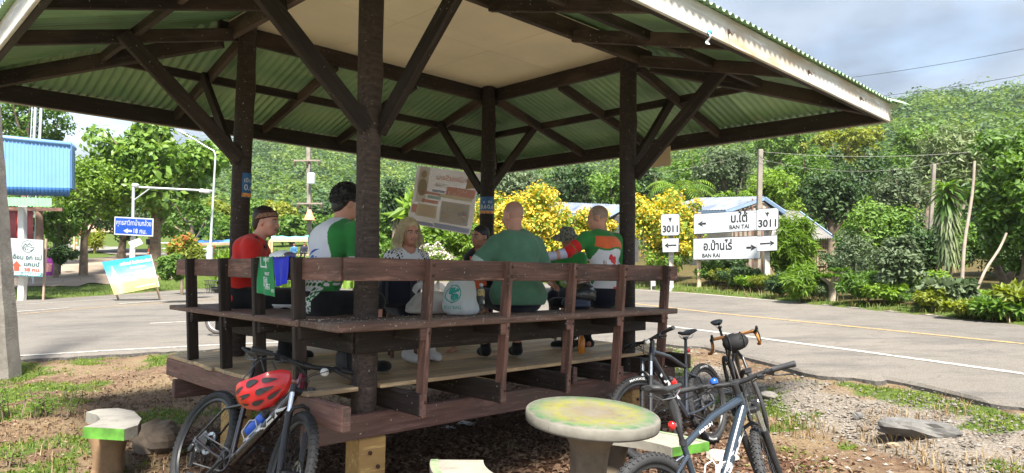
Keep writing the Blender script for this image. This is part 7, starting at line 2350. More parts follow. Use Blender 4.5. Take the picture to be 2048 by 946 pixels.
def camp_sign():
 Y = 25.5; P = Panel([(21, 476), (86, 480), (85, 554), (22, 551)], Y * 1.005, Y)
 r = empty('camp_sign', P.o, 0, 'white camp advertising board with a round mountain emblem, red arrow and phone number', 'sign')
 P.board('board', plain('white camp board', (.38, .39, .39), .5, var=.06), r, .02)
 mats = [plain('slate green ink', (.03, .075, .08), .5, var=.05), plain('coral red ink', (.50, .06, .03), .5, var=.05), M_WHITE, plain('teal strip ink', (.05, .17, .18), .5, var=.05)]
 mb = MB()
 P.shape(mb, [(.0, .0), (1, .0), (1, .105), (.0, .105)], 3, .003)
 P.text(mb, '087-0963237', .52, .028, .11, 2, width=P.w * .86, bold=.03, off=.007)
 P.text(mb, 'อ้อม อก แม่', .52, .45, .22, 0, width=P.w * .90, bold=.035, off=.006); P.text(mb, 'แคมป์', .66, .275, .20, 0, width=P.w * .50, bold=.035, off=.006); P.text(mb, '38 กม.', .68, .135, .17, 1, width=P.w * .52, bold=.04, off=.006)
 P.shape(mb, [(.10, .13), (.27, .13), (.27, .26), (.34, .26), (.185, .40), (.03, .26), (.10, .26)], 1, .006)
 # round emblem: ring, peaks, leaves
 n = 30; cu, cv, ru, rv = .54, .80, .20, .165
 vs = [P.pt(cu + ru * cos(2 * pi * i / n), cv + rv * sin(2 * pi * i / n), .005) for i in range(n)] + [P.pt(cu + .92 * ru * cos(2 * pi * i / n), cv + .92 * rv * sin(2 * pi * i / n), .005) for i in range(n)]
 mb.add(vs, [(i, (i + 1) % n, n + (i + 1) % n, n + i) for i in range(n)], 0)
 for pk in ([(-.85, -.1), (-.35, .55), (-.1, .15), (-.25, .1), (-.4, .3), (-.6, 0)], [(-.2, .15), (.2, .62), (.75, .1), (.5, .12), (.22, .4), (0, .15)], [(-.9, -.15), (.1, .05), (.9, -.1), (.85, -.2), (.1, -.06), (-.85, -.25)], [(-.8, -.3), (-.5, -.35), (-.75, -.6)], [(-.45, -.3), (-.2, -.35), (-.5, -.8)], [(-.1, -.3), (.05, -.35), (-.15, -.75)], [(.2, -.75), (.9, -.3), (.6, -.75)]):
  P.shape(mb, [(cu + ru * x, cv + rv * y) for x, y in pk], 0, .005)
 tag(mb.build('lettering', mats, r), kind='stuff')
 post('post', 88, 478, 572, Y + .25, .07, plain('brown post', (.30, .22, .16), .8), r, P.o); post('post', 45, 520, 574, Y + .45, .22, M_POSTW, r, P.o)
camp_sign()
def tilted_ad():
 Y = 24.6; P = Panel([(204, 524), (301, 509), (318, 573), (229, 590)], Y, Y * .985)
 r = empty('advert_board', P.o, 0, 'sun faded blue and yellow advert board leaning tilted on the grass verge', 'sign')
 # vertical run of blues to yellow is the print itself
 m, nt, b, _ = new_mat('faded advert print')
 vc = nt.nodes.new('ShaderNodeVertexColor'); vc.layer_name = 'print'
 nt.links.new(vc.outputs[0], b.inputs['Base Color']); b.inputs['Roughness'].default_value = .4
 mb = MB().grid(lambda u, v: P.pt(u, v, .012), 40, 30)
 o = mb.build('printed_face', m, r)
 P.board('board', M_WHITE, r, .03)
 cols = []
 for i in range(41):
  for j in range(31):
   u, v = i / 40, j / 30
   f = float(fbm(np.array([u * 6]), np.array([v * 6]), 1.0, 2)[0])
   sky = np.array([.05, .42, .72]); pale = np.array([.45, .72, .78]); yel = np.array([.75, .70, .30]); sand = np.array([.72, .52, .22])
   k = v + .25 * (f - .5)
   c = sand if k < .12 else yel * .9 if k < .3 else yel * (1 - (k - .3) / .2) + pale * ((k - .3) / .2) if k < .5 else pale * (1 - (k - .5) / .3) + sky * ((k - .5) / .3) if k < .8 else sky
   if u < .30:
    w = np.array([.25, .62, .60]); d = math.exp(-((u - .17) / .09) ** 2) * (v < .85); c = c * (1 - .5 * d) + w * .5 * d
   cols.append(list(c * .72) + [1])
 ca = o.data.color_attributes.new('print', 'FLOAT_COLOR', 'POINT'); ca.data.foreach_set('color', np.array(cols, np.float32).ravel())
 q = random.Random(4); mb = MB()
 def scrawl(u0, u1, v, h, m_):
  u = u0
  while u < u1:
   w = q.uniform(.018, .035); hh = h * q.uniform(.7, 1.15)
   P.shape(mb, [(u, v), (u + w, v + .002), (u + w * .95, v + hh), (u + .003, v + hh * .95)], m_, .018); u += w * 1.22
 scrawl(.34, .56, .80, .10, 0); scrawl(.60, .97, .80, .10, 0); scrawl(.52, .82, .66, .07, 1); scrawl(.28, .98, .52, .035, 0); scrawl(.55, .95, .42, .04, 0); scrawl(.50, .92, .09, .04, 0)
 P.shape(mb, [(.12, .30), (.20, .25), (.24, .50), (.19, .74), (.17, .86), (.14, .74), (.09, .5)], 2, .017)
 tag(mb.build('print_marks', [M_WHITE, plain('pale print', (.55, .66, .70), .5), plain('pale turquoise print', (.45, .70, .64), .5)], r), kind='stuff')
 for px_, t_ in ((215, 545), (300, 530)):
  a = at(px_, t_, Y + .06); g = Vector((a.x + .1, a.y + .7, float(ground_z(a.x + .1, a.y + .7)) - .1)); MB().bar(a - P.o, g - P.o, .05, .05).build('prop', M_RUST, r)
tilted_ad()
def cone(px, py, h_px, label):
 b = hit(px, py); s = h_px / F_PX * b.y
 r = empty('traffic_cone', b, 0, label, 'cone', 'orange traffic cones')
 oc = plain('orange cone plastic ' + str(px), (.70, .13, .03), .5)
 MB().box((0, 0, .02), (s * .55, s * .55, .04), None, 0, .01).build('base', oc, r); MB().lathe([(s * .22, .04), (s * .06, s * .97), (s * .05, s)], 16).build('cone_body', oc, r); MB().lathe([(s * .16, s * .42), (s * .11, s * .68)], 16).build('white_band', M_WHITE, r)
cone(152, 493, 14, 'orange traffic cone beside the small orange board sign'); cone(297, 513, 16, 'orange traffic cone above the tilted advert board'); cone(428, 516, 26, 'orange traffic cone left of the woman in red')
def small_board(px, legs, mat, label, txt=None, Yb=None, name='board_sign', postm=None):
 Y = Yb; P = Panel(px, Y, Y); r = empty(name, P.o, 0, label, 'sign'); P.board('board', mat, r, .04)
 for x, y in legs: post('leg', x, px[0][1] + 2, y, Y + .06, .10, postm or M_POSTW, r, P.o)
 if txt: tag(P.text(MB(), txt, .5, .3, P.h * .5, 0, width=P.w * .75, off=.006).build('lettering', M_WHITE, r), kind='stuff')
small_board([(135, 461), (163, 462), (163, 470), (135, 469)], [(139, 492), (160, 493)], plain('orange brown board', (.52, .17, .07), .6), 'long orange brown board sign on two white posts', 'โรงเรียน', 46)
small_board([(105, 446), (128, 446), (128, 474), (105, 474)], [(108, 500), (121, 500)], plain('black board', (.02, .02, .02), .6), 'black notice board on two legs beside the lane', None, 36, 'notice_board', M_SIGNB)
small_board([(292, 478), (319, 479), (318, 490), (292, 489)], [], plain('dark slab', (.03, .035, .03), .6), 'dark board standing under the big leaved tree', None, 40, 'notice_board')
def gate_frame(px0, px1, top, bot, label):
 b = hit((px0 + px1) / 2, bot); r = empty('pipe_barrier', b, 0, label, 'barrier', 'white pipe barriers'); Y = b.y
 T = lambda x, y: at(x, y, Y) - b
 MB().tube([T(px0, bot), T(px0, top + 2), T(px0 + 2, top), T(px1 - 2, top), T(px1, top + 2), T(px1, bot)], .04, 8).build('pipe_frame', M_WHITE, r); MB().tube([T(px0, (top + bot) / 2), T(px1, (top + bot) / 2)], .03, 8).build('crossbar', M_WHITE, r)
gate_frame(319, 343, 486, 508, 'white pipe barrier left of the croton bush'); gate_frame(398, 416, 488, 508, 'white pipe barrier right of the croton bush')
# sack
sb = hit(97, 552); sk = empty('woven_sack', sb, .3, 'tall purple and white woven sack behind the camp sign', 'sack')
hgt = 55 / F_PX * sb.y
def sackf(u, v):
 a = 2 * pi * u; k = (1 - .25 * abs(2 * v - 1) ** 4) * (1 + .04 * sin(5 * a + 6 * v)); return Vector((hgt * .17 * k * cos(a), hgt * .12 * k * sin(a), hgt * v))
MB().grid(sackf, 24, 16).build('sack_body', plain('purple woven plastic', (.28, .04, .30), .5, var=.3, scale=4), sk)
MB().grid(lambda u, v: sackf(.62 + .25 * u, .15 + .3 * v) * 1.02, 8, 6).build('sack_print', plain('orange pink print', (.65, .30, .30), .5, var=.5, scale=20), sk)
MB().grid(lambda u, v: sackf(.40 + .14 * u, .05 + .9 * v) * 1.015, 6, 6).build('white_side', M_WHITE, sk)

# --- shop with the blue metal front at the left
def blue_shop():
 Y = 26.0; bp = at(60, 480, Y); r = empty('roadside_shop', Vector((bp.x, bp.y, float(ground_z(bp.x, bp.y)))), 0, 'roadside shop with a big blue corrugated front above a small green awning', 'building')
 o = r.location; T = lambda x, y, d=0.0: at(x, y, Y + d) - o
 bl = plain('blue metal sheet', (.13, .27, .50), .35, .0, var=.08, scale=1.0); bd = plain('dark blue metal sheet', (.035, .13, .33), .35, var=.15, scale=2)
 nrib = 26
 def ribs(fn, name, mat, n=nrib, nv=4):
  def g(u, v):
   p = fn(u, v); k = (u * n) % 1.0; return p + Vector((0, -.03 if k < .28 else 0, 0))
  MB().grid(g, n * 6, nv, smooth=False).build(name, mat, r)
 x0, x1 = -60, 141
 ribs(lambda u, v: T(x0 + (x1 - x0) * u, (270 + 20 * u) * (1 - v) + (372 + 4 * u) * v), 'front_sheet', bl)
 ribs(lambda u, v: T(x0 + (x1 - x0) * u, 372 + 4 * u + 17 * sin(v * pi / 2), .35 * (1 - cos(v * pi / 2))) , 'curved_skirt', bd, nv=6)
 MB().grid(lambda u, v: T(141 + 8 * sin(u * pi / 2), (290 + 8 * u) * (1 - v) + (376 + 4 * u) * v, .9 * (1 - cos(u * pi / 2)) + .0), 8, 6).build('corner_sheet', bl, r)
 MB().grid(lambda u, v: T(149, 298 * (1 - v) + 380 * v, .9 + 6 * u), 6, 3).build('side_sheet', bl, r)
 MB().tube([T(-60, 268), T(141, 289), T(148, 297, .7), T(149, 298, 4)], .09, 8).build('top_trim', bl, r)
 gr = plain('light green metal', (.11, .34, .12), .45, var=.1)
 def aw(u, v):
  p = T(-40 + 143 * u, 394 + 3 * u + 17 * v, -.2 - .35 * v); return p + Vector((0, 0, .02 if int(u * 40) % 2 else 0))
 MB().grid(aw, 80, 4, smooth=False).build('awning', gr, r)
 MB().box(T(40, 418, .2), (3.2, .06, .12)).build('awning_beam', M_WRAIL, r)
 mar = plain('maroon cloth wall', (.10, .015, .02), .8)
 MB().grid(lambda u, v: T(-60 + 126 * u, 412 + 90 * v, 2.2), 2, 2).build('back_wall', mar, r)
 MB().bar(T(45, 412, .1), T(45, 520, .1), .22, .22, up=(0, 1, 0), ch=.02).build('column', M_WHITE, r)
 MB().tube([T(77, 412, .3), T(79, 440, .3), T(80, 520, .3)], [.13, .12, .14], 10).build('log_post', plain('brown log', (.16, .10, .07), .9), r)
 for x, w in ((36, 6), (52, 4)):
  MB().grid(lambda u, v: T(x + w * (u - .5) * (1 + .3 * v), 412 + 62 * v, .6 + .06 * sin(u * 9)), 6, 3).build('curtain', plain('red curtain %d' % x, (.45, .08, .06), .7), r)
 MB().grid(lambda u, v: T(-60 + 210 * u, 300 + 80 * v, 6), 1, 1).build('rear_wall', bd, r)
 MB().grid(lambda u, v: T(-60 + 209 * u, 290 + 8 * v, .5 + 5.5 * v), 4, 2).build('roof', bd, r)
blue_shop()
def lattice_tower():
 b = at(64, 475, 34); b.z = float(ground_z(b.x, b.y)) - .2; r = empty('lattice_mast', b, 0, 'thin galvanised lattice mast behind the shop', 'mast')
 h = 11.0; c = [(-.2, -.15), (.2, -.15), (0, .2)]
 for x, y in c: MB().tube([(x, y, 0), (x, y, h)], .025, 6).build('mast_leg', M_STEELP, r)
 for k in range(26):
  z = k * .42
  for i in range(3): MB().tube([(*c[i], z), (*c[(i + 1) % 3], z + .42)], .012, 4).build('strut', M_STEELP, r)
lattice_tower()
for x, lab in ((67, 'left of the two slim white poles rising behind the blue shop'), (79, 'right of the two slim white poles rising behind the blue shop')):
 b = at(x, 300, 31); r = empty('slim_pole', Vector((b.x, b.y, float(ground_z(b.x, b.y)))), 0, lab, 'pole'); MB().tube([(0, 0, 0), (0, 0, at(x, 190, 31).z - float(ground_z(b.x, b.y)))], .06 if x < 70 else .04, 8).build('pole_shaft', M_STEELP, r)

# --- utility poles and wires
M_PCONC = plain('pole concrete', (.20, .175, .145), .9, var=.25, scale=2, bmp=.3)
def utility_pole(label, px_top, px_bot, Y, arms=(), extras=True, w=.24, lean=0.0):
 t = at(*px_top, Y); b = at(*px_bot, Y); gz = float(ground_z(b.x, b.y)) - .3
 r = empty('utility_pole', Vector((b.x, b.y, gz)), 0, label, 'utility pole'); o = r.location
 k = (gz - b.z) / (t.z - b.z); b2 = b + (t - b) * k;
 MB().bar(b2 - o, t - o, w, w, up=(0, 1, 0), ch=.02).build('pole_shaft', M_PCONC, r)
 T = lambda x, y: at(x, y, Y - .2) - o
 for x0, y0, x1, y1 in arms:
  MB().bar(T(x0, y0), T(x1, y1), .1, .1, up=(0, 1, 0)).build('cross_arm', plain('cross arm steel', (.22, .17, .14), .8), r)
  for f in (.04, .5, .96):
   p = T(x0, y0).lerp(T(x1, y1), f); MB().lathe([(.05, -.35), (.09, -.3), (.06, -.2), (.09, -.15), (.04, 0)], 10, Matrix.Translation(p)).build('insulator', plain('brown insulator', (.08, .05, .04), .4), r)
 return r, o
r, o = utility_pole('concrete utility pole with crossarm and grey transformer box on the far hillside road', (617, 292), (619, 470), 48, ((588, 321, 641, 321), (594, 407, 645, 407)), w=.26)
MB().box(at(623, 357, 47.6) - o, (.45, .4, .75), None, 0, .04).build('transformer_box', plain('grey metal box', (.55, .57, .56), .5), r)
MB().tube([at(621, 338, 47.6) - o, at(621, 347, 47.6) - o], .06, 8).build('bushing', M_BLKM, r)
MB().lathe([(.40, -.42), (.10, .30), (0, .3)], 12, Matrix.Translation(at(619, 428, 47.6) - o)).build('orange_guard', plain('orange guard', (.62, .22, .12), .7), r)
utility_pole('weathered concrete utility pole rising behind the guide boards', (1521, 299), (1518, 430), 31, w=.20)
utility_pole('short grey concrete post among the trees at right', (1868, 328), (1860, 470), 30, w=.15)
def wire(a, b, ya, yb, sag, label, r_=.012):
 A, B = at(*a, ya), at(*b, yb); pts = []
 for i in range(25):
  t = i / 24; p = A.lerp(B, t); p.z -= sag * 4 * t * (1 - t); pts.append(p - A)
 o = MB().tube(pts, r_, 5).build('power_line', M_BLKM); o.location = A; tag(o, label, 'wire')
wire((1640, 162), (2100, 87), 40, 30, .15, 'upper of two thin power lines crossing the sky'); wire((1700, 197), (2100, 140), 40, 30, .15, 'lower of two thin power lines crossing the sky')
M_WIREP = plain('pale cable', (.22, .22, .18), .6)
wire((1230, 352), (1520, 303), 42, 30.8, .25, 'pale cable from the concrete pole towards the pavilion roof', .009); wire((1520, 303), (2100, 287), 30.8, 26, .35, 'pale cable from the concrete pole to the right', .009); wire((1520, 318), (1900, 322), 30.8, 30, .5, 'sagging lower cable between the pole and the trees', .006)
for o_ in bpy.data.objects:
 if o_.name.startswith('power_line') and 'cable' in o_.get('label', ''): o_.data.materials[0] = M_WIREP
def bamboo(label, a, b, Y, r0, r1):
 A, B = at(*a, Y), at(*b, Y); A.z = min(A.z, float(ground_z(A.x, A.y)) + .0) - .1
 n = 9; pts = [A.lerp(B, i / n) - A + Vector((.03 * sin(i * 1.1), 0, 0)) for i in range(n + 1)]
 o = MB().tube(pts, [r0 + (r1 - r0) * i / n for i in range(n + 1)], 9).build('wooden_pole', plain('bleached wood pole', (.28, .23, .18), .85, var=.25, scale=4)); o.location = A; tag(o, label, 'pole')
bamboo('tall bleached wooden pole leaning in front of the dracaena', (1914, 627), (1950, 322), 19.5, .055, .035); bamboo('slanting wooden prop under the big tree at the right edge', (1936, 600), (2014, 466), 19.0, .042, .03)

# --- houses
def house(label, apex, apex2, le, re, le2, re2, walls, roofm, trim, wallm, battens=True):
 """gable house from photograph points with distances"""
 P = {k: at(x, y, d) for k, (x, y, d) in dict(a=apex, b=apex2, l=le, r=re, l2=le2, r2=re2).items()}
 gz = float(ground_z(P['l'].x, P['l'].y)); r = empty('village_house', Vector((P['l'].x, P['l'].y, gz)), 0, label, 'house'); o = r.location
 for k in P: P[k] = P[k] - o
 def slope(p, q, s, t, name):
  n = 30
  def fn(u, v):
   e = p.lerp(q, u); f = s.lerp(t, u); w = e.lerp(f, v); w.z += .03 * (1 - cos(2 * pi * u * n)) / 2; return w
  MB().grid(fn, n * 4, 4).build(name, roofm, r)
 slope(P['a'], P['b'], P['l'], P['l2'], 'roof_slope'); slope(P['a'], P['b'], P['r'], P['r2'], 'roof_slope')
 up = Vector((0, 0, 1))
 for p, q in ((P['a'], P['l']), (P['a'], P['r']), (P['l'], P['l2']), (P['r'], P['r2'])):
  MB().bar(p + Vector((0, -.05, -.10)), q + Vector((0, -.05, -.10)), .05, .16).build('barge_board', trim, r)
 ins = .14
 A = P['a'].lerp((P['l'] + P['r']) / 2, .12); L = P['l'].lerp(P['r'], ins) ; R = P['r'].lerp(P['l'], ins)
 L2 = P['l2'].lerp(P['r2'], ins); R2 = P['r2'].lerp(P['l2'], ins)
 dy = Vector((0, .3, 0))
 g = lambda p: Vector((p.x, p.y, -.3))
 MB().add([A + dy, L + dy, g(L) + dy, g(R) + dy, R + dy], [(0, 1, 2, 3, 4)]).build('gable_wall', wallm, r)
 MB().add([L + dy, L2, g(L2), g(L) + dy], [(0, 1, 2, 3)]).build('side_wall', wallm, r); MB().add([R + dy, R2, g(R2), g(R) + dy], [(3, 2, 1, 0)]).build('side_wall', wallm, r); MB().add([L2, R2, g(R2), g(L2)], [(3, 2, 1, 0)]).build('back_wall', wallm, r)
 if battens:
  for k in range(9):
   t = (k + .5) / 9; p = L.lerp(R, t) + dy; top = p.z + (A.z - p.z) * (1 - abs(2 * t - 1)) ; MB().bar(Vector((p.x, p.y - .03, -.2)), Vector((p.x, p.y - .03, top)), .05, .05, up=(0, 1, 0)).build('batten', M_WRAIL, r)
 return r
def tin():
 m, nt, b, _ = new_mat('old roof tin'); v = coords(nt, (1, 1, 1), rand=False); f = noise(nt, v, 1.1, 5, .65)
 nt.links.new(ramp(nt, f, [(.3, (.07, .095, .16)), (.5, (.16, .18, .22)), (.62, (.22, .21, .20)), (.75, (.12, .09, .07))]).outputs[0], b.inputs['Base Color']); b.inputs['Roughness'].default_value = .6; return m
M_TIN = tin(); M_TRIMB = plain('pale blue trim', (.20, .29, .42), .6, var=.1); M_CREAM = plain('cream plank wall', (.30, .26, .20), .8, var=.12)
house('cream plank house with pale blue gable trim behind the guide boards', (1529, 393, 33), (1395, 396, 41), (1452, 420, 34), (1570, 421, 32), (1300, 424, 42), (1470, 424, 40), 0, M_TIN, M_TRIMB, M_CREAM)
def hut():
 q = [at(*p[:2], p[2]) for p in ((1552, 418, 33), (1598, 425, 33), (1668, 477, 29.6), (1540, 482, 29.6))]
 gz = float(ground_z(q[2].x, q[2].y)); r = empty('bamboo_hut', Vector((q[2].x, q[2].y, gz)), 0, 'bamboo walled hut with a grey corrugated roof right of the signs', 'hut'); o = r.location; q = [p - o for p in q]
 def fn(u, v): w = q[0].lerp(q[1], u).lerp(q[3].lerp(q[2], u), v); w.z += .025 * (1 - cos(2 * pi * u * 26)); return w
 MB().grid(fn, 130, 4).build('roof', plain('grey fibre cement', (.16, .15, .138), .9, var=.3, scale=1.5), r)
 MB().bar(q[1] + Vector((.03, 0, .02)), q[2] + Vector((.03, 0, .02)), .05, .12).build('barge_board', M_TRIMB, r)
 MB().add([q[1] + Vector((0, .1, -.05)), q[2] + Vector((-.3, .5, -.05)), Vector((q[2].x - .3, q[2].y + 4, q[1].z - .1))], [(0, 1, 2)]).build('gable', M_CREAM, r)
 bam = wood('split bamboo', (.10, .075, .05), (.26, .20, .14))
 n = 26
 for k in range(n):
  p = q[3].lerp(q[2], .06 + .88 * k / (n - 1)) + Vector((0, .35, -.06)); MB().bar(Vector((p.x + random.uniform(-.03, .03), p.y, -.2)), p, .075, .03, up=(0, 1, 0)).build('bamboo_slat', bam, r)
 for z in (.35, 1.0): MB().bar(Vector((q[3].x + .2, q[3].y + .3, z)), Vector((q[2].x - .2, q[2].y + .3, z)), .05, .04).build('rail', bam, r)
 MB().add([Vector((q[3].x, q[3].y + .45, -.2)), Vector((q[2].x - .15, q[2].y + .45, -.2)), q[2] + Vector((-.15, .45, -.1)), q[3] + Vector((0, .45, -.1))], [(0, 1, 2, 3)]).build('inner_wall', plain('dark mat wall', (.05, .04, .03), .9), r)
hut()
house('low blue roofed house behind the yellow flowering bushes', (1250, 410, 40), (1100, 404, 46), (1215, 430, 40), (1290, 432, 39), (1080, 424, 46), (1180, 424, 45), 0, M_TIN, M_TRIMB, plain('dark hut wall', (.05, .05, .05), .9), False)
def open_shelter(label, px, Y, roofm, tarp=False):
 P = [at(x, y, Y + d) for x, y, d in px]; c = at(px[0][0], 500, Y); gz = float(ground_z(c.x, c.y)); r = empty('market_shelter', Vector((c.x, c.y, gz)), 0, label, 'shelter'); o = r.location
 q = [p - o for p in P]
 MB().grid(lambda u, v: q[0].lerp(q[1], u).lerp(q[3].lerp(q[2], u), v) + Vector((0, 0, -.08 * sin(pi * u) - .03 * sin(u * 20))), 16, 6).build('canopy', roofm, r)
 for p in q: MB().bar(p, Vector((p.x, p.y, -.2)), .12, .12, up=(0, 1, 0)).build('post', M_PLY, r)
 MB().bar(q[3], q[2], .1, .18).build('eave_beam', M_PLY, r)
open_shelter('long low shelter with a pale turquoise roof beside the crops', [(545, 471, 4), (628, 470, 4), (632, 480, 0), (540, 481, 0)], 42, plain('turquoise sheet', (.16, .52, .48), .6))
open_shelter('bright blue tarpaulin shelter left of the woman in red', [(380, 478, 3), (468, 478, 3), (470, 487, 0), (372, 489, 0)], 44, plain('blue tarpaulin', (.06, .22, .60), .5))
open_shelter('brown tiled shelter roof behind the blue road sign', [(175, 449, 6), (300, 446, 6), (318, 462, 0), (150, 462, 0)], 52, plain('brown tiles', (.34, .22, .15), .9, var=.3))
# two people far across the road
def far_person(px, py, h, col, label):
 b = at(px, py, 38); s = h / F_PX * 38; r = empty('person', b, 0, label, 'person')
 pr = [(('cap', (0, 0, s * .06), (0, 0, s * .42), s * .17, s * .20), .06, '+'), (('cap', (-s * .18, 0, s * .50), (s * .18, 0, s * .50), s * .09, s * .09), .08, '+'), (('cap', (-s * .24, 0, s * .5), (-s * .26, -s * .12, s * .2), s * .06, s * .05), .04, '+'), (('cap', (s * .24, 0, s * .5), (s * .26, -s * .12, s * .2), s * .06, s * .05), .04, '+'), (('cap', (0, 0, s * .55), (0, 0, s * .70), s * .06, s * .06), .03, '+'), (('ell', (0, -s * .01, s * .80), (s * .10, s * .12, s * .14), None), .03, '+'),
          (('cap', (-s * .1, 0, s * .05), (-s * .14, -s * .35, s * .08), s * .10, s * .07), .05, '+'), (('cap', (s * .1, 0, s * .05), (s * .14, -s * .35, s * .08), s * .10, s * .07), .05, '+'), (('cap', (-s * .14, -s * .35, s * .08), (-s * .14, -s * .36, -s * .3), s * .07, s * .05), .04, '+'), (('cap', (s * .14, -s * .35, s * .08), (s * .14, -s * .36, -s * .3), s * .07, s * .05), .04, '+')]
 def pt(P):
  z = P[:, 2] / s; m = np.zeros(len(P), int); m[z > .62] = 1; m[(z > .82) | ((P[:, 1] > s * .02) & (z > .7))] = 2; m[z < .12] = 2; return m
 sdf_obj('body', pr, .022, [col, SK_BROWN, C_BLACK], r, pt)
 MB().bar((-.3, .0, -.05), (.3, .0, -.05), .3, .06).build('bench_plank', M_PLY, r)
far_person(588, 508, 24, cloth('blue shirt far', (.03, .12, .24)), 'person in a blue shirt sitting far across the road'); far_person(608, 508, 26, C_NAVY, 'person in dark clothes sitting far across the road beside the post')
# parked motorbike behind the left rail
def motorbike():
 b = Vector((-4.5, 13.4, 0)); b.z = float(road_z(b.x, b.y)) + .012
 r = empty('motorbike', b, radians(168), 'parked motorbike with a wire front basket behind the left rail', 'motorbike')
 for x, nm in ((1.25, 0), (0, 1)):
  n = 40; R = .255; ring = [Vector((x + R * cos(2 * pi * i / n), 0, .285 + R * sin(2 * pi * i / n))) for i in range(n)]
  t = MB().tube(ring, .032, 10, closed=True).build('tyre', plain('dusty tyre', (.06, .05, .045), .9), r)
  w = MB().tube([Vector((x + .215 * cos(2 * pi * i / n), 0, .285 + .215 * sin(2 * pi * i / n))) for i in range(n)], .012, 6, closed=True)
  for i in range(18):
   a = 2 * pi * i / 18; w.tube([Vector((x + .03 * cos(a + .4), .02 * (-1) ** i, .285 + .03 * sin(a + .4))), Vector((x + .21 * cos(a), 0, .285 + .21 * sin(a)))], .003, 4)
  w.tube([Vector((x, -.06, .285)), Vector((x, .06, .285))], .04, 10); w.build('wheel', M_STEELP, t)
  MB().grid(lambda u, v: Vector((x + .31 * cos(.3 + 2.0 * u), (v - .5) * .1, .285 + .31 * sin(.3 + 2.0 * u))), 12, 3).build('mudguard', M_BLKM, r)
 mb = MB()
 for y in (-.07, .07): mb.tube([Vector((1.25, y, .285)), Vector((1.13, y, .62)), Vector((1.06, y * .5, .85))], .02, 8)
 mb.build('fork', M_STEELP, r)
 red = gloss('dark red bodywork', (.25, .01, .01))
 MB().grid(lambda u, v: Vector((1.02 - .06 * v, (u - .5) * .3 * (1 - .3 * v), .80 - .45 * v + .05 * cos((u - .5) * 3))), 10, 8).build('leg_shield', red, r)
 MB().tube([Vector((.95, 0, .42)), Vector((.6, 0, .42)), Vector((.35, 0, .55)), Vector((-.1, 0, .62)), Vector((-.3, 0, .68))], [.06, .09, .12, .12, .05], 12).build('body_panel', red, r)
 MB().box((.25, 0, .72), (.75, .24, .09), None, 0, .04).build('seat', M_BLKM, r); MB().box((.55, 0, .28), (.35, .22, .22), None, 0, .04).build('engine', M_GREYM, r)
 MB().tube([Vector((.98, -.34, .97)), Vector((1.02, -.1, .93)), Vector((1.02, .1, .93)), Vector((.98, .34, .97))], .015, 8).build('handlebar', M_BLK, r)
 MB().ball((1.1, 0, .86), (.07, .09, .08), 14, 9).build('headlight', M_WHITE, r)
 bk = MB()
 for z, k in ((.80, .8), (.88, .88), (.96, .95), (1.04, 1.0)):
  pts = [Vector((1.30 + .15 * k * sx, .19 * k * sy, z)) for sx, sy in ((-1, -1), (1, -1), (1, 1), (-1, 1))]
  bk.tube(pts, .006, 5, closed=True)
 for i in range(28):
  a = 2 * pi * i / 28; e = lambda k, z: Vector((1.30 + .15 * k * max(-1, min(1, 1.4 * cos(a))), .19 * k * max(-1, min(1, 1.4 * sin(a))), z)); bk.tube([e(.78, .79), e(1, 1.05)], .004, 4)
 bk.build('wire_basket', M_BLKM, r)
 MB().grid(lambda u, v: Vector((1.30 + .115 * cos(2 * pi * u) * (.2 + .8 * v), .15 * sin(2 * pi * u) * (.2 + .8 * v), .80 + .12 * v)), 16, 4).build('basket_liner', M_BLKM, r)
motorbike()
# ------------------------------------------------------------------ trees and shrubs
M_BARK = plain('tree bark', (.16, .12, .085), .95, var=.4, scale=6, bmp=.8)
M_BARKL = plain('pale tree bark', (.30, .25, .19), .95, var=.35, scale=6, bmp=.6)
LM = {
 'mid': leaf_mat('mid green leaves', (.06, .13, .02), (.11, .22, .03), (.19, .32, .05)),
 'lime': leaf_mat('lime green leaves', (.10, .19, .02), (.18, .31, .035), (.28, .42, .06), .4),
 'dark': leaf_mat('dark green leaves', (.025, .06, .018), (.05, .105, .028), (.09, .16, .04), .25),
 'grey': leaf_mat('grey green leaves', (.05, .085, .035), (.095, .145, .06), (.17, .22, .11), .25),
 'yel': leaf_mat('yellow green leaves', (.13, .17, .02), (.22, .28, .03), (.36, .38, .06), .4),
 'big': leaf_mat('large teak leaves', (.06, .135, .02), (.13, .25, .035), (.26, .40, .07), .35, .4),
 'pale': leaf_mat('pale backed leaves', (.10, .16, .05), (.19, .26, .10), (.36, .40, .22), .3),
 'flower': leaf_mat('yellow blossoms', (.62, .44, .03), (.74, .57, .05), (.80, .68, .14), .35),
 'red': leaf_mat('red croton leaves', (.25, .03, .02), (.45, .10, .03), (.55, .30, .05), .3),
 'pink': leaf_mat('pale pink blossoms', (.55, .42, .45), (.70, .60, .58), (.80, .76, .66), .3),
}
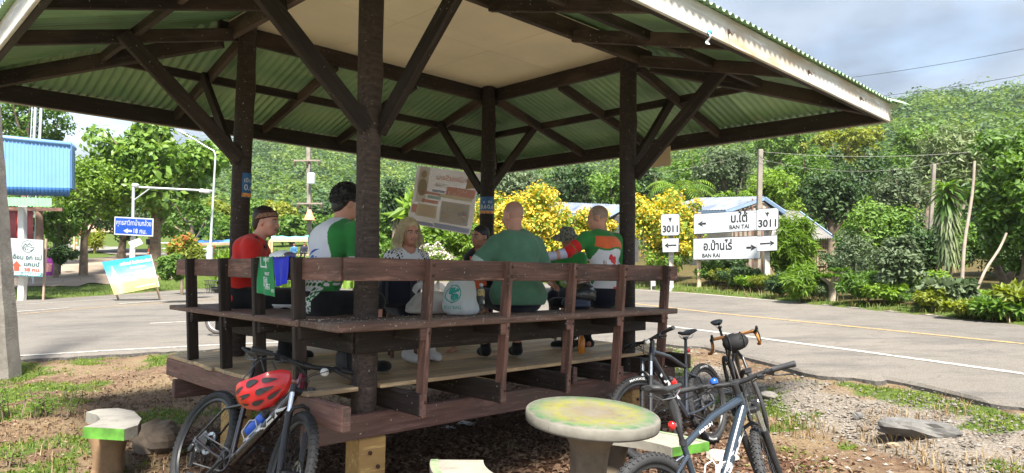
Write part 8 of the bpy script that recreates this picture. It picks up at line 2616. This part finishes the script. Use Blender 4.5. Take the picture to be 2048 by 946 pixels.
def tree(name, label, px, top, bot, wpx, Y, kind, leaf=.16, clumps=42, per=90, trunk=.16, cat='tree', seed=0, group=None, flowers=0, squash=.8, lean=0.0, flat=.0, clr=.36, bark=None, flower_kind='flower', aspect=2.0, limbs=5, fl=.10):
 r = np.random.default_rng(seed + int(px)); q = random.Random(seed + int(px))
 T, B = at(px, top, Y), at(px, bot, Y)
 gz = float(ground_z(T.x, Y)); root = empty(name, Vector((T.x, Y, gz)), q.uniform(0, 0), label, cat, group)
 zt = T.z - gz; zb = max(0.15, B.z - gz); H = zt - zb; W = wpx / F_PX * Y; cz = (zt + zb) / 2
 # trunk and limbs
 mb = MB()
 th = zb + H * .45
 if trunk:
  pts = [Vector((lean * t + .12 * sin(3 * t + seed) * W * .1, 0, -.2 + (th + .2) * t)) for t in np.linspace(0, 1, 8)]
  mb.tube(pts, [trunk * (1.35 - .75 * t) for t in np.linspace(0, 1, 8)], 9)
  for k in range(limbs):
   a = 2 * pi * k / limbs + q.random(); s = pts[3 + k % 4]; e = Vector((cos(a) * W * .32, sin(a) * W * .26, zb + H * q.uniform(.45, .85)))
   m_ = s.lerp(e, .5) + Vector((0, 0, -.06 * H)); mb.tube([s, m_, e], [trunk * .55, trunk * .35, trunk * .12], 6)
  mb.build('trunk', bark or M_BARK, root)
 # crown: clumps on a lumpy ellipsoid, gaps left between them
 C = []; R = []
 big = [(q.uniform(-.3, .3), q.uniform(-.3, .3), q.uniform(-.3, .3)) for _ in range(4)]
 for k in range(clumps):
  u = r.normal(size=3); u /= np.linalg.norm(u)
  rad = .38 + .62 * r.random() ** .6
  rad *= 1 + .22 * sin(3 * u[0] + 5 * u[2] + seed) * cos(4 * u[1] + seed)
  p = u * rad * .82
  if p[2] < 0 and flat: p[2] *= (1 - flat)
  C.append((p[0] * W / 2 + lean, p[1] * W / 2 * .85, cz + p[2] * H / 2)); R.append(clr * min(W, H) / 2 * (.6 + .7 * r.random()))
 C = np.array(C); R = np.array(R)
 V, F = leaf_cloud(C, R, per, leaf, squash, r, aspect=aspect)
 o = link_mesh('crown', np_mesh('crown', V, F, LM[kind]), root)
 if flowers:
  up = np.argsort(-(C[:, 2] + .25 * H * r.normal(size=len(C)) - .2 * C[:, 1]))[:int(len(C) * .9)]
  V, F = leaf_cloud(C[up] + np.array([0, -.05, .08]), R[up] * 1.08, flowers, fl, squash, r, aspect=1.2)
  tag(link_mesh('blossoms', np_mesh('blossoms', V, F, LM[flower_kind]), root), kind='stuff')
 return root

# left: the lane side
tree('teak_tree', 'tall tree with big glossy leaves above the blue road sign', 318, 226, 445, 300, 38, 'big', .36, 80, 72, .24, seed=1, aspect=1.4, clr=.26)
tree('tree', 'feathery light green tree rising behind the blue shop', 62, 165, 330, 170, 40, 'mid', .24, 60, 90, .2, seed=2, clr=.26)
tree('tree', 'rounded yellow green tree between the blue shop and the teak tree', 178, 296, 455, 130, 35, 'lime', .20, 52, 90, .16, seed=3)
tree('shrub', 'low bushy green tree right of the shop log post', 120, 395, 490, 110, 34, 'mid', .18, 34, 80, .1, seed=4)
tree('tree', 'dark shady tree under the teak crown behind the lane', 250, 375, 485, 190, 47, 'dark', .26, 44, 80, .22, seed=5)
tree('tree', 'dark leafy tree at the right side under the teak crown', 385, 385, 490, 150, 46, 'mid', .26, 44, 80, .2, seed=6)
tree('shrub', 'clump of arching yellow green leaves beside the lane', 190, 463, 496, 46, 43, 'yel', .5, 12, 40, 0, 'plant', 7, aspect=5)
tree('shrub', 'dark dense shrub beside the lane behind the woven sack', 128, 486, 528, 66, 29, 'dark', .14, 26, 90, 0, 'shrub', 8)
tree('croton_bush', 'croton bush with red and yellow leaves by the white barriers', 368, 462, 524, 62, 27.5, 'yel', .16, 30, 80, .05, 'shrub', 9, flowers=6, flower_kind='red', fl=.14)
tree('shrub', 'tangled green hedge bush above the left end of the rail', 345, 505, 562, 66, 23, 'mid', .12, 34, 90, 0, 'shrub', 10)
tree('shrub', 'yellow leaved low bush right of the croton bush', 395, 490, 540, 44, 25, 'yel', .12, 22, 90, 0, 'shrub', 10)
# centre: foot of the left hill
for i, (px, top, bot, w, Y, k, lab) in enumerate([
 (432, 396, 470, 90, 66, 'yel', 'yellow green tree behind the street lamp pole'), (512, 392, 470, 100, 70, 'mid', 'green tree behind the woman in red'),
 (562, 398, 472, 90, 68, 'yel', 'yellowish tree between the left post and the hill pole'), (640, 400, 470, 100, 72, 'dark', 'darker tree behind the hill utility pole'),
 (705, 405, 475, 90, 66, 'lime', 'light green tree behind the man with curly hair'), (585, 430, 482, 130, 60, 'mid', 'wide bushy tree just above the turquoise shelter'), (470, 425, 482, 110, 60, 'lime', 'wide bushy tree just above the blue tarpaulin shelter'), (665, 428, 482, 120, 58, 'mid', 'wide bushy tree right of the turquoise shelter'),
 (770, 400, 480, 90, 56, 'mid', 'round green tree behind the near post')]):
 tree('tree', lab, px, top, bot, w, Y, k, .42, 40, 70, .2, seed=20 + i)
tree('conifer', 'dark layered tree standing behind the blonde woman', 790, 342, 450, 58, 44, 'dark', .28, 46, 70, .12, seed=31, squash=.5, clr=.3)
tree('banana_plant', 'pale banana leaves left of the vinyl poster', 826, 372, 460, 46, 34, 'lime', 1.1, 9, 9, .08, 'plant', 32, aspect=3.2, limbs=0)
for i, (px, top, bot, w, Y, k, lf, lab) in enumerate([
 (742, 448, 536, 70, 22, 'mid', .14, 'leafy green shrub left of the blonde woman behind the post'), (880, 440, 520, 110, 24, 'lime', .18, 'bright green broad leaved shrub below the vinyl poster'), (935, 420, 540, 90, 23.5, 'lime', .15, 'lime green shrub behind the boy'),
 (800, 470, 540, 70, 21.5, 'mid', .13, 'small green shrub beside the blonde woman')]):
 tree('shrub', lab, px, top, bot, w, Y, k, lf, 40, 80, .04, 'shrub', 40 + i)
tree('flowering_shrub', 'low shrub with pale pink flowers below the vinyl poster', 868, 488, 545, 100, 20.5, 'lime', .10, 34, 70, .03, 'shrub', 45, flowers=26, flower_kind='pink', fl=.07)
tree('flowering_bush', 'large bush covered in yellow flowers behind the large man', 1070, 366, 560, 200, 25.5, 'lime', .15, 74, 90, .09, 'shrub', 50, flowers=146, clr=.27)
tree('flowering_bush', 'narrow yellow flowering bush at the left of the bigger one', 992, 372, 560, 110, 25, 'lime', .15, 46, 90, .08, 'shrub', 51, flowers=150, clr=.30)
tree('flowering_bush', 'yellow flowering bush behind the man in the orange jersey', 1180, 392, 560, 110, 26, 'lime', .15, 46, 90, .08, 'shrub', 52, flowers=126, clr=.30)
tree('flowering_bush', 'yellow flowering bush behind the small route sign', 1338, 378, 545, 190, 27.5, 'lime', .15, 66, 90, .09, 'shrub', 53, flowers=114, clr=.27)
# behind the right road
for i, (px, top, bot, w, Y, k, lf, lab) in enumerate([
 (1040, 322, 440, 130, 46, 'grey', .26, 'grey green tree behind the far post'), (1150, 316, 430, 150, 50, 'dark', .28, 'dark tree above the yellow bushes'), (1225, 330, 440, 120, 44, 'mid', .24, 'green tree left of the right post'),
 (1290, 325, 430, 100, 48, 'dark', .26, 'dark green tree right of the right post'), (1450, 285, 420, 150, 46, 'grey', .26, 'grey green spreading tree left of the concrete pole'), (1385, 300, 420, 120, 52, 'mid', .28, 'mid green tree behind the palm'),
 (1545, 330, 440, 130, 40, 'lime', .22, 'light green tree right of the concrete pole'), (1605, 286, 450, 150, 47, 'mid', .26, 'tall light crowned tree behind the hut'), (1700, 292, 440, 180, 50, 'dark', .3, 'large dark tree behind the short grey post'),
 (1780, 290, 430, 150, 56, 'mid', .3, 'mid green tree below the hill at right'), (1660, 330, 470, 130, 40, 'dark', .24, 'dark leafy tree behind the round bush'), (1810, 320, 450, 120, 40, 'grey', .24, 'greyish tree left of the pale leaved tree'),
 (1480, 380, 450, 120, 38, 'lime', .2, 'low lime tree above the cream house'), (1560, 250, 330, 150, 75, 'mid', .4, 'distant tree under the roof corner'), (1690, 252, 330, 170, 72, 'yel', .4, 'distant yellow green tree under the roof tip'), (1850, 248, 330, 150, 68, 'mid', .4, 'distant tree on the slope behind the pale leaved tree')]):
 tree('tree', lab, px, top, bot, w, Y, k, lf, 50, 80, .2, seed=60 + i, clr=.3)
tree('mango_tree', 'tall tree with pale hanging leaves above the dracaena', 1905, 238, 420, 150, 33, 'pale', .34, 56, 80, .2, seed=80, aspect=3.2, clr=.28, bark=M_BARKL)
tree('tree', 'big dark leaved tree with a forked trunk at the right edge', 2052, 232, 560, 230, 19.8, 'mid', .19, 88, 105, .20, seed=81, clr=.24, limbs=7)
tree('tree', 'shady dark tree behind the forked trunk tree', 2010, 330, 600, 190, 25, 'dark', .22, 66, 100, .2, seed=82, clr=.28)
tree('shrub', 'large round bright green bush between the hut and the dracaena', 1762, 392, 585, 180, 26, 'mid', .17, 84, 110, .1, 'shrub', seed=83, clr=.26)
tree('shrub', 'dark green bush right of the round bush', 1850, 440, 600, 110, 24.5, 'dark', .16, 50, 90, .08, 'shrub', seed=84)
tree('acacia_shrub', 'feathery lime shrub hanging behind the right route sign', 1588, 424, 594, 108, 23.4, 'lime', .26, 62, 120, .05, 'shrub', seed=85, aspect=6, clr=.28)
tree('shrub', 'dark shrub below the lower guide board', 1455, 512, 585, 110, 25.2, 'dark', .13, 40, 90, .03, 'shrub', seed=86)
tree('shrub', 'bright low shrub left of the guide board post', 1325, 500, 575, 80, 26.5, 'lime', .13, 30, 90, .03, 'shrub', seed=87, flowers=3, flower_kind='red', fl=.1)
tree('shrub', 'low green shrub under the lower guide board at right', 1500, 545, 590, 70, 24.2, 'lime', .11, 26, 90, .03, 'shrub', seed=88)
for i, (px, top, bot, w, Y, k, lab) in enumerate([(1720, 560, 612, 70, 19.6, 'lime', 'low leafy ground shrub beside the frangipani'), (1800, 535, 622, 110, 19.5, 'mid', 'ground shrub left of the dracaena foot'), (1880, 540, 628, 90, 19, 'lime', 'bright ground shrub in front of the dracaena'),
     (1845, 585, 628, 80, 18.2, 'grey', 'pale grey green ground plant at the road verge'), (1975, 590, 640, 90, 17.4, 'lime', 'lime ground shrub at the foot of the leaning pole'), (2040, 585, 648, 90, 16.6, 'mid', 'ground shrub at the right edge of the verge'), (1650, 575, 606, 60, 20.5, 'mid', 'low shrub left of the frangipani trunk'), (1930, 560, 625, 60, 19.6, 'dark', 'dark low shrub behind the leaning pole foot'),
     (1690, 470, 560, 90, 24.5, 'dark', 'dark bush behind the frangipani'), (1975, 440, 610, 110, 23.5, 'dark', 'tall dark thicket between the dracaena and the forked trunk'), (2040, 500, 620, 120, 23.8, 'dark', 'dark thicket behind the forked trunk'), (1930, 430, 600, 90, 24, 'mid', 'tall green bush right behind the dracaena')]):
 tree('shrub', lab, px, top, bot, w, Y, k, .12, 30, 80, 0, 'shrub', 90 + i)

_q = random.Random(77)
_looks = [('lime', 'bright lime'), ('mid', 'mid green'), ('dark', 'dark green'), ('grey', 'grey green'), ('yel', 'yellow green')]
_ord = ['first', 'second', 'third', 'fourth']
_cnt = {}
for i, px in enumerate(range(1425, 2080, 29)):
 k, nm = _looks[(i * 3 + 1 + i // 4) % 5]; vy = 588 + (px - 1440) * .1
 if 1628 < px < 1700: continue
 ref = 'behind the guide board posts' if px < 1570 else 'before the bamboo hut' if px < 1670 else 'before the large round bush' if px < 1800 else 'before the dracaena' if px < 1930 else 'before the forked trunk tree'
 n_ = _cnt.get(ref, 0); _cnt[ref] = n_ + 1
 nth = (_ord + ['fifth', 'sixth'])[n_]
 big = i % 3 == 1 and 1700 < px < 1835
 hgt_ = _q.uniform(100, 165) if big else _q.uniform(34, 78)
 tree('shrub', f'{nm} verge shrub {ref}, {nth} from the left there', px + _q.uniform(-8, 8), vy - hgt_, vy + 14, _q.uniform(64, 125), hit(px, vy + 8).y + (2.4 if px < 1570 else _q.uniform(1.2, 2.4) if big else _q.uniform(.1, 1.2)), k, _q.choice([.09, .13, .19]), 40, 85, .02, 'shrub', 300 + i, 'shrubs along the right verge', aspect=_q.choice([1.6, 2.4, 4.5]), clr=.34)
def frond(mb, base, d, L, n=12, leafl=.45, droop=.5, w=.05, m=0):
 """a feather leaf: rachis and paired leaflets"""
 d = Vector(d).normalized(); side = d.cross(Vector((0, 0, 1))).normalized(); p = Vector(base); pts = [p.copy()]
 dd = d.copy()
 for i in range(n):
  dd = (dd + Vector((0, 0, -droop / n * (1 + i * .18)))).normalized(); p = p + dd * L / n; pts.append(p.copy())
  for s in (-1, 1):
   t = (side * s + dd * .7 + Vector((0, 0, -.35))).normalized(); l = leafl * sin(pi * (.12 + .83 * i / n))
   a = p; b = p + t * l * .5 + dd * w * .5; c = p + t * l + Vector((0, 0, -l * .15)); e = p + t * l * .5 - dd * w * .5
   mb.add([a, b, c, e], [(0, 1, 2, 3)], m)
 mb.tube(pts, [.025 * (1 - .8 * i / n) for i in range(n + 1)], 4, False, m)
def palm():
 b = at(1362, 410, 44); gz = float(ground_z(b.x, 44)); r = empty('palm_tree', Vector((b.x, 44, gz)), 0, 'coconut palm with arching fronds above the yellow bush', 'palm tree')
 h = at(1362, 385, 44).z - gz
 MB().tube([(0, 0, 0), (.1, 0, h * .5), (0, 0, h)], [.2, .15, .13], 10).build('trunk', M_BARKL, r)
 for k in range(19):
  a = 2 * pi * k / 19 * 1.0 + .3; e = .25 + .75 * ((k * 7) % 19) / 19
  mb = MB(); frond(mb, (0, 0, h), (cos(a), sin(a), e * 1.3), 2.6, 14, .75, .95, .07); mb.build('frond', LM['lime'] if k % 3 else LM['mid'], r)
palm()
def dracaena():
 b = at(1898, 600, 20.6); gz = float(ground_z(b.x, 20.6)); r = empty('dracaena', Vector((b.x, 20.6, gz)), 0, 'tall dracaena with drooping strap leaves behind the leaning pole', 'plant'); q = random.Random(5)
 h = at(1898, 372, 20.6).z - gz
 MB().tube([(0, 0, 0), (.05, 0, h * .6), (0, 0, h)], [.09, .08, .05], 8).build('trunk', M_BARK, r)
 mb = MB(); mu = MB()
 for k in range(330):
  z = h * (1 - .62 * (k / 330) ** 1.0); a = k * 2.4; up = 1.2 * (1 - k / 60) if k < 60 else -.2 - .9 * (k / 330)
  L = q.uniform(.55, .85); d = Vector((cos(a), sin(a), up)).normalized(); p = Vector((0, 0, z)); sd = d.cross(Vector((0, 0, 1))).normalized() * q.uniform(.035, .05)
  rows = []
  for i in range(5):
   t = i / 4; w = sin(pi * (.15 + .8 * t)); rows.append((p + sd * w, p - sd * w)); d = (d + Vector((0, 0, -.33))).normalized(); p = p + d * L / 4
  vs = [x for rw in rows for x in rw]; (mb if k < 90 else mu).add(vs, [(2 * i, 2 * i + 1, 2 * i + 3, 2 * i + 2) for i in range(4)])
 tag(mb.build('top_leaves', LM['mid'], r), kind='stuff'); tag(mu.build('drooping_leaves', LM['pale'], r), kind='stuff')
dracaena()
def frangipani():
 b = hit(1663, 602); r = empty('frangipani', b, 0, 'small frangipani with rosettes of long leaves on a thick trunk at the verge', 'plant'); q = random.Random(8)
 s = 62 / F_PX * b.y
 mb = MB().tube([(0, 0, -.05), (.02, 0, s * .3), (0, 0, s * .5)], [.11, .10, .09], 9)
 tips = []
 for k in range(7):
  a = 2 * pi * k / 7; e = Vector((cos(a) * s * .42, sin(a) * s * .36, s * q.uniform(.72, .95))); mb.tube([(0, 0, s * .42), Vector((cos(a) * s * .2, sin(a) * s * .2, s * .62)), e], [.07, .055, .045], 7); tips.append(e)
 mb.build('trunk', M_BARKL, r)
 mb = MB()
 for e in tips:
  for k in range(16):
   a = k * 2.4; d = Vector((cos(a), sin(a), q.uniform(.05, .9))).normalized(); sd = d.cross(Vector((0, 0, 1))).normalized() * s * .055; L = s * q.uniform(.26, .4)
   mb.add([e, e + d * L * .5 + sd, e + d * L - Vector((0, 0, L * .25)), e + d * L * .5 - sd], [(0, 1, 2, 3)])
 tag(mb.build('leaves', LM['mid'], r), kind='stuff')
frangipani()
def forked_trunk():
 b = at(2010, 618, 21.5); b.z = float(ground_z(b.x, b.y)); r = empty('forked_trunk', b, 0, 'forked bare trunk leaning under the big tree at the right edge', 'tree trunk')
 T = lambda x, y, d=0: at(x, y, b.y + d) - b
 MB().tube([T(2006, 640), T(2005, 590), T(2010, 560)], [.16, .14, .13], 12).tube([T(2010, 566), T(1992, 530), T(1975, 490), T(1970, 440)], [.12, .10, .08, .05], 10).tube([T(2010, 566), T(2030, 535), T(2050, 510), T(2080, 470)], [.11, .10, .08, .06], 10).tube([T(2016, 610, -.3), T(2042, 560, -.3), T(2060, 530, -.3)], [.08, .07, .06], 10).build('trunk', M_BARK, r)
forked_trunk()

# ------------------------------------------------------------------ verge grass, litter, stones
def blades(n, sample, h, w, r, bend=.5):
 P = sample(n); k = len(P)
 a = r.random(k) * 2 * pi; L = h * (.45 + .8 * r.random(k)); d = np.stack([np.cos(a), np.sin(a), 0 * a], -1); s = np.stack([-np.sin(a), np.cos(a), 0 * a], -1) * (w * (.6 + .8 * r.random(k)))[:, None]
 up = np.array([0, 0, 1.0]); B = bend * (.4 + r.random(k))[:, None]
 m = P + up * (L * .6)[:, None] + d * (L[:, None] * B * .25); t = P + up * (L * .9)[:, None] + d * (L[:, None] * B)
 V = np.stack([P - s, P + s, m + s * .7, t, m - s * .7], 1).reshape(-1, 3)
 i = np.arange(k)[:, None] * 5
 F = np.concatenate([i + np.array([[0, 1, 2, 4]]), i + np.array([[4, 2, 3, 3]])])
 F[k:, 3] = F[k:, 0]
 return V, F
def tri_fix(V, F, mats, name):
 k = len(F) // 2
 me = bpy.data.meshes.new(name); Fq = F[:k]; Ft = F[k:, :3]
 me.vertices.add(len(V)); me.vertices.foreach_set('co', V.astype(np.float32).ravel())
 lp = np.concatenate([Fq.ravel(), Ft.ravel()]); me.loops.add(len(lp)); me.loops.foreach_set('vertex_index', lp.astype(np.int32))
 me.polygons.add(2 * k); me.polygons.foreach_set('loop_start', np.concatenate([np.arange(k) * 4, 4 * k + np.arange(k) * 3]).astype(np.int32))
 me.materials.append(mats); me.update(calc_edges=True); return me
GR = leaf_mat('fresh grass blades', (.05, .10, .012), (.10, .17, .02), (.19, .25, .045), .35)
DRY = leaf_mat('dry straw blades', (.16, .10, .04), (.30, .20, .09), (.46, .34, .18), .3)
GM = leaf_mat('creeping weed leaves', (.07, .13, .012), (.14, .21, .02), (.26, .30, .04), .35)
rg = np.random.default_rng(21)
def sampler(x0, x1, y0, y1, prob):
 def f(n):
  x = rg.uniform(x0, x1, n * 4); y = rg.uniform(y0, y1, n * 4); k = rg.random(n * 4) < prob(x, y); x, y = x[k][:n], y[k][:n]
  return np.stack([x, y, ground_z(x, y)], -1)
 return f
def stuff(name, me, label, cat):
 return tag(link_mesh(name, me), label, cat, kind='stuff')
near_grass = lambda x, y: zone(x, y)[0] * (near_y(x) - y > .02)
V, F = blades(30000, sampler(-9, 8, 4.2, 13, near_grass), .05, .004, rg); stuff('grass', tri_fix(V, F, GR, 'grass'), 'short green grass along the near road edge', 'grass')
V, F = blades(6500, sampler(-9.5, -1.8, 4.5, 12, lambda x, y: (near_y(x) - y > .3) * (fbm(x, y, .8, 5) > .47) * (1 - zone(x, y)[2])), .075, .003, rg, 1.1); stuff('dry_grass', tri_fix(V, F, DRY, 'dry_grass'), 'dry straw coloured grass left of the pavilion', 'grass')
V, F = blades(2500, sampler(2.2, 8, 3.6, 8, lambda x, y: (near_y(x) - y > .15) * (fbm(x, y, 1.1, 15) > .58)), .12, .004, rg, .8); stuff('dry_grass', tri_fix(V, F, DRY, 'dry_grass'), 'sparse dry grass tufts on the gravel', 'grass')
far_g = lambda x, y: (y - far_y(x) > 0) * np.exp(-np.maximum(y - far_y(x), 0) / 1.6)
V, F = blades(34000, sampler(-20, 16, 9, 38, far_g), .15, .008, rg, .8); stuff('grass', tri_fix(V, F, GR, 'grass'), 'green verge grass on the far side of the road', 'grass')
V, F = blades(2200, sampler(3, 14, 9, 30, far_g), .20, .008, rg, .8); stuff('dry_grass', tri_fix(V, F, DRY, 'dry_grass'), 'dry verge grass below the guide boards', 'grass')
# low creeping weeds in the green patches
P = sampler(-9, 8, 4.0, 12.5, near_grass)(5200)
V, F = leaf_cloud(P + np.array([0, 0, .008]), np.full(len(P), .045), 6, .028, .25, rg, droop=.0, aspect=1.4); stuff('creeping_weeds', np_mesh('creeping_weeds', V, F, GM), 'creeping green weeds in patches on the ground', 'weeds')
# crops behind
def crop_pts(n):
 out = []
 while len(out) < n:
  px, py = rg.uniform(430, 770), rg.uniform(488, 516); d = ray(px, py); Y = 30 + 14 * (516 - py) / 28 + rg.uniform(-1, 1); out.append((d.x * Y, Y, float(ground_z(d.x * Y, Y))))
 return np.array(out)
V, F = blades(3600, crop_pts, 1.1, .07, rg, .8); stuff('crops', tri_fix(V, F, LM['lime'], 'crops'), 'rows of bright green crops across the road', 'crops')
# leaf litter
LIT = leaf_mat('fallen leaves', (.065, .036, .022), (.155, .09, .055), (.30, .20, .125), .1, .8)
LITP = leaf_mat('pale dry leaves', (.13, .08, .05), (.24, .165, .10), (.34, .26, .17), .1, .8)
def litter(n, prob, size, mat, name, label, box=(-6, 5, 3.4, 10)):
 P = sampler(*box, prob)(n); k = len(P)
 nrm = rg.normal(size=(k, 3)) * .45 + np.array([0, 0, 1]); nrm /= np.linalg.norm(nrm, axis=1)[:, None]
 t = np.cross(nrm, rg.normal(size=(k, 3))); t /= np.linalg.norm(t, axis=1)[:, None]; b = np.cross(nrm, t)
 s = size * (.5 + rg.random(k))[:, None]; P = P + np.array([0, 0, .006]) + nrm * .006
 V = np.stack([P - t * s, P + b * s * .42 + nrm * s * .25, P + t * s, P - b * s * .42 + nrm * s * .25], 1).reshape(-1, 3)
 F = np.arange(k)[:, None] * 4 + np.array([[0, 1, 2, 3]])
 stuff(name, np_mesh(name, V, F, mat), label, 'fallen leaves')
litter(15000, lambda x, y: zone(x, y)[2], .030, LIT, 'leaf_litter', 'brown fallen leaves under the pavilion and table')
litter(4800, lambda x, y: (near_y(x) - y > .4) * (x < -1.2) * (1 - zone(x, y)[0]) * .8, .024, LIT, 'leaf_litter', 'brown fallen leaves left of the pavilion')
litter(3800, lambda x, y: (near_y(x) - y > .3) * (1 - zone(x, y)[0]) * .8, .022, LITP, 'leaf_litter', 'pale dry leaves scattered on the bare ground', (-7, 6, 3.4, 11))
# gravel
def gravel(n, smin, smax, mat, prob, name, label, box):
 P = sampler(*box, prob)(n); k = len(P)
 oct_ = np.array([[1, 0, 0], [-1, 0, 0], [0, 1, 0], [0, -1, 0], [0, 0, 1], [0, 0, -1.0]]); f = np.array([[0, 2, 4], [2, 1, 4], [1, 3, 4], [3, 0, 4], [2, 0, 5], [1, 2, 5], [3, 1, 5], [0, 3, 5]])
 s = smin + (smax - smin) * rg.random(k) ** 2.5
 J = oct_[None] * (.6 + .7 * rg.random((k, 6, 1))) * s[:, None, None] * np.array([1, 1, .6])
 a = rg.random(k) * 6.28; ca, sa = np.cos(a)[:, None], np.sin(a)[:, None]
 J = np.stack([J[..., 0] * ca - J[..., 1] * sa, J[..., 0] * sa + J[..., 1] * ca, J[..., 2]], -1)
 V = (P[:, None] + J + np.array([0, 0, 1]) * (s * .25)[:, None, None]).reshape(-1, 3); F = (np.arange(k)[:, None, None] * 6 + f[None]).reshape(-1, 3)
 stuff(name, np_mesh(name, V, F, mat), label, 'stones')
STN = leaf_mat('gravel stones', (.10, .088, .074), (.215, .19, .165), (.36, .33, .29), .0, .9)
gravel(17000, .006, .026, STN, lambda x, y: zone(x, y)[1], 'gravel', 'grey gravel along the broken road edge', (1.6, 8, 3.2, 11.5))
gravel(1800, .008, .035, STN, lambda x, y: (near_y(x) - y > .1) * (x > 1.0) * .5, 'gravel', 'larger loose stones on the bare ground at right', (1.0, 7, 3.2, 11))
gravel(1100, .008, .03, plain('brown pebbles', (.20, .13, .085), .9, var=.4), lambda x, y: (near_y(x) - y > .2) * (x < 1.6) * (1 - zone(x, y)[0]), 'pebbles', 'brown pebbles on the soil around the pavilion', (-7, 1.6, 3.4, 11))
# small broad leaved weeds near the pole and the stool
def weed(px, py, size, n, label, seed):
 b = hit(px, py); r = empty('weed_plant', b, 0, label, 'plant', 'weeds near the concrete pole'); q = random.Random(seed); st = MB(); lf = MB()
 for k in range(n):
  a = q.uniform(0, 6.28); x, y = q.uniform(-1, 1) * size * .8, q.uniform(-.5, .5) * size * .8; h = size * q.uniform(.5, 1.15); lean = Vector((cos(a), sin(a), 0)) * h * .25
  st.tube([(x, y, -.02), Vector((x, y, h * .5)) + lean * .4, Vector((x, y, h)) + lean], [.006, .005, .003], 5)
  for j in range(11):
   t = .35 + .65 * j / 10; p = Vector((x, y, h * t)) + lean * t; an = j * 2.4 + a; L = size * q.uniform(.18, .32) * (1.15 - .3 * t); d = Vector((cos(an), sin(an), .25 + .5 * (t > .9))).normalized(); sd = d.cross(Vector((0, 0, 1))).normalized() * L * .17
   lf.add([p, p + d * L * .45 + sd, p + d * L - Vector((0, 0, L * .3)), p + d * L * .45 - sd], [(0, 1, 2, 3)])
 st.build('stems', M_BARK, r); tag(lf.build('leaves', LM['mid'], r), kind='stuff')
weed(30, 838, .33, 9, 'leafy weed plant at the left edge before the concrete pole', 1); weed(115, 832, .26, 11, 'wide clump of weeds right of the concrete pole', 2); weed(20, 938, .16, 8, 'small weed patch in the bottom left corner', 3)
weed(100, 900, .10, 6, 'tiny sprawling weed above the bottom left corner', 4); weed(1010, 905, .10, 3, 'small bright weed in the leaf litter under the floor', 5); weed(150, 800, .18, 5, 'small weed behind the wide clump', 6)
# ------------------------------------------------------------------ thin summer haze
def haze():
 m = bpy.data.materials.new('haze'); m.use_nodes = True; nt = m.node_tree; nt.nodes.clear()
 out = nt.nodes.new('ShaderNodeOutputMaterial'); v = nt.nodes.new('ShaderNodeVolumePrincipled')
 v.inputs['Color'].default_value = (.93, .96, 1.0, 1); v.inputs['Density'].default_value = HAZE; v.inputs['Anisotropy'].default_value = .2
 nt.links.new(v.outputs[0], out.inputs['Volume'])
 o = MB().box((0, 160, 42), (1400, 1000, 96)).build('haze', m)
 tag(o, 'thin pale haze hanging over the valley', 'haze', kind='stuff')
HAZE = 0.00018
haze()
